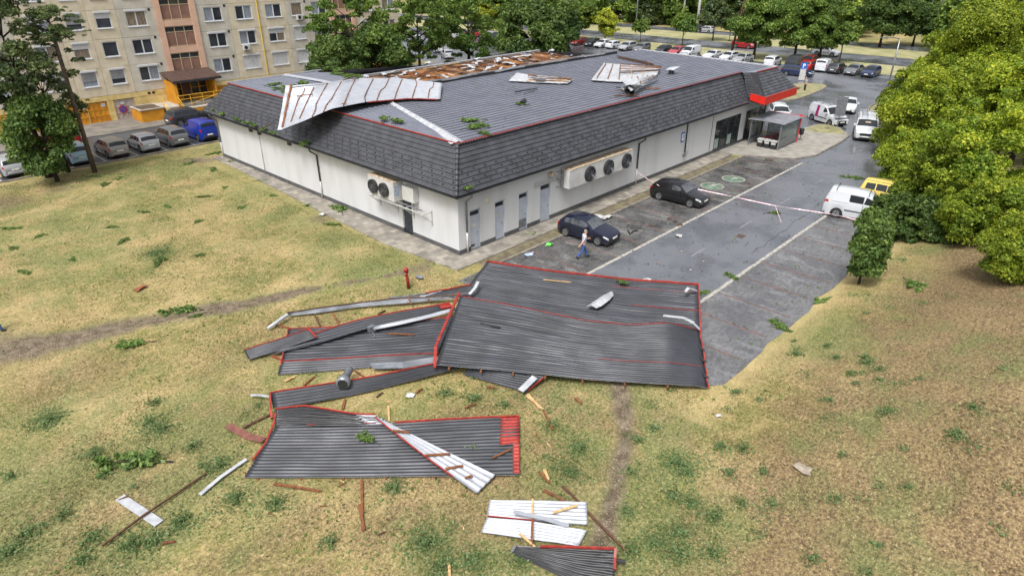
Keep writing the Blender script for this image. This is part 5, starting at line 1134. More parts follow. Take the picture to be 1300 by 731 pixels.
def car(kind, pt, label, cat, x, y, heading, group=None, name=None, glass=None, trim_=None, roofcol=None, rails=False, extra=None, blank=False, bumper=None, nosides=False, steel=False, z=0.02):
    k = KINDS[kind]; L, Wd, r = k['L'], k['W']/2, k['r']; g = glass or M_glass
    px = np.array([q[0] for q in k['prof']]); pz = np.array([q[1] for q in k['prof']])
    wx = [L/2-k['wb'][0]*L, L/2-k['wb'][1]*L]; sill = .20+.04*(r > .32)
    def top(s): 
        z0 = np.interp(s, px, pz); h = .012
        return (np.interp(max(0,s-h),px,pz)+2*z0+np.interp(min(1,s+h),px,pz))/4
    def hwid(s):
        e = abs(s-.5)*2; f = 1-.16*max(0,(e-.72)/.28)**2.2-(.04 if s < .5 else .015)*e**2
        return Wd*f
    bz = k['belt']
    def belt(s):
        t = top(s); b = bz+.06*(s-.35); return min(b, t-.035)
    def zbot(s):
        X = L/2-s*L; zb = sill+.10*max(0,(abs(s-.5)*2-.9)/.1)
        for w0 in wx:
            q = (r+.055)**2-(X-w0)**2
            if q > 0: zb = max(zb, r+math.sqrt(q))
        return zb
    cab0, cab1 = k['cowl'], k['rb']
    def sect(s):
        """half section, 7 points (y,z) from sill to roof centre"""
        w_ = hwid(s); t = top(s); b = belt(s); zb = min(zbot(s), b-.06); up = max(0, t-b-.035)
        tum = .30*up if kind not in ('van','bigvan') else .15*up
        yr = w_*.965-tum; rr = min(.09, .5*up+.02)
        return [(w_*.95,zb),(w_*1.0,zb+(b-zb)*.45),(w_*.995,b-.10 if b-.10 > zb+(b-zb)*.45 else zb+(b-zb)*.7),(w_*.965,b),(yr+.0,t-rr*.75),(yr-rr*1.1,t-.012),(0,t+.02+.015*(up > .2))]
    ss = sorted(set([0,.006,.02,.04]+list(np.linspace(.06,.94,38))+[.96,.98,.994,1]+[q for q in px]+[(L/2-w0+d)/L for w0 in wx for d in (-(r+.05),-(r+.03),-(r-.02),r-.02,r+.03,r+.05)]))
    ss = [s for s in ss if 0 <= s <= 1]
    root = thing(name or {'hatch':'parked_car','supermini':'parked_car','wagon':'estate_car','saloon':'parked_car','suv':'parked_car','mpv':'parked_car','micro':'parked_car','van':'delivery_van','bigvan':'delivery_van','coupe':'parked_car'}[kind], label, cat, (x,y,z), heading, group)
    key = (kind, pt.name, roofcol.name if roofcol else '')
    def sp(s, v, side):
        q = sect(s); i = min(int(v), 5); f = v-i
        return np.array([L/2-s*L, side*(q[i][0]*(1-f)+q[i+1][0]*f), q[i][1]*(1-f)+q[i+1][1]*f])
    def patch(svs, name_, m_, side, off=.012, nu=5, nv=4, parent=root):
        """svs: corner (s,v) a,b,c,d around"""
        a, b, c, d = svs; P = np.zeros((nu,nv,3)); e = 1e-3
        for i in range(nu):
            for j in range(nv):
                f, h = i/(nu-1), j/(nv-1)
                s = (a[0]*(1-f)+b[0]*f)*(1-h)+(d[0]*(1-f)+c[0]*f)*h; v = (a[1]*(1-f)+b[1]*f)*(1-h)+(d[1]*(1-f)+c[1]*f)*h
                p0 = sp(s,v,side); du = sp(min(s+.004,1),v,side)-sp(max(s-.004,0),v,side); dv = sp(s,min(v+.02,5.999),side)-sp(s,max(v-.02,0),side)
                n_ = np.cross(du,dv); n_ = n_/(np.linalg.norm(n_)+1e-9)
                if n_ @ (p0-np.array([0,0,.7])) < 0: n_ = -n_
                P[i,j] = p0+n_*off
        return P
    if key not in CARM:
        bd = MB(); rows = []
        for s in ss:
            q = sect(s); full = [(-y,z) for y,z in q[:-1]]+[(q[-1][0],q[-1][1])]+[(y,z) for y,z in q[:-1]][::-1]
            rows.append([(L/2-s*L,-y,z_) for y,z_ in full])
        bd.grid(np.array(rows))
        for idx, fl in ((0,False),(len(ss)-1,True)):
            n0 = idx*13; f = tuple(range(n0,n0+13)); bd.f.append(f if not fl else f[::-1]); bd.m.append(0)
        CARM[key] = bd.mesh('body', pt, True)
        try: CARM[key].set_sharp_from_angle(angle=R(40))
        except Exception: pass
        # parts in paint-independent form
    body = link('body', CARM[key], root)
    MB().box((-L*.475,-Wd*.86,.16),(L*.475,Wd*.86,bz-.25)).build('underbody', M_black, root)
    # glass
    def put(name_, m_, plist, parent=root, smooth=True):
        mb = MB()
        for P in plist:
            mb.grid(P); mb.grid(P-np.array([0,0,.004]), flip=True)
        return mb.build(name_, m_, parent, smooth)
    c0, wt, re, rb = k['cowl'], k['wt'], k['rend'], k['rb']
    def acrossP(sa, sb, va, vb, off, n_=9, m_=4):
        out = np.zeros((m_, n_, 3))
        for i in range(m_):
            s = sa+(sb-sa)*i/(m_-1); vlim = va+(vb-va)*i/(m_-1)
            ye = sp(s, vlim, 1)
            for j in range(n_):
                f = -1+2*j/(n_-1); side = 1 if f >= 0 else -1
                v = vlim+(5.98-vlim)*(1-abs(f)); p0 = sp(s, v, side)
                ds = sp(min(1,s+.006),v,side)-sp(max(0,s-.006),v,side); nn = np.array([-ds[2],0,ds[0]]); nn = nn/np.linalg.norm(nn); nn = nn if nn[2] > 0 else -nn
                out[i,j] = p0+nn*off
        return out
    put('windscreen', g, [acrossP(c0+.012, wt-.008, 4.75, 4.75, .014)])
    if not blank: put('rear_window', g, [acrossP(re+.010, rb-.006, 4.75, 4.75, .014)])
    for side in (1,-1):
        for i, (a, b) in enumerate(k['side']):
            if nosides and i: continue
            put('side_window', g, [patch([(a if i else a-.02,3.14),(b,3.14),(b-(.0 if i < len(k['side'])-1 else .02),3.9),(a+(.045 if i == 0 else 0),3.9)], '', g, side)], smooth=False)
        # lamps
        put('headlight', M_lens, [patch([(.012,1.9),(.10,2.2),(.10,3.0),(.012,2.98)], '', M_lens, side, .014)])
        hi = 3.8 if kind in ('van','bigvan','micro','mpv','suv','wagon') else 3.0
        put('tail_light', M_redlens, [patch([(.94,1.9),(.992,1.9),(.992,3.0),(.94,3.0)], '', M_redlens, side, .014)])
        # sill moulding and door seam
        put('side_moulding', trim_ or M_dark, [patch([(k['wb'][0]+.10,.95),(k['wb'][1]-.10,.95),(k['wb'][1]-.10,1.12),(k['wb'][0]+.10,1.12)], '', M_dark, side, .012, nu=8, nv=2)])
        mb = MB(); w_ = .006/L*2.2
        for sd in [k['side'][0][0]-.005]+[q[1]+.0075 for q in k['side'][:2]]:
            if any(abs(L/2-sd*L-w0) < r*.7 for w0 in wx): vs = (2.2, 3.05)
            else: vs = (.25, 3.05)
            P = patch([(sd-w_,vs[0]),(sd+w_,vs[0]),(sd+w_,vs[1]),(sd-w_,vs[1])], '', M_black, side, .006, nu=2, nv=9); mb.grid(P); mb.grid(P-np.array([0,0,.002]), flip=True)
        mb.build('door_seam', M_black, root)
        q = sp(k['side'][0][0]+.01, 3.05, side); mb = MB(); mb.box((q[0]-.10,min(q[1]-.02*side,q[1]+.20*side),q[2]-.02),(q[0]+.06,max(q[1]-.02*side,q[1]+.20*side),q[2]+.14)); mb.build('mirror', pt, root)
        mb = MB()
        for (a, b) in k['side'][:2]:
            q = sp(b-.025, 2.75, side); mb.box((q[0]-.09,min(q[1],q[1]+.03*side),q[2]-.015),(q[0]+.09,max(q[1],q[1]+.03*side),q[2]+.015))
        mb.build('door_handle', trim_ or pt, root)
    # grille, bumper, plates
    zf = top(.006); gv = kind in ('van','bigvan','suv'); mb = MB(); mb.box((L/2-.05,-Wd*(.5 if gv else .42),zf-(.30 if gv else .22)),(L/2+.014,Wd*(.5 if gv else .42),zf-(.07 if gv else .10))); mb.build('grille', M_dark, root)
    mb = MB(); mb.box((L/2-.06,-Wd*.55,.30),(L/2+.010,Wd*.55,.42)); mb.build('lower_grille', M_dark, root)
    mb = MB(); mb.box((L/2-.02,-.26,.44),(L/2+.018,.26,.55)); mb.build('number_plate', M_plate, root)
    bw = bumper or pt
    mb = MB(); P = []
    for j in range(9):
        f = -1+j/4; yy = f*Wd*.86; xx = -L/2-.03+.14*abs(f)**4; P.append([(xx+.1,yy,.28),(xx-.01,yy,.30),(xx-.02,yy,.52),(xx+.1,yy,.56)])
    mb.grid(np.array(P), flip=True); mb.build('bumper', bw, root, True)
    mb = MB(); mb.box((-L/2-.045,-.26,.60),(-L/2+.02,.26,.71)); mb.build('number_plate', M_plate, root)
    # wheels
    if (r, steel) not in CARM:
        t = MB(); t.lathe([(r*.62,-.09),(r*.93,-.10),(r,-.06),(r,.06),(r*.93,.10),(r*.62,.09)], n=26, axis='Y'); CARM[(r,steel)] = [t.mesh('tyre', M_black, True)]
        t = MB(); t.lathe([(r*.10,-.085),(r*.63,-.095),(r*.63,.095),(r*.10,.085)], n=22, axis='Y', m=0)
        for q in range(5):
            a = 2*math.pi*q/5+.3
            for sg_ in (-1,1):
                pts = [(rr*math.cos(a+da), sg_*.097, rr*math.sin(a+da)) for rr, da in ((r*.26,-.32),(r*.54,-.36),(r*.54,.36),(r*.26,.32))]
                t.add(pts if sg_ < 0 else pts[::-1], [(0,1,2,3)], 1)
        CARM[(r,steel)].append(t.mesh('rim', [M_rim, M_dark]))
    for w0 in wx:
        for side in (1,-1):
            wt_ = link('wheel', CARM[(r,steel)][0], root, (w0, side*(Wd-.115), r-.02)); link('rim', CARM[(r,steel)][1], wt_, (0,side*.004,0))
    if rails:
        for side in (1,-1):
            a = sp(wt+.06,4.9,side); c = sp(re-.03,4.9,side); mb = MB(); mb.tube([a+[0,0,.0],a+[-.08,0,.05],c+[.08,0,.05],c+[0,0,.0]],.016,6); mb.build('roof_rail', M_dark, root)
    if extra: extra(root, sp, L, Wd)
    return root
P_navy = paint('navy', lin(17,21,42)); P_black = paint('black', lin(18,18,21)); P_white = paint('white', lin(188,191,195)); P_silver = paint('silver', lin(150,153,156)); P_grey = paint('grey', lin(98,100,104)); P_dgrey = paint('dark_grey', lin(50,53,58))
P_blue = paint('blue', lin(26,50,140)); P_lblue = paint('pale_blue', lin(136,164,176)); P_taupe = paint('taupe', lin(132,126,120)); P_red = paint('red', lin(150,24,30)); P_rust = paint('maroon', lin(118,40,36)); P_pink = paint('faded_red', lin(160,60,70)); P_yell = paint('yellow', lin(214,188,96)); P_dblue = paint('dark_blue', lin(30,40,74)); P_green = paint('dark_green', lin(40,54,50))
def hd(q0, q1):
    a, c = at(*q0), at(*q1); return math.atan2(c[1]-a[1], c[0]-a[0])
# --- beside the shop
def place(kind, pt, label, cat, wheels, h=None, **kw):
    """wheels: pixels of two visible wheel contact points on one side (rear, front), side -1 right / +1 left of the car"""
    a, c = at(*wheels[0]), at(*wheels[1]); h = math.atan2(c[1]-a[1], c[0]-a[0]); m_ = (a+c)/2; k = KINDS[kind]; off = (.5-(k['wb'][0]+k['wb'][1])/2)*k['L']; s = kw.pop('left', 1)
    x = m_[0]-math.sin(h)*s*(k['W']/2-.1)-math.cos(h)*off; y = m_[1]+math.cos(h)*s*(k['W']/2-.1)-math.sin(h)*off
    return car(kind, pt, label, cat, x, y, h, **kw)
car_ = place
car_('supermini', P_navy, 'dark navy hatchback parked in the bay by the grey doors behind the walking man', 'car', ((718,300),(758.5,312)), glass=mat('pale_glass',(0.10,0.11,0.12),(0.04,0.045,0.05),1.5,0.05))
car_('hatch', P_black, 'shiny black hatchback parked alone in the bay under the fan unit', 'car', ((835.3,253.8),(875.7,264)), nosides=True, glass=MATS['pale_glass'])
# --- vans on the plaza side
def ladder(root, sp, L, Wd):
    mb = MB(); zt = sp(.6,5.9,1)[2]
    for y in (-.55,-.1): mb.tube([(L*.22,y,zt+.16),(-L*.44,y,zt+.16)],.025,6)
    for k in range(12): x = L*.20-k*(L*.62/11); mb.tube([(x,-.55,zt+.16),(x,-.1,zt+.16)],.016,6)
    mb.build('ladder', M_steel, root); rb_ = MB()
    for x in (.15*L,-.1*L,-.4*L): rb_.tube([(x,-.8,zt-.05),(x,-.8,zt+.1),(x,.8,zt+.1),(x,.8,zt-.05)],.022,6)
    for y in (-.8,.8): rb_.tube([(.2*L,y,zt+.1),(-.44*L,y,zt+.1)],.022,6)
    rb_.build('roof_rack', M_steel, root)
def van_front(root, sp, L, Wd):
    ladder(root, sp, L, Wd); a = sp(.25,5.6,1); mb = MB(); mb.box((a[0]-.02+.03,-.2,a[2]+.04),(a[0]+.02,.25,a[2]+.16)); mb.build('dash_notice', MATS['orange_notice'], root)
def stripe(root, sp, L, Wd):
    ladder(root, sp, L, Wd)
    for side in (1,-1):
        for (a, b, m) in ((.60,.66,mat('magenta_stripe', lin(150,28,66), None, rough=0.35)),(.66,.685,mat('violet_stripe', lin(86,48,130), None, rough=0.35))):
            P = np.array([[sp(s,v,side)+np.array([0,side*.012,0]) for v in np.linspace(1.0,3.9,8)] for s in (a,(a+b)/2,b)]); mb = MB(); mb.grid(P); mb.grid(P+np.array([0,side*.002,0]), flip=True); mb.build('livery_stripe', m, root)
def bars(root, sp, L, Wd):
    for s in (.42,.86):
        a = sp(s,5.9,1); mb = MB(); mb.tube([(a[0],-.78,a[2]-.06),(a[0],-.74,a[2]+.08),(a[0],.74,a[2]+.08),(a[0],.78,a[2]-.06)],.02,6); mb.build('roof_bar', M_black, root)
    for side in (1,-1):
        P = np.array([[sp(s,v,side)+np.array([0,side*.012,0]) for v in np.linspace(3.14,3.85,4)] for s in np.linspace(.47,.66,5)]); mb = MB(); mb.grid(P); mb.grid(P+np.array([0,side*.002,0]), flip=True); mb.build('side_window', M_glass, root)
        P = np.array([[sp(s,v,side)+np.array([0,side*.012,0]) for v in (2.7,2.82)] for s in np.linspace(.66,.90,5)]); mb = MB(); mb.grid(P); mb.grid(P+np.array([0,side*.002,0]), flip=True); mb.build('slide_rail', M_dark, root)
p = at(1095,172); car('bigvan', P_white, 'large white van with roof ladder facing the viewer nearest of the vans by the plaza', 'van', 46.0,-7.55, math.atan2(-6.0+(-1.2), -22), extra=van_front, blank=True, bumper=M_dark)
car_('van', P_white, 'white van with magenta and violet stripe standing across the lane beyond the plaza', 'van', ((1027.5,152.3),(1055,161.2)), extra=stripe, blank=True)
car('saloon', P_white, 'white saloon facing the viewer behind the two white vans', 'car', 57.0,-2.3, R(196))
car('suv', P_white, 'white car with roof rails parked tight behind the trolley shelter', 'car', 47.0, 1.4, R(212), rails=True)
# --- right bays
car('van', P_white, 'white panel van with black bumper in the right hand bays behind the sapling', 'van', 22.6,-14.7, R(-79), extra=bars, blank=True, bumper=M_dark)
car('micro', P_yell, 'tall yellow mini car half hidden under the big tree', 'car', 26.6,-15.2, R(-86), rails=True)
# --- street by the flats
sx = [(-13.9,'wagon',P_silver,'silver estate at the far left of the street row under the tree'),(-6.6-2.6,'mpv',P_lblue,'pale blue hatchback in the street row beside the thin tree trunk'),(-6.3,'wagon',P_taupe,'taupe grey estate parked third from the tree in the street row'),(-3.7,'hatch',P_silver,'bright silver hatchback in the middle of the street row'),(-1.15,'mpv',P_grey,'grey compact in the street row directly left of the blue van')]
for x, kd, pt, lab in sx: car(kd, pt, lab, 'car', x, 36.4+KINDS[kd]['L']/2, R(92), 'cars parked along the street by the flats')
car('van', P_blue, 'bright blue small van parked at the building corner by the flats', 'van', 1.55, 38.6, R(92), None, blank=False, bumper=M_dark)
car('hatch', P_rust, 'dark red car mostly hidden behind the bushy tree in the street row', 'car', -11.4, 38.5, R(90), 'cars parked along the street by the flats')
car('suv', P_dgrey, 'dark grey sport utility car standing across the street before the entrance stairs', 'car', 3.3, 45.3, R(3), rails=True)
car('hatch', P_red, 'bright red car behind the leafy tree on the far side of the street', 'car', -9.0, 45.0, R(176))
# --- far row along the verge
FX = 83.9
row = [(737,'hatch',P_rust,'maroon hatchback at the far left end of the distant row',180),(751,'hatch',P_dgrey,'dark grey hatchback second from the left of the distant row',180),(766,'hatch',P_white,'white hatchback with dark glass third in the distant row',180),(780,'hatch',P_white,'white hatchback seen from behind with a red tail lamp in the distant row',0),(797,'wagon',P_silver,'silver grey estate in the left half of the distant row',180),(814.5,'wagon',P_grey,'grey estate right of the silver one in the distant row',180),(842,'hatch',P_black,'black hatchback left of the faded red car in the distant row',180),(859,'hatch',P_pink,'faded red hatchback beside the white van in the distant row',180),(877,'van',P_white,'tall white van in the middle of the distant row',180),(904,'coupe',P_white,'low white coupe left of the leaning pole in the distant row',180),(925,'hatch',P_white,'white car with dark flank under the leaning pole',180),(944,'saloon',P_silver,'silver saloon under the dense dark tree in the distant row',180),(982,'mpv',P_white,'white people carrier seen from behind left of the dark pickup',0),(1008,'van',P_dgrey,'dark van with black box body beside the white people carrier',180),(1030,'wagon',P_red,'red estate behind the dark saloon in the distant row',0),(1046,'van',P_white,'white high van seen from behind at the right of the distant row',0),(1064,'wagon',P_dgrey,'dark estate with lit red lamps seen from behind in the distant row',0),(1085,'saloon',P_grey,'grey saloon second from the right end of the distant row',180),(1107,'hatch',P_dblue,'dark blue hatchback at the right end of the distant row',180)]
for u, kd, pt, lab, ang in row:
    car(kd, pt, lab, 'car' if kd != 'van' else 'van', FX+random.uniform(-.3,.3), y_on(u, FX, .7), R(ang+random.uniform(-6,6)), 'cars parked in the distant row')
a = (at(1003,96.5)+at(1026.5,98.8))/2; car('wagon', P_dblue, 'dark blue estate standing side on in front of the distant row by the parking sign', 'car', a[0]+.5, a[1]+.6, hd((1003,96.5),(1026.5,98.8)))
car('hatch', P_rust, 'small red car half hidden behind the dark blue estate', 'car', 88.2, y_on(1027,88.2,.6), R(180))
car('saloon', P_white, 'white saloon just showing its roof above the shop roof edge', 'car', 74.5, y_on(868,74.5,1.3), R(120))
# --- moving on the far roads
a = at(937,62.0); car('suv', P_red, 'red car driving along the main road behind the leaning pole', 'car', 101.0, a[1]-.5, R(-90))
a = at(1049,71); car('suv', P_white, 'white car driving on the main road under the large trees', 'car', 101.0, a[1], R(-90))
a = at(888,40); car('suv', P_black, 'black car on the side road between the far trees', 'car', 121, a[1], R(90)); a = at(901,41); car('hatch', P_silver, 'silver car on the side road right of the black one', 'car', 121, a[1], R(90))
for (u,v,kd,pt,lab) in ((1151,20,'suv',P_white,'white car far off on the rise among the dark trees'),(1181,34,'mpv',P_silver,'silver car far off beside the white shed')):
    a = at(u,v); car(kd, pt, lab, 'car', a[0], a[1], YAW-math.pi/2)
# --- parking lot far left behind the trees
lotl = [(566,45,P_silver,'wagon','silver estate in the back row of the far left car park'),(572,49,P_white,'hatch','white hatchback in the back row of the far left car park'),(605,47,P_red,'hatch','red hatchback seen through the trees in the far left car park'),(621,49,P_silver,'wagon','silver estate at the right of the far left car park'),(630,51,P_green,'wagon','dark green estate beside the silver one in the far left car park'),(635,63,P_black,'saloon','black saloon nearest the rounded dark bush'),(561,54,P_white,'mpv','white people carrier between two tree trunks in the far left car park'),(556,61,P_silver,'saloon','silver saloon glimpsed left of the forked tree trunk'),(528,54,P_white,'wagon','white estate glimpsed between the middle tree crowns'),(541,44,P_grey,'hatch','grey hatchback far back in the left car park'),(553,66,P_white,'wagon','white estate close behind the torn roof edge'),(568,74,P_silver,'hatch','silver hatchback low behind the torn roof edge'),(585,46,P_dgrey,'saloon','dark grey saloon in the back row between the trees')]
for u, v, pt, kd, lab in lotl:
    a = at(u,v); car(kd, pt, lab, 'car', a[0], a[1], R(90 if v < 52 else 60)+random.uniform(-.1,.1), 'cars in the far left car park')
# ================================================================== TREES
F_dark = leafmat('leaf_dark', lin(66,88,42), lin(92,118,58), lin(122,146,78), 0.4); F_mid = leafmat('leaf_mid', lin(74,100,42), lin(104,132,58), lin(136,160,78), 0.38); F_lime = leafmat('leaf_lime', lin(100,124,36), lin(142,164,48), lin(182,192,72), 0.45)
F_pale = leafmat('leaf_pale', lin(84,112,44), lin(118,142,62), lin(150,168,84), 0.36); F_yel = leafmat('leaf_yellow', lin(132,150,44), lin(166,176,58), lin(196,196,80), 0.38); F_grey = leafmat('leaf_greygreen', lin(66,82,50), lin(90,108,66), lin(118,134,88), 0.36)
M_bark = mat('grey_brown_bark', lin(82,70,58), lin(52,44,36), 6, 0.9, bump=0.6, stretch=(4,4,0.6)); M_barkd = mat('dark_bark', lin(52,44,38), lin(34,29,25), 6, 0.9, bump=0.6, stretch=(4,4,0.6))
def leaf_cloud(name, centers, radii, n, size, m, seed, flat=0.95, droop=0.0, elong=1.5, fill=0.35):
    rg = np.random.RandomState(seed); centers = np.asarray(centers); radii = np.asarray(radii); pw = radii**2; pw = pw/pw.sum()
    idx = rg.choice(len(centers), n, p=pw); d = rg.normal(size=(n,3)); d /= np.linalg.norm(d,axis=1)[:,None]; d[:,2] = np.where(d[:,2] < -.3, -d[:,2]*.6, d[:,2])
    rr = radii[idx]*np.where(rg.rand(n) < fill, rg.rand(n)**.5, .82+.3*rg.rand(n)); pos = centers[idx]+d*rr[:,None]*np.array([1,1,flat])
    nrm = d*np.array([1,1,1.2])+rg.normal(size=(n,3))*.75+np.array([0,0,.22]); nrm /= np.linalg.norm(nrm,axis=1)[:,None]
    t = np.cross(nrm, rg.normal(size=(n,3))); t /= np.linalg.norm(t,axis=1)[:,None]; b = np.cross(nrm,t); s = size*(.6+.8*rg.rand(n))[:,None]
    b2 = b*s*.5; t2 = t*s*.5*elong; sag = nrm*s*.14
    V = np.stack([pos-t2, pos+b2*.9-sag*.0+nrm*s*.10, pos+t2-sag, pos-b2*.9+nrm*s*.10],1).reshape(-1,3)
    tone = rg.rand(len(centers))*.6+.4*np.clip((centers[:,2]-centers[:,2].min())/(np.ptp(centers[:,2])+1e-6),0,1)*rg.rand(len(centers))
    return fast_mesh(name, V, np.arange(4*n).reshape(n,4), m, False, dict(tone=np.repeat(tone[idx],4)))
def crown_centers(rg, n, rx, rz, z0, shape='round', squash=1.0):
    C = []; 
    while len(C) < n:
        p = rg.uniform(-1,1,3); r_ = np.linalg.norm(p)
        if r_ > 1 or r_ < .35: continue
        if shape == 'egg': w_ = 1.0-.45*max(0,p[2])
        elif shape == 'cone': w_ = .55-.45*p[2]
        elif shape == 'vase': w_ = .72+.28*p[2]
        elif shape == 'sap': w_ = .95-.25*p[2]-.35*max(0,-p[2]-.4)
        else: w_ = 1
        if shape != 'col' and r_ < .5 and rg.rand() < .6: continue
        C.append((p[0]*rx*w_, p[1]*rx*w_*squash, z0+rz*(p[2]+1)))
    return np.array(C)
TREES = {}; TDIM = {}
def tree_mesh(key, h, rx, z0, nclump, cr, nleaf, lsize, m, bark, tr, seed, shape='egg', lean=0.0, limbs=7, fork=False, fill=.35):
    rg = np.random.RandomState(seed); rz = (h-z0)/2; C = crown_centers(rg, nclump, rx-cr*.6, rz-cr*.4, z0+cr*.3, shape); rad = cr*(.5+1.0*rg.rand(len(C))**1.5)
    e_ = rg.normal(size=(int(nclump*.6),3)); e_ /= np.linalg.norm(e_,axis=1)[:,None]; e_ = e_[e_[:,2] > -.5]*(.92+.2*rg.rand((e_[:,2] > -.5).sum()))[:,None]
    if shape in ('round','vase') : C = np.concatenate([C, np.column_stack([e_[:,0]*(rx-cr*.4), e_[:,1]*(rx-cr*.4), z0+cr*.3+(rz-cr*.3)*(e_[:,2]+1)])]); rad = np.concatenate([rad, cr*(.25+.3*rg.rand(len(e_)))])
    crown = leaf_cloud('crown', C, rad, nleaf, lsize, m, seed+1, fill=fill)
    tb = MB(); top = h*.82; pts = [(lean*0+.04*math.sin(k*1.3+seed)*k*.3, .04*math.cos(k*1.7+seed)*k*.3, -.1+top*k/6) for k in range(7)]
    tb.tube(pts, [tr*1.25]+[tr*(1-.8*k/6) for k in range(1,7)], 9)
    lb_ = MB(); order = sorted(range(len(C)), key=lambda i: -rad[i])[:limbs*2]
    for q, i in enumerate(order):
        c = Vector(C[i]); zt = max(z0*.75, min(c.z-.5*abs(c.x)-.3, top*.9)); zt = min(max(zt, h*.15), top*.85); f = zt/top; b = Vector(pts[min(5,int(f*6))]).lerp(Vector(pts[min(6,int(f*6)+1)]), f*6-int(f*6)) if f < 1 else Vector(pts[-1])
        mid = b.lerp(c,.5)+Vector((0,0,.12*(c-b).length)); r0 = tr*(.5-.3*f); lb_.tube([b,mid,c],[r0,r0*.65,r0*.25],6)
    TDIM[key] = (h, rx, z0)
    TREES[key] = (crown, tb.mesh('trunk', bark, True), lb_.mesh('limbs', bark, True)); return key
def tree(key, label, x, y, z=0, s=1.0, rz=0.0, group=None, name='tree', sz=None, cat='tree', ry=0):
    o = thing(name, label, cat, (x,y,z), rz, group); o.scale = (s,s,sz or s); c, t, l_ = TREES[key]; link('crown', c, o); link('trunk', t, o); link('limbs', l_, o); return o
def gz(x, y): return float(terrain(x, y))-.05
# big maples on the bank
tree_mesh('maple_a', 12.5, 6.3, 1.2, 120, 1.15, 72000, .165, F_lime, M_barkd, .30, 101, 'round', fill=.25)
tree_mesh('maple_b', 10.5, 5.2, .6, 90, 1.05, 54000, .165, F_lime, M_barkd, .26, 102, 'round', fill=.25)
tree_mesh('maple_c', 8.0, 3.6, .3, 60, .95, 36000, .165, F_lime, M_barkd, .2, 103, 'round', fill=.25)
tree_mesh('bush', 3.2, 2.2, .0, 40, .65, 20000, .13, F_dark, M_barkd, .1, 104, 'round', fill=.3)
tree_mesh('sapling', 4.6, .82, .15, 60, .40, 20000, .12, F_dark, M_barkd, .07, 105, 'sap', fill=.4)
tree_mesh('lush', 11.5, 4.6, 1.8, 75, 1.1, 36000, .21, F_mid, M_barkd, .25, 106, 'egg')
tree_mesh('darkround', 10.0, 5.0, 1.0, 75, 1.2, 30000, .25, F_dark, M_barkd, .25, 107, 'round')
tree_mesh('palewide', 11.0, 5.5, 1.6, 85, 1.05, 30000, .24, F_pale, M_bark, .22, 108, 'vase')
tree_mesh('yellowbush', 6.2, 3.4, .8, 44, .8, 15000, .2, F_yel, M_bark, .12, 109, 'vase')
tree_mesh('small', 6.5, 2.6, 2.0, 26, .85, 6000, .30, F_mid, M_bark, .12, 110, 'round')
tree_mesh('smallolive', 8.0, 3.2, 2.2, 34, .95, 8000, .32, F_grey, M_bark, .15, 111, 'egg')
tree_mesh('forest', 14.0, 6.0, -1.2, 80, 1.6, 14000, .45, F_grey, M_barkd, .3, 112, 'egg')
tree_mesh('forest_b', 13.0, 6.5, -1.2, 80, 1.5, 14000, .45, F_mid, M_barkd, .3, 113, 'round')
tree_mesh('forest_g', 12.0, 5.5, -1.2, 76, 1.5, 14000, .45, F_pale, M_barkd, .3, 114, 'egg')
tree_mesh('poplar', 13.5, 4.3, 2.6, 62, 1.05, 17000, .26, F_dark, M_barkd, .26, 115, 'vase', fill=.3)
tree_mesh('elm', 11.5, 3.6, 2.0, 44, 1.0, 14000, .26, F_mid, M_barkd, .2, 116, 'egg', fill=.3)
tree_mesh('bushy', 6.6, 2.5, .2, 60, .75, 26000, .15, F_dark, M_barkd, .16, 117, 'egg', fill=.3)
tree_mesh('sparse', 12.0, 4.6, 2.6, 70, .62, 13000, .17, F_grey, M_barkd, .26, 131, 'round', fill=.5, limbs=10)
tree_mesh('sparse_b', 12.0, 4.6, 2.6, 80, .68, 22000, .17, F_mid, M_barkd, .26, 132, 'round', fill=.5, limbs=10)
tree_mesh('slim', 10.0, 2.4, 6.0, 18, .75, 5000, .22, F_dark, mat('pole_bark', lin(98,86,72), lin(70,60,50), 5, .85), .17, 118, 'round')
tree_mesh('leftbig', 13.0, 4.6, 4.2, 44, 1.0, 13000, .24, F_dark, M_barkd, .28, 119, 'vase', fill=.3)
def at_fwd(u, v, d): return CAM+ray(u, v)/FPX*d
def ctree(u, v, d, rpx, key, label, group=None, vr=1.0, name='tree', cat='tree'):
    """tree whose crown centre stands at distance d along that sight line, crown radius in photo pixels"""
    h, rx, z0 = TDIM[key]; c = at_fwd(u, v, d); s = rpx/FPX*d/rx; g = gz(c[0], c[1]) if c[1] < -17.5 else 0.0
    o = thing(name, label, cat, (c[0], c[1], g), random.uniform(0,6.28), group); cm, tm, lm_ = TREES[key]
    k = link('crown', cm, o, (0, 0, c[2]-g-s*vr*(h+z0)/2)); k.scale = (s, s, s*vr); k = link('limbs', lm_, o, k.location); k.scale = (s, s, s*vr)
    t = link('trunk', tm, o); t.scale = (min(s,1.3), min(s,1.3), max(.2, (c[2]-g+.35*s*vr*(h-z0)/2)/(.82*h))); return o
G_ = 'trees on the bank at the right'
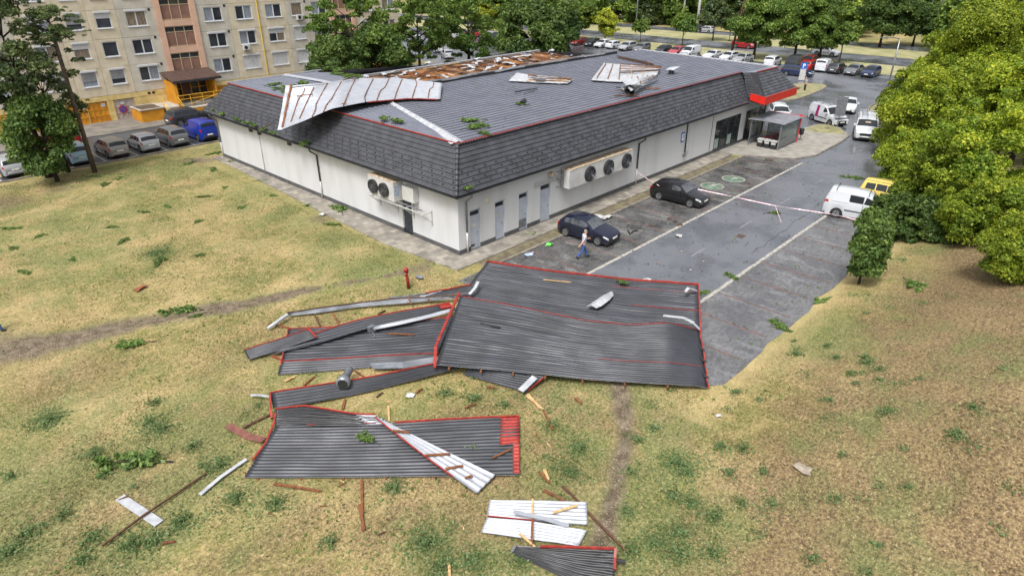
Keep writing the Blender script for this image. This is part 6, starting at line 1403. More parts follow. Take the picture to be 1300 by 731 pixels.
for (u,v,d,r,k,lab) in ((1266,205,39,92,'maple_a','huge lime green tree filling the right edge of the view'),(1268,75,64,86,'maple_a','tall lime green tree behind the huge one, highest top at the right'),(1186,150,55,68,'maple_b','lime green tree at the left of the clump overhanging the wet lane'),(1190,243,42,50,'maple_c','yellowish green tree leaning out over the dark bush'),(1228,110,64,66,'maple_b','lime green tree in the middle of the right hand clump'),(1298,318,30,46,'maple_c','low green tree at the right edge above the bare bank'),(1310,130,50,70,'maple_b','lime green tree cut by the right edge of the view'),(1157,205,48,40,'maple_c','low green tree drooping to the kerb of the wet lane'),(1250,268,36,46,'maple_c','green tree low between the dark bush and the right edge'),(1158,128,64,38,'maple_c','small green tree top by the street lamp')):
    ctree(u, v, d, r, k, lab, G_)
ctree(1160, 282, 40, 52, 'bush', 'dense dark green bush on the bank behind the white panel van', None, .9, 'bush', 'bush'); ctree(1192, 296, 38.5, 30, 'bush', 'loose bush at the foot of the dense one above the bare bank', None, .8, 'bush', 'bush')
a = atg(1090,361); tree('sapling', 'small dark green sapling standing alone at the edge of the parking bays', a[0], a[1], a[2]-.05, 1.0, .5, None, 'sapling')
# left, in front of the flats
tree('bushy', 'dense dark bushy tree at the left beside the silver estate', -12.0, 33.0, 0, .95, .4, None, 'tree', 1.08)
ctree(8, 62, 47, 78, 'sparse', 'tall dark tree at the upper left corner in front of the flats')
o = thing('tree', 'slender tree with bare straight pole like trunk in front of the pale blue car', 'tree', (-9.2,33.6,0), 2.0)
for (dx,dy,dz,q) in ((.1,0,8.6,.52),): k = link('crown', TREES['sparse'][0], o, (dx,dy,dz-.0)); k.scale = (q,q,q*.62); k = link('limbs', TREES['sparse'][2], o, (dx,dy,dz)); k.scale = (q,q,q*.62)
MB().tube([(0,0,-.1),(.02,.02,5),(.0,.04,9.4),(.05,.0,11.5)],[.2,.16,.14,.06],9).build('trunk', mat('pole_bark',None) if 'pole_bark' in MATS else M_bark, o, True)
ctree(58, 128, 50, 46, 'sparse', 'dark leafy tree behind the bushy one before the ochre garages')
# behind the torn roof
for (u,v,d,r,k,lab) in ((446,40,73,58,'sparse_b','dark tall tree with black trunk in front of the right end of the flats'),(530,36,82,46,'sparse_b','upright green tree with dark trunk left of the forked one'),(594,30,89,48,'sparse_b','green tree with forked trunk before the far left car park'),(425,85,70,34,'bushy','low green shrub behind the left rear roof corner'),(480,78,74,40,'bushy','dark bushy tree low behind the torn roof left of centre')):
    ctree(u, v, d, r, k, lab, 'trees behind the torn roof')
for (u,v,y,lab) in ((515,95,38,'light green bush between the dark trees behind the roof'),(575,84,42,'round bush at the foot of the forked tree'),(612,82,43,'bush low behind the roof edge left of the rounded dark tree')):
    a = aty(u,v,y); tree('bush', lab, a[0], y, 0, .95, random.uniform(0,6), 'bushes behind the torn roof', 'bush', cat='bush')
a = at(682,84); ctree(682, 46, 112, 54, 'darkround', 'rounded dark green tree in the middle behind the exposed insulation')
for (u,x,k,s,lab) in ((640,86,'palewide',1.05,'pale green spreading tree left behind the rounded dark tree'),(690,84,'palewide',1.12,'tall pale green tree directly behind the rounded dark tree'),(735,88,'palewide',.85,'pale green tree right of the tall thin lamp post'),(614,80,'yellowbush',1.2,'yellow tinged tree between the forked tree and the pale trees'),(590,98,'lush',.9,'green tree far behind the left car park')):
    tree(k, lab, x, y_on(u,x,2), 0, s, random.uniform(0,6), 'pale trees behind the roof')
tree('yellowbush', 'bright yellow green young tree beside the main road', 90.5, y_on(768,90.5,1), 0, 1.0, .3)
for (u,x,k,s,lab) in ((813,94.5,'small',.72,'small round street tree left of the middle of the verge'),(866,94.5,'small',.95,'street tree with clear trunk on the verge above the white van'),(905,108,'smallolive',1.0,'olive green tree on the middle verge left of the leaning pole'),(926,109,'small',.7,'low bushy tree on the middle verge by the red car')):
    tree(k, lab, x, y_on(u,x,.5), 0, s, random.uniform(0,6), 'street trees on the verges')
for (u,x,k,s,lab) in ((957,88.5,'lush',.95,'large dense tree right of the leaning pole'),(1008,90.5,'lush',1.02,'large broad tree behind the dark van'),(1040,93.5,'lush',.86,'leafy tree whose crown hangs over the white car on the road'),(1066,94.5,'small',1.0,'thin trunked tree at the right end of the large trees')):
    tree(k, lab, x, y_on(u,x,.5), 0, s, random.uniform(0,6), 'large trees on the far verge')
for (u,x,k,s,lab) in ((1118,120,'darkround',1.0,'broad dark tree beyond the road, left of the two leaning poles'),(1160,126,'darkround',.85,'broad dark tree below the two leaning poles'),(1082,135,'forest_g',.8,'grey green tree right of the white tower block')):
    tree(k, lab, x, y_on(u,x,1), 0, s, random.uniform(0,6), 'dark trees beyond the road')
bgk = ['forest','forest_b','forest_g']; rb_ = random.Random(5); nb = 0
def bgtree(u, x, s=1.0, kd=None):
    global nb
    kd = kd or rb_.choice(bgk); nb += 1
    tree(kd, {'forest':'grey green','forest_b':'mid green','forest_g':'pale green'}[kd]+' tree in the '+('front' if x < 160 else 'second' if x < 200 else 'farthest')+' row of the far wood, '+('left' if u < 888 else 'right')+' of the white column', x, y_on(u,x,2), 0, s*rb_.uniform(.85,1.12), rb_.uniform(0,6.28), 'trees of the wood beyond the roads')
for u in range(690, 880, 16): bgtree(u+rb_.uniform(-5,5), 131+rb_.uniform(-2,6))
for u in range(896, 1090, 18): bgtree(u+rb_.uniform(-6,6), 140+rb_.uniform(0,14))
for u in range(720, 1310, 19): bgtree(u+rb_.uniform(-8,8), 172+rb_.uniform(-6,10), 1.12)
for u in range(1090, 1330, 34): bgtree(u+rb_.uniform(-8,8), 226+rb_.uniform(0,20), 1.4)
for u in range(520, 760, 20): bgtree(u+rb_.uniform(-8,8), 108+rb_.uniform(0,14), 1.0, rb_.choice(['forest_b','forest_g']))
for (u,x,s) in ((1232,120,.9),(1268,118,.95),(1296,112,.9),(1200,150,.75),(1250,160,.9),(1080,165,.9),(1120,160,.9)): bgtree(u, x, s)
# ================================================================== PEOPLE
M_skin = mat('skin', lin(196,150,124), None, rough=.6); M_shirt = mat('pale_blue_shirt', lin(172,192,212), lin(150,170,194), 6, .8); M_jeans = mat('blue_jeans', lin(62,92,150), lin(44,68,116), 8, .85); M_hairg = mat('grey_hair', lin(150,140,132), lin(120,110,102), 20, .8); M_blackc = mat('black_cloth', lin(26,26,30), None, rough=.85); M_hvis = mat('grey_shirt', lin(150,156,168), None, rough=.85)
def skin_body(name, verts, edges, radii, m, parent, sub=2, root_i=0):
    me = bpy.data.meshes.new(name); me.from_pydata(verts, edges, []); me.materials.append(m); o = link(name, me, parent)
    md = o.modifiers.new('skin', 'SKIN')
    if not me.skin_vertices: return o
    sv_ = me.skin_vertices[0].data
    for i, r_ in enumerate(radii):
        sv_[i].radius = (r_, r_) if not isinstance(r_, tuple) else r_; sv_[i].use_root = (i == root_i)
    md.use_smooth_shade = True; sm = o.modifiers.new('sub', 'SUBSURF'); sm.levels = sub; sm.render_levels = sub; return o
def person(label, loc, rz, top_m, leg_m, hair_m, pose):
    """x forward, z up; pose keys give joints"""
    t = thing('person', label, 'person', loc, rz); J = pose
    V = [J['pelvis'],J['waist'],J['chest'],J['neck'],J['head0'],J['head1']]; E = [(0,1),(1,2),(2,3),(3,4),(4,5)]; Rr = [(.15,.12),(.14,.11),(.17,.12),.055,.085,.088]
    def chain(start, pts, rr):
        p = start
        for q, r_ in zip(pts, rr): V.append(q); Rr.append(r_); E.append((p, len(V)-1)); p = len(V)-1
        return p
    for s in ('l','r'):
        h = chain(2, [J['sh_'+s],J['el_'+s],J['wr_'+s],J['pa_'+s]], [.062,.046,.032,.036])
        w_ = Vector(J['wr_'+s]); pa = Vector(J['pa_'+s]); d = (pa-w_).normalized()
        chain(0, [J['hip_'+s],J['kn_'+s],J['an_'+s]], [.095,.062,.045])
    skin_body('body', V, E, Rr, M_skin, t)
    for s in ('l','r'):      # five fingers, each its own short chain
        w_ = Vector(J['wr_'+s]); pa = Vector(J['pa_'+s]); d = (pa-w_).normalized(); a = d.cross(Vector((1,0,.2))).normalized(); b = d.cross(a)
        for i, (off, ln) in enumerate(((-.03,.065),(-.01,.08),(.01,.075),(.03,.06))):
            p0 = pa+a*off; p1 = p0+d*ln*.55+b*.012; p2 = p1+d*ln*.35+b*.03
            MB().tube([p0,p1,p2],[.009,.008,.006],6).build('finger', M_skin, t, True)
        p0 = w_.lerp(pa,.4)+a*.035; MB().tube([p0,p0+a*.03+d*.03,p0+a*.03+d*.06],[.011,.01,.007],6).build('thumb', M_skin, t, True)
    # clothes: shirt with short sleeves, trousers, shoes
    Vs = [J['waist'],J['chest'],Vector(J['chest'])+Vector((0,0,.10)),Vector(J['pelvis'])+Vector((0,0,-.02))]; Es = [(0,1),(1,2),(3,0)]; Rs = [(.165,.13),(.19,.14),(.12,.10),(.175,.14)]
    for s in ('l','r'):
        Vs.append(J['sh_'+s]); Rs.append(.085); Es.append((1,len(Vs)-1)); Vs.append(Vector(J['sh_'+s]).lerp(Vector(J['el_'+s]),.75)); Rs.append(.068); Es.append((len(Vs)-2,len(Vs)-1))
    skin_body('shirt', [tuple(q) for q in Vs], Es, Rs, top_m, t)
    Vp = [Vector(J['pelvis'])+Vector((0,0,.06)),Vector(J['pelvis'])]; Ep = [(0,1)]; Rp = [(.155,.13),(.165,.135)]
    for s in ('l','r'):
        b0 = 1
        for q, r_ in ((J['hip_'+s],.11),(J['kn_'+s],.078),(J['an_'+s],.066)): Vp.append(q); Rp.append(r_); Ep.append((b0,len(Vp)-1)); b0 = len(Vp)-1
    skin_body('trousers', [tuple(q) for q in Vp], Ep, Rp, leg_m, t)
    for s in ('l','r'):
        an = Vector(J['an_'+s]); tp = Vector(J['toe_'+s]); d = tp-an; MB().tube([an-d*.25+Vector((0,0,-.03)), an+Vector((0,0,-.02)), an+d*.6+Vector((0,0,-.01)), tp],[.045,.06,.05,.03],8).build('shoe', M_blackc, t, True)
    h0, h1 = Vector(J['head0']), Vector(J['head1']); c = h0.lerp(h1,.6)
    mb = MB(); P = []
    for i in range(9):
        th = math.pi*.52*i/8; P.append([(c.x-.012+.112*math.sin(th)*math.cos(a)*(1 if math.cos(a) < .3 else .86), c.y+.098*math.sin(th)*math.sin(a), c.z+.02+.115*math.cos(th)) for a in np.linspace(0,2*math.pi,17)])
    mb.grid(np.array(P), flip=True); mb.build('hair', hair_m, t, True)
    mb = MB(); mb.add([(c.x+.085,c.y-.016,c.z-.045),(c.x+.085,c.y+.016,c.z-.045),(c.x+.118,c.y,c.z-.045),(c.x+.088,c.y,c.z+.005)],[(0,2,3),(2,1,3),(1,0,3),(0,1,2)]); mb.build('nose', M_skin, t)
    mb = MB()
    for s in (-1,1): mb.lathe([(.004,-.006),(.012,0),(.004,.006)], (c.x+.09,c.y+s*.034,c.z+.005), 'X', 8)
    mb.build('eye', M_blackc, t)
    mb = MB(); mb.box((c.x+.082,c.y-.025,c.z-.078),(c.x+.094,c.y+.025,c.z-.070)); mb.build('mouth', mat('lips', lin(150,84,78), None, rough=.6), t)
    mb = MB()
    for s in (-1,1): mb.lathe([(.01,-.01),(.028,0),(.01,.01)], (c.x-.005,c.y+s*.098,c.z-.02), 'Y', 8)
    mb.build('ear', M_skin, t)
    return t
walk = dict(pelvis=(0,0,.92),waist=(.01,0,1.08),chest=(.04,0,1.30),neck=(.06,0,1.47),head0=(.09,0,1.56),head1=(.11,0,1.68),sh_l=(.04,.19,1.39),el_l=(.10,.24,1.12),wr_l=(.33,.20,1.10),pa_l=(.41,.18,1.12),sh_r=(.03,-.19,1.39),el_r=(-.14,-.25,1.14),wr_r=(-.30,-.24,.95),pa_r=(-.35,-.23,.88),hip_l=(0,.09,.86),kn_l=(.16,.09,.47),an_l=(.27,.09,.08),toe_l=(.45,.10,.05),hip_r=(0,-.09,.86),kn_r=(-.10,-.09,.46),an_r=(-.42,-.09,.16),toe_r=(-.32,-.10,.03))
a = at(740,328); pr_ = person('man in pale blue shirt and jeans walking past the navy hatchback', (a[0],a[1],.022), -.55, M_shirt, M_jeans, M_hairg, walk)
pho = MB(); pho.box((.40,.155,1.13),(.47,.185,1.145)); ph_ = pho.build('phone', M_black, None); ph_.location = pr_.location; ph_.rotation_euler = pr_.rotation_euler; tag(ph_, 'small dark phone held in front of the walking man', 'phone')
stand = dict(walk, el_l=(.02,.25,1.12), wr_l=(.05,.24,.90), pa_l=(.06,.23,.82), el_r=(.02,-.25,1.12), wr_r=(.05,-.24,.9), pa_r=(.06,-.23,.82), kn_l=(.02,.1,.47), an_l=(0,.1,.08), toe_l=(.18,.12,.04), kn_r=(.02,-.1,.47), an_r=(0,-.1,.08), toe_r=(.18,-.12,.04))
a = at(1021,117); person('person in grey top and dark trousers standing by the grass island beyond the red canopy', (a[0],a[1],.1), 2.4, M_hvis, M_blackc, M_hairg, stand)
a = at(0,421); person('person in black jacket and blue jeans striding in at the left edge of the lawn', (a[0]-.15,a[1]+.05,.02), -.85, M_blackc, M_jeans, M_blackc, walk)
# ================================================================== STREET FURNITURE
sh = thing('trolley_shelter', 'glazed trolley shelter with ribbed roof and red post in front of the entrance', 'shelter', (36.9,-2.3,.1)); SL = sh.location
x0, x1, y0, y1, zt = 34.95, 38.9, -3.75, -1.0, 2.35
def S(mb, n, m, p=None): mb.v = [(a-SL.x,b-SL.y,c-SL.z) for a,b,c in mb.v]; return mb.build(n, m, p or sh)
M_pcl = bpy.data.materials.new('clear_acrylic'); M_pcl.use_nodes = True; _n = M_pcl.node_tree.nodes; _l = M_pcl.node_tree.links
_t = _n.new('ShaderNodeBsdfTransparent'); _t.inputs[0].default_value = (.82,.86,.86,1); _x = _n.new('ShaderNodeMixShader'); _x.inputs[0].default_value = .22; _b = _n['Principled BSDF']; _b.inputs['Base Color'].default_value = (.35,.38,.38,1); _b.inputs['Roughness'].default_value = .1
_l.new(_t.outputs[0], _x.inputs[1]); _l.new(_b.outputs[0], _x.inputs[2]); _l.new(_x.outputs[0], _n['Material Output'].inputs[0])
for (x,y) in ((x0,y0),(x1,y0),(x0,y1),(x1,y1),((x0+x1)/2,y1)): S(MB().box((x-.05,y-.05,.1),(x+.05,y+.05,zt)), 'post', M_steel)
S(MB().box((x1+.08,y0-.09,.1),(x1+.24,y0+.09,zt+.25)), 'red_post', M_redf)
mb = MB(); xs = np.linspace(x0-.25, x1+.3, 60); P = [[(x,y0-.3+(y1-y0+.6)*t, zt+.1+.05*(1-abs(2*t-1))+.02*math.cos(x*2*math.pi/.22)) for t in np.linspace(0,1,6)] for x in xs]; mb.grid(np.array(P)); mb.grid(np.array(P)-np.array([0,0,.02]), flip=True); S(mb, 'roof', mat('ribbed_grey_roof', lin(122,124,130), lin(104,106,112), 2, .4))
S(MB().box((x1+.25,y0-.3,zt+.02),(x1+.33,y1+.3,zt+.16)), 'red_edge', M_redf)
for k in range(7): S(MB().box((x0+.06,y0-.02,.25+.11*k),(x1-.06,y0+.02,.33+.11*k)), 'slat', M_steel)
S(MB().box((x0+.06,y0-.01,1.05),(x1-.06,y0+.01,zt-.1)), 'clear_panel', M_pcl); S(MB().box((x0+.06,y1-.01,.3),((x0+x1)/2-.06,y1+.01,zt-.1)), 'clear_panel', M_pcl); S(MB().box((x1-.01,y0+.06,.3),(x1+.01,y1-.06,zt-.1)), 'clear_panel', M_pcl)
S(MB().box((x0+.1,y1-.06,.9),(x0+1.1,y1-.02,2.0)), 'info_board', M_steel)
for k in range(3):
    t = thing('waste_bin', ['dark bin with white lid nearest the slatted side of the trolley shelter','middle dark bin with white lid in the trolley shelter','dark bin with white lid at the wall end of the trolley shelter'][k], 'bin', (35.2,-3.3+.62*k,.1), 0, 'bins inside the trolley shelter')
    MB().box((-.25,-.25,0),(.25,.25,.62)).build('bin_body', M_dark, t); mb = MB(); mb.box((-.28,-.28,.622),(.28,.28,.72)); mb.box((-.27,-.2,.4),(-.251,.2,.58)); mb.build('lid', M_white, t)
def trolley(x, lab):
    t = thing('shopping_trolley', lab, 'trolley', (x,-2.2,.1), R(90), 'shopping trolleys in the shelter'); f = MB()
    for z, s in ((.35,.22),(.6,.25),(.95,.28)):
        f.tube([(-.4,-s,z),(.4,-s,z),(.4,s,z),(-.4,s,z),(-.4,-s,z)],.014,5)
    for k in range(7):
        xx = -.4+.8*k/6
        for s in (-1,1): f.tube([(xx,.22*s,.35),(xx,.28*s,.95)],.01,4)
    f.build('basket', M_steel, t); MB().tube([(-.5,-.28,1.02),(-.5,.28,1.02)],.022,6).build('handle', M_redf, t)
    c = MB(); c.tube([(-.4,-.2,.35),(-.3,-.2,.15),(.35,-.2,.15)],.015,5); c.tube([(-.4,.2,.35),(-.3,.2,.15),(.35,.2,.15)],.015,5); c.build('chassis', M_steel, t)
    for (xx,yy) in ((-.3,-.2),(-.3,.2),(.35,-.2),(.35,.2)): MB().lathe([(.06,-.015),(.06,.015)],(xx,yy,.06),'Y',10).build('wheel', M_black, t)
    b = MB(); b.box((-.38,-.2,.37),(.38,.2,.7)); b.build('basket_liner', mat('red_liner', lin(150,26,30), lin(110,20,24), 5, .5), t)
for k in range(4): trolley(36.3+.62*k, ['shopping trolley with red liner nearest the bins','second red lined trolley from the bins','third red lined trolley from the bins','red lined trolley nearest the red post'][k])
bn = thing('litter_bin', 'black litter bin hanging beside the red post of the trolley shelter', 'bin', (39.75,-3.85,.1)); MB().lathe([(.14,.55),(.2,.62),(.22,1.1),(.2,1.15)],n=14).build('bucket', M_dark, bn, True); MB().box((-.03,-.03,0),(.03,.03,.6)).build('post', M_steel, bn)
# signs
a = at(1062,163); sg = thing('sign_post', 'grey back of a large sign on a pole at the tip of the plaza islet', 'sign', (a[0],a[1],.15)); MB().tube([(0,0,0),(0,0,2.6)],.05,8).build('pole', M_steel, sg); mb = MB(); mb.box((-.03,-.48,1.1),(.03,.48,2.95)); o = mb.build('sign_board', M_steel, sg); o.rotation_euler = (0,0,.55); mb = MB(); mb.box((-.06,-.45,1.4),(-.031,.45,1.46)); mb.box((-.06,-.45,2.6),(-.031,.45,2.66)); o = mb.build('stiffener', M_steel, sg); o.rotation_euler = (0,0,.55)
a = at(1017,103); sp_ = thing('parking_sign', 'white pillar sign with blue P panel on top by the dark blue estate', 'sign', (a[0],a[1],.1), YAW-math.pi/2+R(180)); MB().box((-.5,-.08,0),(.5,.08,1.9)).build('pillar', M_white, sp_); MB().box((-.5,-.09,1.902),(.5,.09,2.9)).build('sign_panel', MATS['sign_blue'], sp_)
mb = MB()
for (xa,xb,za,zb) in ((-.2,-.06,2.08,2.75),(-.06,.2,2.62,2.75),(-.06,.2,2.36,2.48),(.1,.22,2.48,2.62)): mb.box((-xb,.09,za),(-xa,.105,zb))
mb.build('letter_P', MATS['sign_white'], sp_); sp_.scale = (.8,.8,.8)
# lamps and poles
def lamp(label, x, y, h, r_=.09, arm=None, lean=(0,0), name='street_lamp', m=None, z=0):
    t = thing(name, label, 'lamp post' if name == 'street_lamp' else 'pole', (x,y,z)); m = m or M_steel
    MB().tube([(0,0,0),(lean[0]*.5,lean[1]*.5,h/2),(lean[0],lean[1],h)],[r_*1.2,r_,r_*.75],8).build('pole', m, t, True)
    if arm:
        d = Vector(arm); e = Vector((lean[0],lean[1],h)); MB().tube([e,e+d*.5+Vector((0,0,.12)),e+d],[r_*.6]*3,6).build('arm', m, t); k = MB(); k.bar(e+d*.75+Vector((0,0,-.05)), e+d*1.15, .22, .09); k.build('lamp_head', m, t)
    return t
dl = -_R*1.0
a = at(1125,119); lamp('grey street lamp with one arm left of the big trees by the lane', a[0], a[1], 6.5, .1, tuple(-_R*2.1+np.array([0,0,.15])))
lamp('tall thin lamp post rising left of the maroon car', 80.5, y_on(722,80.5,1), 12.5, .13, tuple(_R*1.5)); lamp('pale lamp post beyond the small round street tree', 110, y_on(807,110,1), 13, .14, tuple(_R*2))
x_ = 88.5; lamp('weathered dark wooden pole leaning right in front of the red car', x_, y_on(927,x_,0), 13, .17, None, tuple(_R*1.5), 'utility_pole', M_woodold)
for (u,x,h,ln,lab) in ((1177,160,22,2.5,'left of the two leaning poles behind the dark trees'),(1187,146,22,2.5,'right of the two leaning poles behind the dark trees'),(1228,150,22,1.0,'pale pole far right above the lime trees'),(1113,170,20,.5,'thin pole between the dark trees right of the tower block')): lamp(lab, x, y_on(u,x,4), h, .2, None, tuple(_R*ln), 'utility_pole', M_steel)
for (u,x,h,r_,lab) in ((869,128,15,.22,'slim pale post left of the thick white column'),(888,126,13,.3,'thick white column between the far trees')): lamp(lab, x, y_on(u,x,5), h, r_, None, (0,0), 'white_column', M_white)
# far buildings
def block(name, label, u, x, w_, d_, h, m, win_rows, cols, rz=0.0, glassm=None):
    t = thing(name, label, 'building', (x, y_on(u,x,6), 0), rz); MB().box((0,-w_/2,0),(d_,w_/2,h)).build('wall', m, t); MB().box((-.3,-w_/2-.3,h+.002),(d_+.3,w_/2+.3,h+.4)).build('roof', M_concrete, t)
    for r_ in range(win_rows):
        for c in range(cols):
            yc = -w_/2+w_*(c+.5)/cols; zc = 1.2+(h-1)*r_/max(1,win_rows)
            f = MB().box((-.06,yc-w_/cols*.32,zc),(-.001,yc+w_/cols*.32,zc+1.5)).build('window', M_bluew, t); MB().box((-.08,yc-w_/cols*.26,zc+.15),(-.061,yc+w_/cols*.26,zc+1.35)).build('pane', M_pane, f)
    return t
block('tower_block', 'pale tower block with rows of windows behind the large trees', 1058, 215, 22, 14, 34, mat('pale_concrete_wall', lin(190,192,194), lin(170,172,176), .3, .8), 10, 7, .6)
block('shed', 'low white shed on the rise beyond the two leaning poles', 1190, 150, 7, 5, 3.2, M_white, 1, 2, .4)
block('far_house', 'dark brick house behind the thick white column', 880, 190, 26, 14, 16, mat('brown_brick', lin(112,88,82), lin(92,70,66), .5, .8), 4, 7, .3)
block('far_house', 'white house glimpsed left of the pale lamp post', 740, 185, 24, 12, 14, MATS['pale_concrete_wall'], 4, 6, .2)
# ================================================================== BARRIER TAPE
tp = thing('barrier_tape', 'red and white barrier tape stretched across the lane to the white panel van', 'tape', (20.8,-8,0))
M_tape = bpy.data.materials.new('red_white_tape'); M_tape.use_nodes = True; _n = M_tape.node_tree.nodes; _l = M_tape.node_tree.links; _b = _n['Principled BSDF']; _tc = _n.new('ShaderNodeTexCoord'); _w = _n.new('ShaderNodeTexWave'); _w.inputs['Scale'].default_value = 3.2; _w.bands_direction = 'DIAGONAL'; _r = _n.new('ShaderNodeValToRGB'); _r.color_ramp.interpolation = 'CONSTANT'; _r.color_ramp.elements[0].color = lin(214,200,204); _r.color_ramp.elements[1].color = lin(212,150,160); _r.color_ramp.elements[1].position = .7
_l.new(_tc.outputs['Object'], _w.inputs['Vector']); _l.new(_w.outputs['Fac'], _r.inputs[0]); _l.new(_r.outputs[0], _b.inputs['Base Color']); _b.inputs['Roughness'].default_value = .4
def tape(pts, name, root, w_=.09):
    pts = [Vector(q) for q in pts]; P = []; n_ = 60
    Q = smooth_line(resample(pts, n_), 3)
    for i, q in enumerate(Q): th = .6+.7*math.sin(i*.35); P.append([q+Vector((math.cos(th)*.5*w_,0,math.sin(th)*w_*.5)), q-Vector((math.cos(th)*.5*w_,0,math.sin(th)*w_*.5))])
    P = np.array(P); mb = MB(); mb.grid(P); mb.grid(P+np.array([.001,0,.001]), flip=True); return mb.build(name, M_tape, root, world=True)
tape([at(886,240.5,.95), at(932,250,.75), at(985,261.5,.55), at(1030,268,.6), at(1062,273,.75), at(1095,281,.9)], 'tape', tp, .065)
tape([at(984.5,262,.53), at(988,272,.25), at(992,283,.03)], 'hanging_end', tp, .065)
t2 = thing('barrier_tape', 'thin slack tape running from the downpipe to the black hatchback', 'tape', (16,-1.5,0)); tape([(18,-.1,1.1), at(823,228,.9), at(837,236,1.2)], 'tape', t2, .05)
# ================================================================== SMALL LITTER
rs = random.Random(3)
def scrap(u, v, m, s, label, cat, name='scrap', z=.03, group=None):
    P = np.zeros((4,4,3)); 
    for i in range(4):
        for j in range(4): P[i,j] = ((i/3-.5)*s*rs.uniform(.8,1.2), (j/3-.5)*s*rs.uniform(.5,.9), rs.uniform(0,.28)*s)
    mb = MB(); mb.grid(P); mb.grid(P-np.array([0,0,.006]), flip=True); o = mb.build(name, m, None, loc=atg(u,v,z), rot=(0,0,rs.uniform(0,6))); return tag(o, label, cat, group)
M_foil = mat('white_plastic', lin(186,186,184), lin(160,160,158), 4, .5)
for q in ((697,311,mat('green_plastic', lin(110,226,90), None, rough=.5),.5,'bright green plastic bag by the kerb behind the walking man','bag'),(671,324,mat('blue_grey_scrap', lin(150,164,190), None, rough=.5),.5,'pale blue scrap near the kerb left of the green bag','scrap'),(761,277,M_foil,1.0,'crumpled white sheet lying beside the navy hatchback on the kerb','plastic sheet'),(773,276,M_foil,.6,'smaller white scrap right of the crumpled white sheet','plastic sheet'),(862,300,M_foil,.45,'white scrap alone on the lane','scrap'),(409,273,M_foil,.5,'white and dark rubbish on the lawn beside the side walkway','rubbish'),(822,358,M_foil,.6,'white scrap behind the far edge of the big sheets','scrap'),(533,353,M_grey,.5,'grey scrap right of the fire hydrant','scrap'),(1020,596,mat('pale_stone', lin(160,150,134), lin(130,120,106), 6, .9),.55,'pale flat stone patch on the bare bank','stone'),(912,528,M_foil,.22,'small white paper near the edge of the bays','paper'),(178,367,mat('red_brown_leafpile', lin(150,84,52), lin(110,70,44), 9, .9),.6,'reddish leaf clump alone on the lawn','leaf clump'),(521,503,M_foil,.35,'torn white paper in front of the narrow strip','paper')): scrap(*q)
for (u,v) in ((830,240),(850,278),(857,281),(863,286),(826,287)): scrap(u,v,M_woodold,.3,'brown wood splinter lying on the parking bays beside the black hatchback','splinter','splinter',.03,'splinters on the parking bays')
for k in range(24):
    u, v = rs.uniform(760,1010), rs.uniform(240,345); p = at(u,v)
    if -13 < p[1] < -3 and p[0] > 3: scrap(u,v,rs.choice([M_wood,M_grey,M_woodnew]),.11,'tiny scrap of debris scattered over the wet lane','scrap','scrap',.02,'scraps on the wet lane')
for k in range(46):
    u, v = rs.uniform(300,760), rs.uniform(395,690); sh_ = rs.uniform(.08,.28); a = atg(u,v,.03); th = rs.uniform(0,6.28); e_ = a+np.array([math.cos(th)*sh_, math.sin(th)*sh_, .03])
    if any(lo[0] < u < lo[2] and lo[1] < v < lo[3] for lo in ((345,515,660,608),(350,400,580,478),(553,370,700,500),(610,632,750,700))): continue
    mb = MB(); mb.bar(Vector((0,0,0)), Vector(e_-a), .035, .02); o = mb.build('splinter', rs.choice([M_wood,M_woodnew,M_woodold]), None, loc=a); tag(o, 'small wood splinter lying in the grass around the torn sheets', 'splinter', 'splinters in the grass')
t = thing('black_hose', 'bent piece of black rubber lying in the bay between the two cars', 'rubber strip', at(802,295)); MB().tube([at(797,292.5,.05),at(800,297.5,.06),at(804,293.5,.06),at(809,292.5,.05)],.05,6).build('strip', M_black, t, world=True)
# ================================================================== LEAVES, FALLEN BRANCHES, WEEDS, GRASS
def leaf_bits(n, pos, size, m, name, seed, up=.6):
    rg = np.random.RandomState(seed); nr = rg.normal(size=(n,3)); nr[:,2] = abs(nr[:,2])+up; nr /= np.linalg.norm(nr,axis=1)[:,None]
    t = np.cross(nr, rg.normal(size=(n,3))); t /= np.linalg.norm(t,axis=1)[:,None]; b = np.cross(nr,t); s = size*(.5+rg.rand(n))[:,None]
    V = np.stack([pos-t*s*.7, pos+b*s*.4, pos+t*s*.7, pos-b*s*.4],1).reshape(-1,3); return fast_mesh(name, V, np.arange(4*n).reshape(n,4), m)
brm = []
F_fall = leafmat('leaf_fallen', lin(92,114,52), lin(124,146,70), lin(166,182,100), .35)
for k in range(5):
    rg = np.random.RandomState(300+k); ax = np.array([math.cos(k),math.sin(k)]); tw = MB(); P_ = []
    tw.tube([(-.8*ax[0],-.8*ax[1],.03),(0,0,.08),(.65*ax[0],.65*ax[1],.05)],[.022,.016,.008],5)
    for q in range(9):
        f = rg.uniform(-.6,.7); b0 = np.array([ax[0]*f, ax[1]*f, .06]); th = math.atan2(ax[1],ax[0])+rg.choice([-1,1])*rg.uniform(.3,1.2); l = rg.uniform(.2,.65); e_ = b0+np.array([math.cos(th)*l, math.sin(th)*l, rg.uniform(-.03,.06)])
        tw.tube([tuple(b0),tuple(e_)],[.01,.004],4); m_ = int(70*l/.4); t_ = rg.rand(m_,1)**.7; P_.append(b0+(e_-b0)*t_+rg.normal(size=(m_,3))*np.array([.06,.06,.03]))
    pp = np.concatenate(P_); pp[:,2] = np.clip(pp[:,2], .015, .3); lm = leaf_bits(len(pp), pp, .085, F_fall, 'leaves', 310+k, up=1.0)
    brm.append((lm, tw.mesh('twig', M_barkd)))
